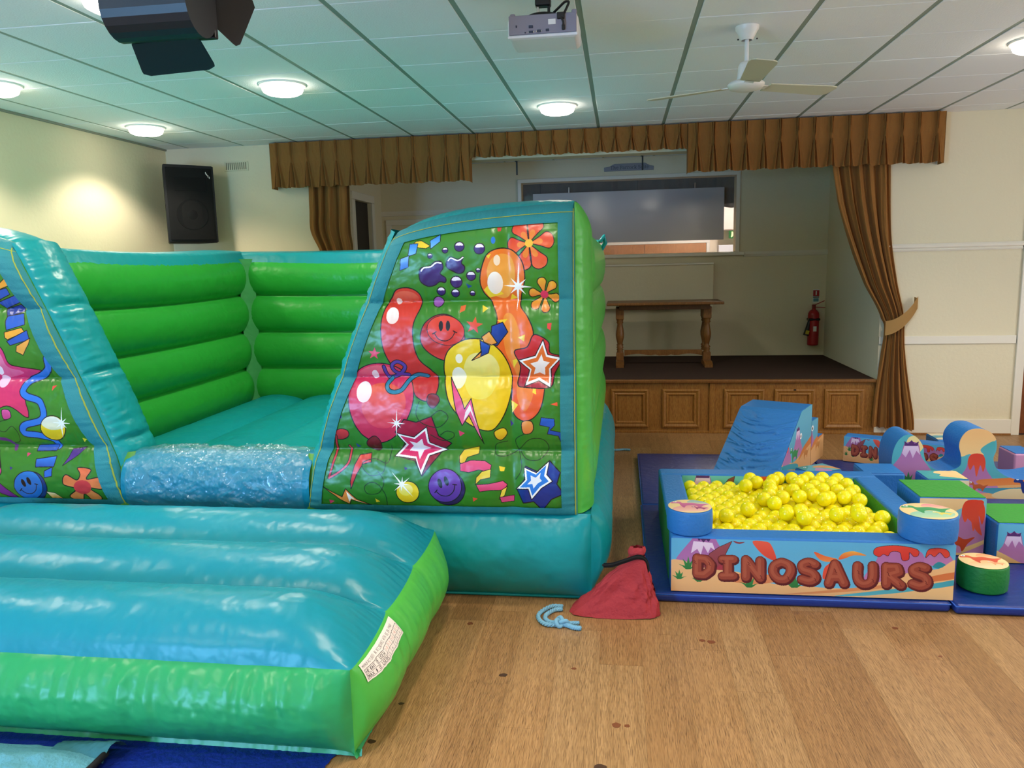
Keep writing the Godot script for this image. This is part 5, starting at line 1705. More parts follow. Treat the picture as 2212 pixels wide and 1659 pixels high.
func fan() -> void:
	var o := thing("ceiling_fan", "white three-bladed ceiling fan on a short rod", "ceiling fan", Vector3(0.69, 2.64, -4.62))
	var w := mat("fan_white", "e8e6e0", 0.35, 0.5)
	var b := Buf.new()
	b.lathe(Vector3.ZERO, [[0.03, 0.245], [0.034, 0.25], [0.055, 0.29], [0.062, 0.30], [0.064, 0.3175]], 28)
	part(o, "canopy", b, w)
	for q in [-0.05, 0.05]:
		part(o, "canopy_screw", rb(Vector3(q, 0.247, 0.02), Vector3(0.008, 0.008, 0.008), 0.003), M.black)
	b = Buf.new()
	b.lathe(Vector3.ZERO, [[0.012, 0.13], [0.012, 0.25]], 16)
	part(o, "rod", b, w)
	b = Buf.new()
	b.lathe(Vector3.ZERO, [[0.050, 0.040], [0.050, 0.045], [0.044, 0.11], [0.034, 0.13], [0.012, 0.138]], 28)
	part(o, "motor_cover", b, w)
	b = Buf.new()
	b.lathe(Vector3.ZERO, [[0.0, -0.022], [0.05, -0.020], [0.085, -0.010], [0.098, 0.004], [0.100, 0.016], [0.085, 0.030], [0.05, 0.036]], 40)
	part(o, "hub", b, w)
	for k in 3:
		var an := [206.0, -26.0, 90.0][k] as float
		var bl := Buf.new()
		var pl := PackedVector2Array([Vector2(0.13, -0.052), Vector2(0.52, -0.070), Vector2(0.56, -0.062), Vector2(0.575, -0.04), Vector2(0.575, 0.04), Vector2(0.56, 0.062), Vector2(0.52, 0.070), Vector2(0.13, 0.052)])
		bl.prism(pl, -0.003, 0.003, 0.001)
		var dir := Vector3(cos(deg_to_rad(an)), 0, sin(deg_to_rad(an)))
		var holder := part(o, "blade", bl, mat("fan_blade", "cfccb4", 0.45, 0.4), Vector3(0, 0.006, 0))
		holder.basis = Basis(dir, Vector3(0, 1, 0).cross(dir).rotated(dir, -0.14), Vector3(0, 1, 0).rotated(dir, -0.14))
		var arm := Buf.new()
		arm.rbox(Vector3(0.11, 0, 0), Vector3(0.10, 0.05, 0.006), 0.002, 1)
		part(holder, "blade_arm", arm, w)

func flap(o: Node, called: String, pts: Array, m: Material) -> void:
	# a thin sheet through four corners, with thickness
	var b := Buf.new()
	var nn: Vector3 = (pts[1] - pts[0]).cross(pts[3] - pts[0]).normalized() * 0.0015
	for e in [1.0, -1.0]:
		b.grid(16, 12, func(u: float, v: float) -> Vector3:
			# rounded far corners
			var w := u
			if v > 0.85:
				var k := (v - 0.85) / 0.15
				var ins := 0.10 * (1.0 - sqrt(maxf(0.0, 1.0 - k * k)))
				w = lerpf(ins, 1.0 - ins, u)
			return pts[0].lerp(pts[1], w).lerp(pts[3].lerp(pts[2], w), v) + nn * e, e < 0.0)
	part(o, called, b, m)

func spotlight() -> void:
	var o := thing("stage_spotlight", "black stage spotlight with barn doors hanging from the ceiling", "spotlight", Vector3(-1.345, 2.365, -2.2))
	var k := mat("spot_black", "0d0d13", 0.42, 0.5)
	var b := Buf.new()
	var pr := PackedVector2Array()
	for a in 15:
		var t := lerpf(0.15 * PI, -1.02 * PI, a / 14.0)
		pr.append(Vector2(0.085 * cos(t), 0.085 + 0.085 * sin(t)))
	pr.append(Vector2(-0.085, 0.13)); pr.append(Vector2(-0.06, 0.145)); pr.append(Vector2(-0.06, 0.33)); pr.append(Vector2(0.06, 0.33)); pr.append(Vector2(0.06, 0.14))
	b.prism(pr, -0.13, 0.13, 0.0)
	part(o, "housing", b, k, Vector3(0.03, 0, 0), Vector3(0, 90, 0))
	b = Buf.new()
	b.rbox(Vector3(-0.01, 0.30, 0.0), Vector3(0.31, 0.15, 0.20), 0.012)
	part(o, "driver_box", b, k, Vector3(0.03, 0, 0.05), Vector3(12, 0, 0))
	b = Buf.new()
	b.rbox(Vector3(0.03, 0.10, -0.09), Vector3(0.25, 0.16, 0.02), 0.004)
	part(o, "lens_frame", b, k)
	flap(o, "barn_door", [Vector3(-0.10, 0.012, -0.055), Vector3(0.115, 0.018, -0.055), Vector3(0.11, -0.045, -0.16), Vector3(-0.135, -0.055, -0.16)], k)
	flap(o, "barn_door", [Vector3(0.135, 0.215, -0.11), Vector3(0.115, 0.085, -0.11), Vector3(0.185, 0.008, -0.16), Vector3(0.25, 0.14, -0.17)], k)
	part(o, "rating_label", rb(Vector3(0, 0, 0), Vector3(0.050, 0.030, 0.002), 0.0008, 1), mat("label_grey", "c4c4d0", 0.6), Vector3(-0.03, 0.152, 0.095), Vector3(35, 0, 0))
	part(o, "warning_label", rb(Vector3(0, 0, 0), Vector3(0.020, 0.014, 0.002), 0.0008, 1), mat("label_red", "c8506a", 0.6), Vector3(-0.085, 0.150, 0.095), Vector3(35, 0, 0))
	b = Buf.new()
	b.lathe(Vector3(0, 0.37, 0.0), [[0.02, 0.0], [0.02, 0.20], [0.05, 0.205], [0.05, 0.228]], 20)
	part(o, "ceiling_clamp", b, k)

func ground_things() -> void:
	# red sandbag at the castle corner
	var red := bumpy(mat("sandbag_red", "a8383e", 0.75, 0.3), noise_normal(0.05, 6.0, 4, 12), 2.0, 0.5)
	var o := thing("sandbag", "red fabric sandbag leaning at the castle's front corner", "sandbag", Vector3(-0.035, 0, -3.612))
	var b := Buf.new()
	b.grid(72, 40, func(u: float, v: float) -> Vector3:
		var an := -TAU * u
		var ca := cos(an)
		var sa := sin(an)
		var e := 0.55
		var sx := signf(ca) * pow(absf(ca), e)
		var sz := signf(sa) * pow(absf(sa), e)
		var t := v
		var rx := lerpf(0.225, 0.034, pow(t, 0.88))
		var rz := lerpf(0.085, 0.022, pow(t, 0.8))
		var cx := 0.115 * pow(t, 0.9)
		var fold := 0.030 * noi.get_noise_2d(u * 13.0, t * 2.0 + 4.0) * sin(PI * minf(t + 0.12, 1.0))
		var corner := 0.012 * pow(absf(sx * sz), 3.0) * (1.0 - t)
		if v < 0.04: rx *= 0.96 + v; 
		return Vector3(cx + sx * (rx + fold), 0.002 + t * 0.285 + corner, sz * (rz + fold * 0.8) - 0.02 * t))
	part(o, "bag", b, red)
	b = Buf.new()
	b.grid(20, 8, func(u: float, v: float) -> Vector3:
		var an := -TAU * u
		var r := 0.028 + 0.014 * sin(PI * v) + 0.008 * sin(u * TAU * 5.0) * v
		return Vector3(0.105 + r * cos(an) + 0.01 * v, 0.275 + 0.055 * v, -0.02 + r * 0.7 * sin(an)))
	part(o, "neck", b, red)
	b = Buf.new()
	for e in [[Vector3(-0.055, 0.245, 0.02), Vector3(-0.01, 0.255, 0.035), Vector3(0.05, 0.275, 0.03), Vector3(0.11, 0.29, 0.015), Vector3(0.15, 0.27, 0.0), Vector3(0.165, 0.225, 0.0), Vector3(0.15, 0.18, 0.005), Vector3(0.165, 0.13, 0.01), Vector3(0.19, 0.085, 0.012)]]:
		var p := smooth3(e)
		b.grid(p.size() - 1, 3, func(u: float, v: float) -> Vector3:
			var k := mini(int(round(u * (p.size() - 1))), p.size() - 1)
			return p[k] + Vector3(0.004, (v - 0.5) * 0.024, 0.0))
		b.tube(p, 0.006, 6)
	part(o, "strap", b, M.black_matt, Vector3.ZERO, Vector3.ZERO, "black webbing strap")
	# light blue rope with a knot
	var rope := mat("rope_blue", "7fb4d0", 0.8, 0.3)
	o = thing("rope", "light blue knotted rope on the floor in front of the castle corner", "rope", Vector3.ZERO)
	var twist := func(pts: PackedVector3Array, r: float) -> Buf:
		var q := Buf.new()
		for e in 3:
			var st := PackedVector3Array()
			for k in pts.size():
				var d := (pts[mini(k + 1, pts.size() - 1)] - pts[maxi(k - 1, 0)]).normalized()
				var s := d.cross(Vector3.UP).normalized()
				var an := k * 1.1 + TAU * e / 3.0
				st.append(pts[k] + s * cos(an) * r * 0.55 + s.cross(d) * sin(an) * r * 0.55)
			q.tube(st, r * 0.62, 6)
		return q
	part(o, "strand", twist.call(smooth3([Vector3(-0.29, 0.012, -3.62), Vector3(-0.347, 0.012, -3.615), Vector3(-0.395, 0.012, -3.537), Vector3(-0.393, 0.012, -3.472), Vector3(-0.352, 0.012, -3.420), Vector3(-0.29, 0.012, -3.425)]), 0.010), rope)
	part(o, "strand", twist.call(smooth3([Vector3(-0.29, 0.012, -3.588), Vector3(-0.33, 0.012, -3.575), Vector3(-0.362, 0.012, -3.52), Vector3(-0.36, 0.012, -3.475), Vector3(-0.335, 0.012, -3.445), Vector3(-0.28, 0.012, -3.44)]), 0.010), rope)
	part(o, "strand", twist.call(smooth3([Vector3(-0.29, 0.014, -3.43), Vector3(-0.253, 0.012, -3.420), Vector3(-0.225, 0.012, -3.402), Vector3(-0.190, 0.012, -3.395)]), 0.011), rope)
	part(o, "strand", twist.call(smooth3([Vector3(-0.28, 0.014, -3.44), Vector3(-0.245, 0.014, -3.44), Vector3(-0.20, 0.012, -3.448)]), 0.009), rope)
	var kn := PackedVector3Array()
	for k in 40:
		var t := TAU * k / 40.0
		kn.append(Vector3(-0.285 + 0.020 * cos(2.0 * t) + 0.012 * cos(t), 0.020 + 0.012 * sin(3.0 * t), -3.435 + 0.020 * sin(2.0 * t) - 0.010 * sin(t)))
	b = Buf.new()
	b.tube(kn, 0.010, 8, true)
	part(o, "knot", b, rope)
	o = thing("rope", "light blue rope end on the floor at the castle's back corner", "rope", Vector3.ZERO)
	part(o, "strand", twist.call(smooth3([Vector3(-0.12, 0.012, -6.88), Vector3(-0.03, 0.012, -6.90), Vector3(0.02, 0.012, -6.915), Vector3(0.08, 0.012, -6.905)]), 0.010), rope)
	# ground sheet and a folded storage bag at the front of the step
	var tarp := bumpy(mat("tarp_navy", "122a8c", 0.45, 0.45), noise_normal(0.03, 8.0, 4, 15), 2.0, 0.5)
	b = Buf.new()
	b.grid(130, 50, func(u: float, v: float) -> Vector3:
		var x := lerpf(-3.5, -1.0 + 0.03 * noi.get_noise_1d(v * 5.0), u)
		var z := lerpf(-2.46, -1.55, v)
		return Vector3(x, 0.005 + 0.012 * maxf(0.0, noi.get_noise_2d(x * 2.2, z * 4.0)) * clampf((z + 2.34) / 0.1, 0, 1), z), true)
	solo("ground_sheet", b, tarp, Vector3.ZERO, "dark blue ground sheet under the front of the step mat", "ground sheet")
	var fab := bumpy(mat("bag_teal", "5f9fb0", 0.8, 0.25), noise_normal(0.04, 8.0, 4, 16), 2.0, 0.6)
	o = thing("storage_bag", "pale teal crumpled storage bag at the bottom left corner", "bag", Vector3.ZERO)
	b = Buf.new()
	for e in [0.0, 1.0]:
		b.grid(90, 50, func(u: float, v: float) -> Vector3:
			var x := lerpf(-3.2, -1.80 + 0.02 * sin(v * 9.0) - 0.06 * v, u)
			var z := lerpf(-2.27 + 0.012 * noi.get_noise_1d(u * 9.0), -1.60, v)
			var ed := minf(minf(u, 1.0 - u) * 8.0, minf(v, 1.0 - v) * 6.0)
			return Vector3(x, 0.026 + 0.012 * e + (0.035 * e + 0.022 * noi.get_noise_2d(x * 3.5, z * 5.0) + 0.012 * noi.get_noise_2d(x * 11.0, z * 9.0)) * clampf(ed, 0, 1), z), true)
	part(o, "sheet", b, fab)
	b = Buf.new()
	b.grid(30, 12, func(u: float, v: float) -> Vector3:
		return Vector3(lerpf(-1.98, -1.755, u) - 0.02 * v, 0.030 + 0.045 * pillow(v, 0.8) * (0.5 + 0.5 * u) + 0.006 * noi.get_noise_2d(u * 8.0, v * 5.0), lerpf(-2.315, -2.21, v)), true)
	part(o, "folded_mouth", b, mat("bag_dark_teal", "2f7078", 0.8))
	b = Buf.new()
	b.tube(smooth3([Vector3(-1.80, 0.03, -2.26), Vector3(-1.78, 0.05, -2.22), Vector3(-1.79, 0.04, -2.16), Vector3(-1.82, 0.02, -2.10)]), 0.012, 8)
	part(o, "drawcord_hem", b, M.black_matt)

# ---------------------------------------------------------------- print designs, in millimetres
func art_balloons(a: Art) -> void:
	a.poly("2f86e0", "7fc4ff", 3, [801,1401,852,1430,850,1395,802,1361])
	a.poly("f4d22c", "f4d22c", 3, [711,1382,732,1400,758,1402,802,1376,780,1364,746,1368])
	a.poly("2f86e0", "7fc4ff", 3, [700,1387,741,1389,730,1341,689,1328])
	a.poly("8cc8ff", "2f70d8", 3, [654,1319,696,1333,689,1277,646,1263])
	a.blob("452a7c", "3a2068", 4, [966,1368,962,1357,953,1349,942,1346,930,1350,922,1358,919,1370,922,1381,931,1389,943,1392,955,1388,963,1380])
	a.blob("f3eefb", "f3eefb", 0, [924,1376,934,1387,952,1387,961,1375,947,1374,935,1374])
	a.blob("452a7c", "3a2068", 4, [1065,1356,1061,1344,1052,1335,1038,1332,1025,1335,1016,1345,1013,1358,1017,1370,1027,1379,1040,1382,1053,1379,1062,1369])
	a.blob("f3eefb", "f3eefb", 0, [1019,1365,1029,1378,1050,1377,1060,1364,1045,1363,1032,1362])
	a.blob("452a7c", "3a2068", 4, [887,1353,885,1347,880,1342,873,1340,866,1342,861,1347,859,1354,862,1361,867,1365,874,1367,880,1365,885,1360])
	a.blob("f3eefb", "f3eefb", 0, [862,1358,868,1364,879,1364,884,1357,876,1357,869,1356])
	a.blob("452a7c", "3a2068", 4, [810,1329,808,1323,804,1319,798,1318,792,1319,788,1324,787,1329,788,1335,793,1339,799,1340,805,1339,809,1334])
	a.blob("f3eefb", "f3eefb", 0, [789,1333,794,1338,803,1338,808,1332,801,1332,795,1331])
	a.blob("452a7c", "3a2068", 4, [1040,1256,1038,1251,1034,1247,1029,1246,1024,1247,1020,1251,1019,1256,1020,1261,1024,1265,1030,1266,1035,1265,1039,1261])
	a.blob("f3eefb", "f3eefb", 0, [1021,1259,1025,1265,1034,1264,1038,1259,1032,1259,1026,1258])
	a.blob("452a7c", "3a2068", 4, [1016,1230,1013,1219,1004,1211,993,1208,982,1211,974,1220,971,1231,974,1242,983,1249,994,1252,1005,1249,1013,1241])
	a.blob("f3eefb", "f3eefb", 0, [976,1237,985,1248,1003,1248,1012,1236,998,1236,987,1235])
	a.blob("452a7c", "3a2068", 4, [948,1203,944,1189,933,1179,919,1175,905,1179,895,1190,891,1204,896,1217,906,1227,921,1231,935,1227,945,1216])
	a.blob("f3eefb", "f3eefb", 0, [897,1212,909,1226,932,1225,943,1211,926,1210,912,1209])
	a.blob("452a7c", "3a2068", 4, [862,1159,859,1149,851,1142,840,1139,830,1142,823,1150,820,1160,824,1170,831,1177,842,1180,852,1177,860,1169])
	a.blob("f3eefb", "f3eefb", 0, [825,1166,834,1176,850,1176,858,1165,846,1164,835,1164])
	a.blob("452a7c", "3a2068", 4, [930,1149,927,1140,919,1133,909,1130,900,1133,893,1140,890,1150,893,1159,901,1166,911,1169,921,1166,928,1159])
	a.blob("f3eefb", "f3eefb", 0, [895,1156,903,1165,919,1165,926,1155,914,1154,904,1154])
	a.blob("452a7c", "3a2068", 4, [1006,1147,1005,1141,1000,1136,993,1135,987,1136,982,1141,981,1147,983,1153,988,1158,994,1160,1000,1158,1005,1153])
	a.blob("f3eefb", "f3eefb", 0, [984,1151,989,1157,999,1157,1004,1151,996,1150,990,1150])
	a.blob("b472c4", "8a4a9c", 4, [848,1108,844,1096,834,1087,821,1083,809,1087,799,1096,796,1109,800,1122,810,1131,823,1134,836,1130,845,1121])
	a.blob("4a2c84", "35205e", 5, [740,1240,751,1272,796,1282,822,1301,852,1300,860,1271,844,1245,869,1223,865,1202,838,1205,813,1189,778,1185,746,1207])
	a.curve("ffffff", 7, [752,1259,766,1273,800,1278,827,1296,851,1294])
	a.blob("4a2c84", "35205e", 5, [876,1295,897,1321,935,1310,961,1322,951,1293,965,1274,958,1250,933,1243,904,1256,880,1271])
	a.curve("ffffff", 6, [886,1304,901,1316,933,1304,959,1318])
	a.blob("e8402a", "ee6a35", 4, [1270,1381,1229,1407,1196,1427,1197,1453,1215,1471,1240,1478,1264,1467,1268,1430,1273,1383])
	a.blob("e8402a", "ee6a35", 4, [1276,1383,1272,1434,1268,1474,1290,1491,1315,1489,1337,1475,1343,1448,1315,1419,1280,1382])
	a.blob("e8402a", "ee6a35", 4, [1282,1379,1324,1406,1356,1428,1382,1417,1392,1394,1390,1369,1370,1351,1332,1362,1283,1375])
	a.blob("e8402a", "ee6a35", 4, [1281,1370,1324,1336,1358,1310,1358,1280,1340,1262,1314,1256,1289,1272,1284,1314,1277,1368])
	a.blob("e8402a", "ee6a35", 4, [1275,1368,1279,1315,1283,1273,1260,1253,1234,1255,1212,1269,1207,1298,1235,1329,1271,1369])
	a.blob("e8402a", "ee6a35", 4, [1269,1373,1232,1348,1203,1327,1180,1339,1172,1363,1173,1388,1192,1405,1226,1392,1269,1377])
	a.blob("f08a34", "f08a34", 0, [1273,1379,1254,1395,1239,1408,1237,1421,1242,1428,1251,1430,1262,1422,1267,1403,1274,1379])
	a.blob("f08a34", "f08a34", 0, [1276,1380,1278,1407,1279,1427,1288,1438,1297,1438,1304,1432,1304,1418,1292,1401,1277,1379])
	a.blob("f08a34", "f08a34", 0, [1279,1377,1303,1388,1321,1397,1335,1394,1340,1386,1338,1377,1326,1370,1305,1373,1279,1376])
	a.blob("f08a34", "f08a34", 0, [1278,1373,1298,1352,1314,1336,1316,1321,1311,1313,1301,1313,1290,1323,1284,1344,1277,1372])
	a.blob("f08a34", "f08a34", 0, [1274,1372,1273,1344,1271,1322,1262,1310,1253,1310,1246,1316,1245,1331,1258,1349,1273,1372])
	a.blob("f08a34", "f08a34", 0, [1272,1375,1251,1365,1234,1357,1222,1361,1218,1369,1220,1377,1231,1384,1249,1380,1272,1376])
	a.blob("f7c23c", "f7c23c", 0, [1294,1375,1291,1366,1284,1360,1275,1357,1265,1360,1258,1367,1256,1376,1259,1386,1266,1392,1275,1395,1285,1392,1292,1385])
	a.blob("f3b93a", "ee8236", 4, [1338,1140,1322,1169,1309,1192,1314,1209,1327,1216,1342,1214,1352,1199,1347,1173,1341,1140])
	a.blob("f3b93a", "ee8236", 4, [1343,1139,1355,1170,1364,1193,1381,1200,1394,1193,1401,1181,1396,1164,1374,1153,1344,1138])
	a.blob("f3b93a", "ee8236", 4, [1345,1135,1376,1137,1400,1139,1412,1127,1412,1113,1404,1101,1387,1098,1369,1113,1344,1133])
	a.blob("f3b93a", "ee8236", 4, [1342,1130,1356,1098,1367,1073,1361,1056,1347,1050,1333,1053,1324,1070,1331,1096,1340,1130])
	a.blob("f3b93a", "ee8236", 4, [1338,1130,1324,1098,1314,1072,1297,1065,1283,1070,1276,1083,1281,1101,1305,1114,1336,1132])
	a.blob("f3b93a", "ee8236", 4, [1336,1135,1305,1129,1281,1124,1268,1135,1267,1149,1273,1161,1289,1166,1310,1153,1336,1137])
	a.blob("e23a66", "e23a66", 0, [1359,1135,1357,1125,1350,1118,1340,1116,1330,1119,1324,1126,1321,1135,1324,1145,1331,1152,1341,1154,1350,1151,1357,1144])
	a.blob("f0802c", "ec5a2a", 5, [1052,1286,1082,1337,1141,1357,1198,1343,1240,1291,1251,1215,1232,1140,1226,1083,1259,1034,1286,967,1287,889,1322,802,1335,694,1318,595,1278,541,1228,527,1185,555,1171,615,1173,704,1136,803,1104,891,1101,959,1113,1027,1085,1104,1048,1153,1035,1210])
	a.blob("f5a544", "f4b04e", 0, [1070,1238,1091,1304,1140,1331,1188,1311,1205,1235,1184,1160,1154,1122,1096,1142])
	a.blob("f49a3c", "f2803a", 0, [1142,1026,1181,1045,1218,968,1226,851,1272,753,1280,655,1239,575,1201,635,1194,753,1148,871])
	a.poly("f8d838", "f8d838", 0, [1050,1162,1088,1200,1145,1141,1076,1124])
	a.poly("f8d838", "f8d838", 0, [1112,1017,1161,1021,1141,997])
	a.poly("f8d838", "f8d838", 0, [1213,934,1247,948,1242,914])
	a.poly("f8d838", "f8d838", 0, [1181,822,1215,832,1185,783])
	a.poly("f8d838", "f8d838", 0, [1171,625,1205,605,1175,565])
	a.poly("f8d838", "f8d838", 0, [1070,1323,1094,1332,1081,1309])
	a.poly("f8d838", "f8d838", 0, [1184,1141,1212,1121,1173,1112])
	a.poly("f8d838", "f8d838", 0, [1286,724,1295,655,1276,665])
	a.blob("fffaf0", "f6e6d6", 0, [1144,1194,1139,1167,1125,1148,1106,1141,1088,1149,1075,1168,1070,1195,1076,1222,1090,1241,1109,1248,1127,1240,1140,1220])
	a.blob("fde6c8", "fde6c8", 0, [1135,1301,1133,1288,1127,1279,1119,1276,1112,1279,1106,1289,1104,1302,1107,1314,1113,1323,1121,1327,1128,1323,1134,1314])
	a.blob("f2a24e", "e8783a", 4, [1223,520,1268,526,1279,491,1262,464,1227,465])
	a.blob("e0402c", "c8282c", 5, [590,1132,622,1172,682,1179,731,1149,737,1091,703,1013,697,934,718,835,776,775,809,725,797,655,750,623,699,645,671,695,612,756,560,836,537,936,542,1035,568,1103])
	a.blob("e86a50", "e0503c", 0, [594,1127,631,1161,692,1159,725,1130,699,1106,639,1104])
	a.blob("fff6f0", "f4dcd4", 0, [627,1045,622,1025,610,1011,594,1006,578,1011,567,1026,564,1046,569,1066,582,1081,597,1086,613,1080,624,1066])
	a.blob("f8d8cc", "f8d8cc", 0, [638,1115,636,1107,631,1101,623,1099,616,1102,612,1107,610,1115,612,1123,618,1129,625,1131,632,1128,637,1123])
	a.blob("8e1c20", "6e1418", 4, [761,655,802,655,816,625,784,589,754,615])
	a.blob("a81c20", "d83a30", 5, [735,954,761,1012,827,1048,896,1035,948,961,953,907,920,853,879,824,829,829,770,865,739,909])
	a.blob("e4472e", "d8352c", 3, [951,948,929,917,889,901,841,904,798,925,773,958,771,996,793,1026,834,1042,881,1040,923,1019,949,985])
	a.blob("1a1418", "1a1418", 0, [848,994,847,982,843,973,838,969,833,972,829,981,827,993,828,1005,832,1014,838,1017,843,1014,847,1006])
	a.blob("1a1418", "1a1418", 0, [883,995,882,983,878,974,873,970,867,973,863,982,862,994,863,1006,867,1015,872,1018,877,1015,881,1007])
	a.curve("1a1418", 4, [805,960,824,932,857,921,889,935,907,964])
	a.stroke("1a1418", 5, [797,956,814,966])
	a.stroke("1a1418", 5, [915,960,899,969])
	a.blob("f5d526", "f2c81c", 5, [842,795,870,874,942,922,1012,931,1080,911,1137,852,1170,763,1172,675,1145,575,1104,505,1063,476,998,489,929,534,871,605,844,695])
	a.blob("f8ec96", "f6e04c", 0, [937,774,979,853,1078,852,1116,773,1073,655,992,635,944,695])
	a.blob("fffdf2", "fbf4c4", 0, [947,737,941,710,927,690,909,683,891,690,878,710,874,737,880,764,894,783,913,790,930,783,943,763])
	a.blob("fffae0", "fffae0", 0, [939,834,936,822,929,813,920,810,911,813,905,822,903,834,906,846,913,854,922,857,931,854,937,845])
	a.blob("f4d22c", "e0a820", 4, [1086,472,1130,490,1147,460,1117,426,1091,439])
	a.poly("1f4fb4", "123a8c", 4, [1087,990,1139,1007,1162,959,1111,894,1080,913])
	a.poly("f2b04a", "e8922c", 4, [1037,939,1075,965,1113,909,1085,899,1049,913])
	a.poly("2a62cc", "123a8c", 4, [1029,923,1077,896,1067,860,983,823,1032,870])
	a.poly("f2a24a", "f2a24a", 3, [983,823,1034,867,1027,841])
	a.blob("e0305c", "cc2450", 5, [348,655,363,727,418,787,502,812,594,796,663,736,685,655,665,564,609,472,545,420,481,409,410,450,363,542])
	a.blob("ea5a3c", "e03c58", 0, [418,594,465,696,569,706,638,655,635,574,558,492,465,502])
	a.blob("f06a7c", "e8486c", 0, [379,732,423,779,502,802,583,784,612,751,510,756])
	a.blob("fff6f4", "f6d8dc", 0, [470,668,463,643,448,624,427,617,408,624,395,643,391,668,397,694,413,712,433,719,452,712,466,694])
	a.blob("f9dce0", "f9dce0", 0, [504,754,501,743,494,735,486,732,477,735,471,743,469,754,472,766,479,774,488,777,496,774,502,765])
	a.blob("8c1a2a", "5e1018", 4, [429,413,473,444,502,409,490,365,438,377])
	a.curve("1a1418", 22, [537,794,555,741,612,754,645,794,610,820,579,800,597,764,658,751])
	a.curve("5c3aa0", 15, [537,794,555,741,612,754,645,794,610,820,579,800,597,764,658,751])
	a.curve("1a1418", 24, [753,745,704,751,662,726,619,675,567,670,548,701,572,734])
	a.curve("1f7fa0", 17, [753,745,704,751,662,726,619,675,567,670,548,701,572,734])
	a.poly("b0163f", "8c1034", 5, [775,549,804,447,866,407,811,360,757,298,713,243,675,317,582,337,627,410,583,466,633,533,694,518])
	a.poly("ffffff", "ffffff", 4, [746,495,753,411,842,369,750,341,709,243,677,326,568,337,629,400,586,463,675,439])
	a.poly("e02c68", "e02c68", 0, [736,473,741,405,812,371,739,349,706,271,681,337,593,346,642,396,608,447,679,428])
	a.poly("f6eef4", "f6eef4", 0, [716,430,719,395,756,377,718,365,700,324,687,359,641,363,667,390,649,416,686,406])
	a.blob("d8302e", "b01c3c", 5, [1192,866,1256,888,1291,947,1358,913,1366,860,1421,835,1384,753,1361,689,1242,689,1203,704,1219,793])
	a.poly("ffffff", "ffffff", 4, [1334,924,1354,850,1421,835,1367,777,1364,686,1306,719,1238,694,1263,773,1210,822,1294,846])
	a.poly("ee7630", "ee7630", 0, [1330,898,1346,839,1400,827,1357,780,1354,708,1308,734,1253,714,1273,777,1231,816,1298,835])
	a.poly("fff6f0", "fff6f0", 0, [1324,852,1333,819,1363,812,1339,786,1337,745,1311,760,1281,749,1292,784,1268,806,1305,817])
	a.poly("1a3c9c", "162c7c", 5, [1353,325,1406,270,1389,214,1423,164,1360,132,1314,69,1272,118,1219,108,1189,180,1243,253,1234,298,1293,274])
	a.poly("ffffff", "ffffff", 4, [1353,325,1340,259,1368,227,1313,190,1262,128,1247,185,1184,180,1232,232,1227,293,1289,268])
	a.poly("2a7fe0", "2a7fe0", 0, [1337,304,1327,253,1349,227,1306,199,1266,150,1255,195,1205,191,1243,231,1239,279,1287,259])
	a.poly("f4f8ff", "f4f8ff", 0, [1310,268,1305,241,1316,228,1294,214,1274,189,1268,212,1243,209,1262,230,1260,255,1285,244])
	a.poly("e8407c", "f27ca4", 4, [870,737,927,635,941,585,975,637,999,524,1028,405,962,553,926,502,898,575])
	a.poly("fff4f6", "fff4f6", 0, [945,570,969,610,1003,494,971,575,934,524])
	a.poly("ee7a30", "f4a850", 4, [190,181,285,124,309,171,362,113,455,72,333,110,320,83,274,109])
	a.poly("fff6ea", "fff6ea", 0, [311,157,359,104,411,84,333,118,321,96])
	a.blob("e03a3c", "b0202c", 4, [341,461,338,445,324,432,303,424,282,423,265,430,257,444,261,459,275,472,295,481,317,481,334,474])
	a.stroke("1a1418", 16, [270,444,260,344,225,226])
	a.curve("1a1418", 16, [225,226,283,260,328,303,339,355,330,387])
	a.stroke("c82c34", 9, [270,444,260,344,225,226])
	a.curve("d84048", 9, [225,226,283,260,328,303,339,355,330,387])
	a.poly("e84a3c", "c82830", 4, [388,343,447,352,448,307,404,298,374,249,339,170,337,208,361,293])
	a.blob("f5d92c", "f0c81c", 4, [694,158,685,129,662,107,632,99,602,106,581,127,575,156,584,185,607,207,637,215,667,208,687,187])
	a.blob("fbf0a0", "f7e04c", 0, [662,171,657,155,643,144,625,139,608,143,595,154,591,170,597,186,610,198,628,202,646,198,658,187])
	a.poly("ffffff", "ffffff", 0, [553,267,604,211,612,240,613,210,649,235,618,203,647,197,617,195,661,132,610,189,602,160,601,189,565,164,596,196,567,203,597,205])
	a.blob("3a2070", "2a1650", 4, [931,180,918,135,886,101,842,89,799,100,768,132,758,177,772,222,805,255,848,268,891,256,921,224])
	a.blob("7a4ab8", "5a2f98", 4, [913,194,901,150,869,118,826,105,784,116,754,148,744,191,757,235,790,268,832,280,874,269,904,238])
	a.blob("1a1418", "1a1418", 0, [814,212,816,199,815,189,811,184,805,186,798,193,793,204,791,216,792,226,796,231,802,230,809,223])
	a.blob("1a1418", "1a1418", 0, [847,224,849,212,848,202,844,197,838,198,831,205,826,216,824,229,825,238,829,244,835,242,841,235])
	a.curve("1a1418", 4, [782,165,808,144,844,143,871,168,880,202])
	a.stroke("1a1418", 5, [775,158,788,173])
	a.stroke("1a1418", 5, [889,201,870,204])
	a.poly("f4d838", "e8b82c", 3, [902,341,923,370,1005,391,999,352,943,336,926,305,903,310])
	a.poly("ea5a88", "d83a70", 3, [906,305,962,323,1033,320,1065,301,1057,266,1002,278,950,264,908,271])
	a.poly("f4dc4c", "e8c02c", 3, [1017,270,1063,283,1059,240,1010,229,984,203,988,239])
	a.poly("ea5a88", "d83a70", 3, [987,203,1050,209,1122,225,1143,205,1130,179,1060,176,1003,167])
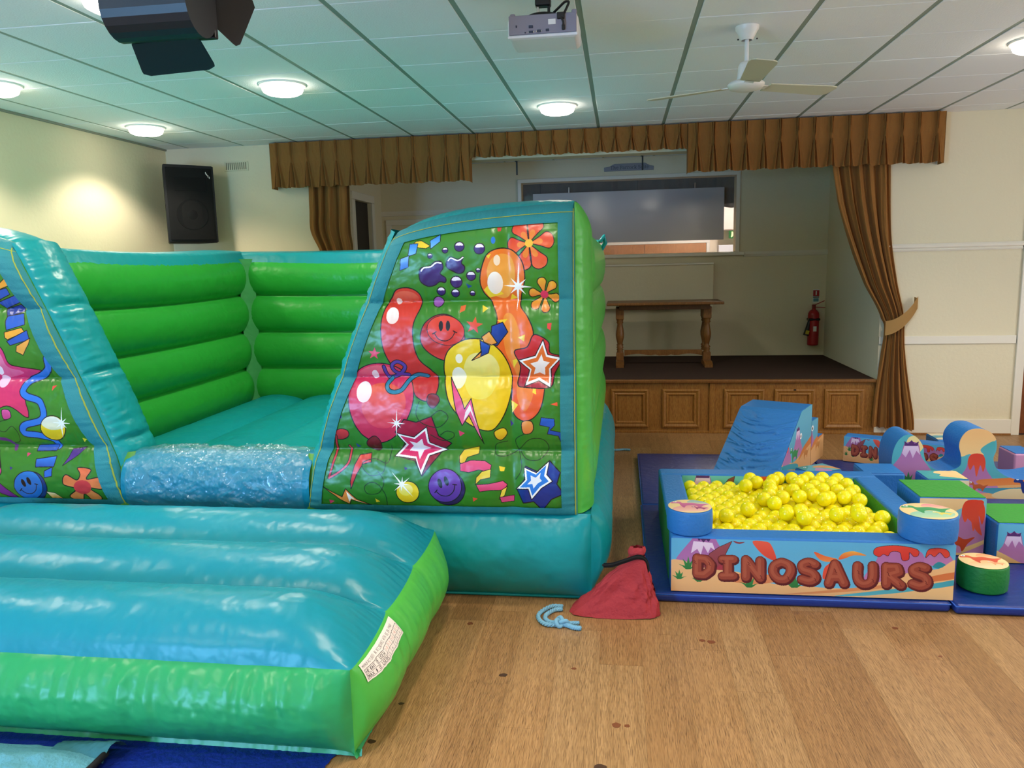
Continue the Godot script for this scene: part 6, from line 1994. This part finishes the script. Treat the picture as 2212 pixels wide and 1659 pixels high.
	a.poly("f4dc4c", "f4dc4c", 3, [1115,179,1143,195,1128,148,1099,127])
	a.poly("e04a80", "e04a80", 3, [1103,139,1176,147,1173,114,1111,109])
	a.poly("ffffff", "ffffff", 0, [1225,1294,1223,1190,1257,1211,1231,1181,1288,1171,1230,1169,1252,1136,1221,1162,1208,1057,1209,1162,1175,1141,1201,1171,1144,1181,1202,1183,1181,1216,1211,1191])
	a.poly("ffffff", "ffffff", 0, [601,589,598,522,621,536,603,516,640,510,603,508,616,487,597,503,586,436,589,503,567,489,584,509,547,515,585,517,571,538,591,522])
	a.poly("e8622c", "e03c3c", 0, [1009,1037,1015,1007,1045,1001,1017,986,1021,956,999,977,970,964,984,992,963,1014,994,1010])
	a.poly("e8486c", "e8486c", 0, [501,894,506,871,529,868,508,856,512,834,494,849,473,838,483,859,467,875,490,873])
	a.poly("e03c3c", "e03c3c", 0, [1124,1453,1145,1454,1141,1436,1127,1434])
	a.poly("ee6a34", "ee6a34", 0, [933,1086,959,1092,955,1066,929,1054])
	a.poly("f6d430", "f6d430", 0, [1041,1090,1070,1074,1043,1053])
	a.poly("e03c3c", "e03c3c", 0, [1354,999,1375,1002,1371,966,1354,976])
	a.poly("ee5a34", "ee5a34", 0, [1363,610,1397,620,1398,600])
	a.poly("e03c6c", "e03c6c", 0, [907,478,937,463,911,445])
	a.poly("3a2f84", "3a2f84", 0, [1164,530,1180,510,1166,497])
	a.poly("f6d430", "f6d430", 0, [1103,297,1133,290,1128,272,1108,273])
	a.poly("e8483c", "e8483c", 0, [967,137,992,130,968,112])
	a.poly("3a2f84", "3a2f84", 0, [620,288,640,281,626,270])
	a.poly("2a3f94", "2a3f94", 0, [367,403,391,385,372,377])
	a.poly("2456b4", "2456b4", 0, [208,359,235,354,212,335])
	a.poly("e03c6c", "e03c6c", 0, [214,108,241,100,216,84])
	a.poly("f6d430", "f6d430", 0, [461,120,485,103,463,96])
	a.poly("1f4f94", "1f4f94", 0, [966,1195,995,1182,975,1171])
	a.blob("2a7fd8", "2a7fd8", 0, [1116,1394,1114,1386,1110,1380,1105,1378,1099,1380,1096,1386,1094,1395,1096,1403,1100,1409,1106,1411,1111,1409,1114,1403])
	a.blob("3a2f84", "3a2f84", 0, [312,544,311,540,307,536,302,535,297,536,294,540,293,544,295,549,298,552,303,554,308,552,311,549])
	a.poly("1f5fc8", "143f94", 3, [1317,544,1381,538,1383,506,1360,481,1426,467,1413,408,1399,451,1345,461,1356,496,1309,506])
	a.curve("1d3a20", 4, [714,623,696,564,725,513,806,493,858,544,819,579,767,544])
	a.curve("1d3a20", 4, [763,452,823,422,875,438,881,463,846,473,814,452])
	a.curve("1d3a20", 4, [553,389,534,305,466,325,400,299,441,243,510,258,524,316])
	a.curve("1d3a20", 4, [484,263,515,211,484,152,425,146,411,183,450,208,491,189,518,137,519,79])
	a.curve("1d3a20", 4, [1232,460,1186,425,1205,354,1215,283,1184,229])
	a.curve("1d3a20", 4, [1146,419,1091,404,1085,353,1135,343,1195,369,1256,430,1325,431,1349,381,1304,330,1244,329,1210,364])

func art_streamers(a: Art) -> void:
	a.poly("f2a030", "f2a030", 4, [833,1204,922,1269,952,1235,894,1217,847,1189])
	a.poly("2456b8", "2456b8", 4, [832,1199,926,1221,938,1187,853,1155])
	a.poly("2456b8", "2456b8", 4, [850,1146,964,1182,980,1144,879,1112])
	a.poly("1c3f98", "1c3f98", 4, [879,1109,979,1134,990,1095,895,1068])
	a.poly("2a5fc0", "2a5fc0", 4, [887,1049,896,1073,988,1086,1002,1028,896,1000])
	a.poly("f2a838", "f2a838", 4, [884,990,984,1013,1002,989,901,951,886,961])
	a.poly("2456b8", "2456b8", 4, [894,942,1014,999,1029,950,913,920])
	a.poly("f4a848", "f4a848", 4, [950,917,1033,958,1021,926,981,868,941,887])
	a.blob("e03a80", "d82a60", 5, [836,918,866,893,883,824,935,804,1053,784,1036,754,971,705,957,646,973,556,954,536,847,596,712,535,634,534,683,646,630,736,749,795,790,854])
	a.blob("f08ab0", "ea5a90", 0, [814,874,847,873,870,804,932,784,940,765,829,745,781,795])
	a.blob("fdeaf2", "fdeaf2", 0, [832,785,828,772,820,763,809,759,800,763,794,772,793,785,798,798,806,807,816,811,826,807,832,798])
	a.blob("fbd0e0", "fbd0e0", 0, [852,725,845,708,832,696,816,692,802,696,792,709,790,725,797,742,810,755,826,759,840,755,850,742])
	a.blob("e85aa0", "c83a80", 4, [817,573,858,573,864,535,821,523])
	a.curve("1d3a20", 4, [837,520,785,505,774,464,811,454,860,485,882,444,869,394,819,388])
	a.curve("14203c", 42, [1110,847,1100,793,1047,754,973,725,942,675,968,646,1041,621,1060,556,1033,516,937,490,920,445,995,435,1079,411,1094,370])
	a.curve("2a78d8", 32, [1110,847,1100,793,1047,754,973,725,942,675,968,646,1041,621,1060,556,1033,516,937,490,920,445,995,435,1079,411,1094,370])
	a.poly("2a68cc", "1c4fa8", 4, [968,372,1097,380,1087,345,970,342])
	a.poly("3a7fdc", "1c4fa8", 4, [973,303,1095,320,1083,264,971,260])
	a.poly("2a68cc", "2a68cc", 4, [1023,240,1074,263,1065,212,1020,203])
	a.blob("f5d92c", "f0c020", 5, [1174,474,1159,439,1129,413,1091,404,1056,413,1032,438,1026,474,1041,509,1071,535,1109,544,1144,535,1168,509])
	a.blob("f4f2e4", "e8e2b8", 0, [1036,496,1073,534,1128,538,1167,506,1163,476,1086,466])
	a.poly("ffffff", "ffffff", 0, [1173,592,1164,515,1193,531,1170,508,1214,502,1168,500,1183,475,1161,494,1142,416,1151,494,1123,478,1146,500,1101,507,1147,509,1133,534,1155,515])
	a.blob("123c84", "0e2c64", 5, [1025,150,1007,106,970,74,923,61,879,72,850,104,843,147,861,191,899,223,945,235,989,224,1018,193])
	a.blob("2478c8", "1c5fa8", 4, [1002,158,985,116,949,85,904,73,863,84,835,114,829,155,846,197,881,227,926,239,968,229,995,199])
	a.blob("1a1418", "1a1418", 0, [899,174,900,163,899,153,894,149,888,150,882,156,877,167,876,178,878,188,882,193,889,191,895,185])
	a.blob("1a1418", "1a1418", 0, [934,186,935,175,933,165,929,160,923,162,916,168,912,179,911,190,912,200,917,204,923,203,929,197])
	a.curve("1a1418", 4, [863,130,888,110,924,110,954,133,965,165])
	a.stroke("1a1418", 5, [855,123,870,138])
	a.stroke("1a1418", 5, [974,164,956,167])
	a.blob("ee6a40", "f49a4c", 5, [1221,260,1298,251,1270,200,1352,208,1352,145,1281,149,1334,94,1286,57,1238,113,1211,63,1144,95,1199,143,1125,167,1148,222,1210,194,1235,225])
	a.blob("dc3c40", "dc3c40", 0, [1290,154,1281,134,1260,118,1233,112,1208,117,1190,132,1186,153,1195,173,1216,188,1243,194,1268,189,1285,175])
	a.stroke("1a1418", 18, [740,341,757,259,708,186])
	a.curve("6a2a78", 20, [717,413,804,403,842,353])
	a.blob("e04a90", "b02a68", 4, [763,249,764,232,753,214,732,199,708,192,687,195,675,206,674,224,686,242,706,257,730,264,751,261])
	a.poly("8a2a90", "5c1a70", 4, [674,186,750,166,857,54,741,104,668,144])
	a.poly("4a2a7c", "6a3a9c", 3, [1181,356,1257,365,1220,326,1132,269,1165,315])
	a.poly("f6e8c0", "f0a840", 3, [1010,124,1064,115,1104,81,1038,83])
	a.poly("e03c3c", "e03c3c", 0, [1110,700,1137,703,1112,675])
	a.poly("f6d430", "f6d430", 0, [1251,419,1276,412,1252,392])
	a.poly("e03c6c", "e03c6c", 0, [914,335,938,331,916,313])
	a.poly("3a2f84", "3a2f84", 0, [1319,345,1340,339,1322,322])
	a.poly("3a2f84", "3a2f84", 0, [816,262,834,255,818,240])
	a.poly("2456b4", "2456b4", 0, [706,93,725,82,707,70])
	a.blob("f0802c", "e8502c", 5, [708,894,686,835,644,792,592,776,544,792,514,836,510,896,532,955,575,998,626,1013,673,997,703,953])
	a.blob("f5d526", "f2c81c", 5, [554,442,529,386,477,344,412,328,352,343,312,384,304,441,330,498,382,539,447,554,506,539,545,499])
	a.blob("1a1418", "1a1418", 0, [424,472,417,458,408,449,400,446,395,451,394,462,398,477,405,491,414,501,422,503,427,498,428,487])
	a.blob("1a1418", "1a1418", 0, [467,464,460,450,451,441,443,438,438,443,437,455,441,469,448,483,457,493,465,496,470,490,471,479])
	a.curve("1a1418", 4, [356,444,366,406,401,383,448,391,483,421])
	a.stroke("1a1418", 5, [343,441,368,449])
	a.stroke("1a1418", 5, [491,414,475,429])
	a.poly("2a7fe0", "1c4fa8", 5, [538,804,540,742,606,726,539,697,534,634,491,679,421,655,462,712,424,761,492,751])

func art_dinosaurs(a: Art) -> void:
	a.poly("5fb0d8", "6cbcdc", 0, [-6,302,1344,284,1353,-9,-4,14])
	a.blob("a86aa8", "b87cb4", 0, [13,150,100,295,118,305,206,303,233,271,306,121,112,67])
	a.poly("e6cfe6", "e6cfe6", 0, [109,286,202,279,216,237,194,255,181,222,158,264,146,211,128,244,97,219])
	a.poly("4a2a5c", "4a2a5c", 0, [127,304,193,300,184,283,171,295,158,280,145,297,136,287])
	a.blob("b070a8", "c082b4", 0, [926,86,987,218,984,269,1166,270,1219,198,1299,81,1062,35])
	a.blob("e0493c", "d83a34", 2, [969,245,984,278,1074,290,1166,274,1175,242,1155,234,1134,255,1132,218,1103,213,1089,254,1051,257,1036,234,1015,242,995,228])
	a.blob("b070a8", "c082b4", 0, [1201,216,1231,276,1288,278,1340,211,1342,175,1236,189])
	a.blob("e0493c", "e0493c", 2, [1209,230,1223,276,1296,278,1318,247,1298,232,1272,259,1249,236,1228,249])
	a.blob("2f8f9c", "2f8f9c", 0, [1244,181,1267,209,1300,196,1294,173])
	a.poly("9c5058", "8a3c48", 2, [155,145,190,222,233,257,298,291,269,224,252,167,280,101,201,89])
	a.poly("a83a48", "a83a48", 0, [192,98,252,177,289,102])
	a.blob("e8604a", "dc4a3c", 0, [398,294,450,294,485,278,513,194,461,211,416,257])
	a.blob("e8603c", "f0904c", 0, [691,246,743,225,803,208,761,193,718,205])
	a.blob("f0b04c", "e8603c", 0, [807,208,827,241,877,254,936,233,878,232,836,214])
	a.blob("e0503c", "e0503c", 0, [739,98,745,164,795,194,789,138])
	a.blob("8a3c48", "8a3c48", 0, [303,293,329,287,359,288,338,278,316,281])
	a.blob("f0c088", "eeb478", 0, [-14,159,48,180,182,136,332,122,465,70,638,57,893,57,1139,149,1269,172,1356,212,1371,-27,-13,4])
	a.blob("e08a5a", "e08a5a", 0, [289,73,376,124,551,92,430,59])
	a.blob("d87a48", "d87a48", 0, [1111,65,1223,125,1360,157,1362,125,1224,97])
	a.blob("3f9fb0", "5fb8c4", 0, [794,6,978,41,1184,77,1354,115,1356,88,1186,54,979,18])
	a.blob("e0905c", "e0905c", 0, [553,6,809,44,1060,82,1159,90,978,51,725,18])
	a.blob("f0c488", "f0c488", 0, [811,-7,1062,31,1357,74,1363,-27,897,-18])
	a.poly("3f8f4c", "2f7a40", 0, [73,129,54,147,35,157,67,149,96,130])
	a.poly("3f8f4c", "2f7a40", 0, [73,129,65,163,56,189,77,166,96,130])
	a.poly("3f8f4c", "2f7a40", 0, [73,129,79,170,84,203,91,174,96,130])
	a.poly("3f8f4c", "2f7a40", 0, [73,129,91,162,108,186,103,164,96,130])
	a.poly("3f8f4c", "2f7a40", 0, [73,129,106,146,138,155,118,148,96,130])
	a.poly("3f8f4c", "2f7a40", 0, [32,72,17,85,4,93,29,87,49,73])
	a.poly("3f8f4c", "2f7a40", 0, [32,72,25,97,20,116,37,100,49,73])
	a.poly("3f8f4c", "2f7a40", 0, [32,72,35,102,40,126,47,105,49,73])
	a.poly("3f8f4c", "2f7a40", 0, [32,72,44,96,58,114,56,98,49,73])
	a.poly("3f8f4c", "2f7a40", 0, [32,72,54,85,79,91,67,86,49,73])
	a.poly("3f8f4c", "2f7a40", 0, [374,38,355,58,333,69,367,60,399,39])
	a.poly("3f8f4c", "2f7a40", 0, [374,38,366,76,356,104,378,79,399,39])
	a.poly("3f8f4c", "2f7a40", 0, [374,38,380,83,385,119,393,87,399,39])
	a.poly("3f8f4c", "2f7a40", 0, [374,38,394,74,411,100,406,77,399,39])
	a.poly("3f8f4c", "2f7a40", 0, [374,38,410,57,444,67,422,59,399,39])
	a.poly("3f8f4c", "2f7a40", 0, [589,45,568,68,542,80,580,69,618,46])
	a.poly("3f8f4c", "2f7a40", 0, [589,45,580,88,568,121,592,92,618,46])
	a.poly("3f8f4c", "2f7a40", 0, [589,45,597,97,601,138,609,101,618,46])
	a.poly("3f8f4c", "2f7a40", 0, [589,45,612,86,632,116,624,89,618,46])
	a.poly("3f8f4c", "2f7a40", 0, [589,45,631,67,669,78,643,68,618,46])
	a.poly("3f8f4c", "2f7a40", 0, [130,61,115,74,103,82,128,76,147,62])
	a.poly("3f8f4c", "2f7a40", 0, [130,61,123,86,118,105,136,89,147,62])
	a.poly("3f8f4c", "2f7a40", 0, [130,61,133,91,138,115,145,94,147,62])
	a.poly("3f8f4c", "2f7a40", 0, [130,61,142,85,156,103,154,87,147,62])
	a.poly("3f8f4c", "2f7a40", 0, [130,61,153,74,178,80,165,75,147,62])
	a.stroke("5c1f26", 54, [133,190,134,99])
	a.stroke("5c1f26", 54, [133,185,177,182,200,154,196,120,169,96,134,97])
	a.stroke("5c1f26", 54, [256,184,309,186])
	a.stroke("5c1f26", 54, [283,185,284,95])
	a.stroke("5c1f26", 54, [258,92,311,94])
	a.stroke("5c1f26", 54, [372,88,370,188,442,86,440,183])
	a.curve("5c1f26", 54, [544,179,579,162,587,124,564,86,529,86,504,119,510,159,544,179])
	a.curve("5c1f26", 54, [702,170,672,183,643,168,648,140,691,123,705,95,680,78,641,88])
	a.stroke("5c1f26", 54, [770,69,796,178,842,72])
	a.stroke("5c1f26", 54, [782,103,828,104])
	a.curve("5c1f26", 54, [901,172,904,102,931,72,964,81,975,114,972,174])
	a.stroke("5c1f26", 54, [1035,172,1039,75])
	a.stroke("5c1f26", 54, [1035,167,1085,169,1094,141,1041,121])
	a.stroke("5c1f26", 54, [1054,117,1106,72])
	a.curve("5c1f26", 54, [1216,169,1187,177,1161,162,1167,139,1215,118,1225,86,1197,71,1159,84])
	a.stroke("6e2a28", 49, [128,196,129,106])
	a.stroke("6e2a28", 49, [128,192,173,188,195,160,191,127,165,102,129,104])
	a.stroke("6e2a28", 49, [252,191,305,192])
	a.stroke("6e2a28", 49, [278,192,280,101])
	a.stroke("6e2a28", 49, [254,98,306,100])
	a.stroke("6e2a28", 49, [368,95,366,194,438,92,435,190])
	a.curve("6e2a28", 49, [539,186,574,168,582,131,559,92,525,93,499,126,505,166,539,186])
	a.curve("6e2a28", 49, [698,177,668,190,638,175,644,147,687,129,701,102,676,85,637,95])
	a.stroke("6e2a28", 49, [766,76,791,184,838,78])
	a.stroke("6e2a28", 49, [777,109,824,111])
	a.curve("6e2a28", 49, [897,178,900,109,926,79,959,87,970,120,968,181])
	a.stroke("6e2a28", 49, [1030,178,1035,81])
	a.stroke("6e2a28", 49, [1030,174,1080,175,1090,148,1037,127])
	a.stroke("6e2a28", 49, [1049,123,1102,79])
	a.curve("6e2a28", 49, [1212,175,1183,183,1156,168,1163,146,1211,124,1221,92,1193,77,1155,90])
	a.stroke("9c4838", 40, [128,196,129,106])
	a.stroke("9c4838", 40, [128,192,173,188,195,160,191,127,165,102,129,104])
	a.stroke("9c4838", 40, [252,191,305,192])
	a.stroke("9c4838", 40, [278,192,280,101])
	a.stroke("9c4838", 40, [254,98,306,100])
	a.stroke("9c4838", 40, [368,95,366,194,438,92,435,190])
	a.curve("9c4838", 40, [539,186,574,168,582,131,559,92,525,93,499,126,505,166,539,186])
	a.curve("9c4838", 40, [698,177,668,190,638,175,644,147,687,129,701,102,676,85,637,95])
	a.stroke("9c4838", 40, [766,76,791,184,838,78])
	a.stroke("9c4838", 40, [777,109,824,111])
	a.curve("9c4838", 40, [897,178,900,109,926,79,959,87,970,120,968,181])
	a.stroke("9c4838", 40, [1030,178,1035,81])
	a.stroke("9c4838", 40, [1030,174,1080,175,1090,148,1037,127])
	a.stroke("9c4838", 40, [1049,123,1102,79])
	a.curve("9c4838", 40, [1212,175,1183,183,1156,168,1163,146,1211,124,1221,92,1193,77,1155,90])
	a.stroke("ae5a44", 16, [124,201,125,110])
	a.stroke("ae5a44", 16, [124,196,168,193,191,165,187,132,160,107,125,108])
	a.stroke("ae5a44", 16, [247,195,300,197])
	a.stroke("ae5a44", 16, [274,196,275,106])
	a.stroke("ae5a44", 16, [249,103,302,105])
	a.stroke("ae5a44", 16, [363,99,361,199,433,97,431,194])
	a.curve("ae5a44", 16, [535,190,570,173,578,135,555,97,520,97,495,130,501,170,535,190])
	a.curve("ae5a44", 16, [694,181,663,194,634,179,639,151,682,134,696,106,671,89,632,99])
	a.stroke("ae5a44", 16, [761,80,787,189,833,83])
	a.stroke("ae5a44", 16, [773,114,819,115])
	a.curve("ae5a44", 16, [892,183,895,113,922,83,955,92,966,125,963,185])
	a.stroke("ae5a44", 16, [1026,183,1030,85])
	a.stroke("ae5a44", 16, [1026,178,1076,180,1085,152,1032,132])
	a.stroke("ae5a44", 16, [1045,128,1097,83])
	a.curve("ae5a44", 16, [1208,179,1178,188,1152,173,1158,150,1206,129,1216,97,1188,82,1150,94])
	a.stroke("6e2a28", 3, [111,182,119,174,116,167,125,161])
	a.stroke("6e2a28", 3, [182,174,190,167,187,159,196,154])
	a.stroke("6e2a28", 3, [252,186,260,179,258,171,266,166])
	a.stroke("6e2a28", 3, [375,180,383,173,380,165,389,160])
	a.stroke("6e2a28", 3, [437,107,445,99,443,92,452,86])
	a.stroke("6e2a28", 3, [514,157,522,149,520,142,529,136])
	a.stroke("6e2a28", 3, [567,106,575,99,573,92,582,86])
	a.stroke("6e2a28", 3, [668,185,676,178,674,170,682,165])
	a.stroke("6e2a28", 3, [696,102,704,94,702,87,711,81])
	a.stroke("6e2a28", 3, [788,156,796,149,794,141,802,136])
	a.stroke("6e2a28", 3, [898,151,906,143,903,136,912,131])
	a.stroke("6e2a28", 3, [967,106,975,99,973,92,981,86])
	a.stroke("6e2a28", 3, [1036,146,1044,139,1042,131,1050,126])
	a.stroke("6e2a28", 3, [1093,92,1100,85,1098,78,1107,72])
	a.stroke("6e2a28", 3, [1179,178,1187,171,1185,164,1193,159])
	a.stroke("6e2a28", 3, [1212,106,1219,99,1217,91,1226,86])
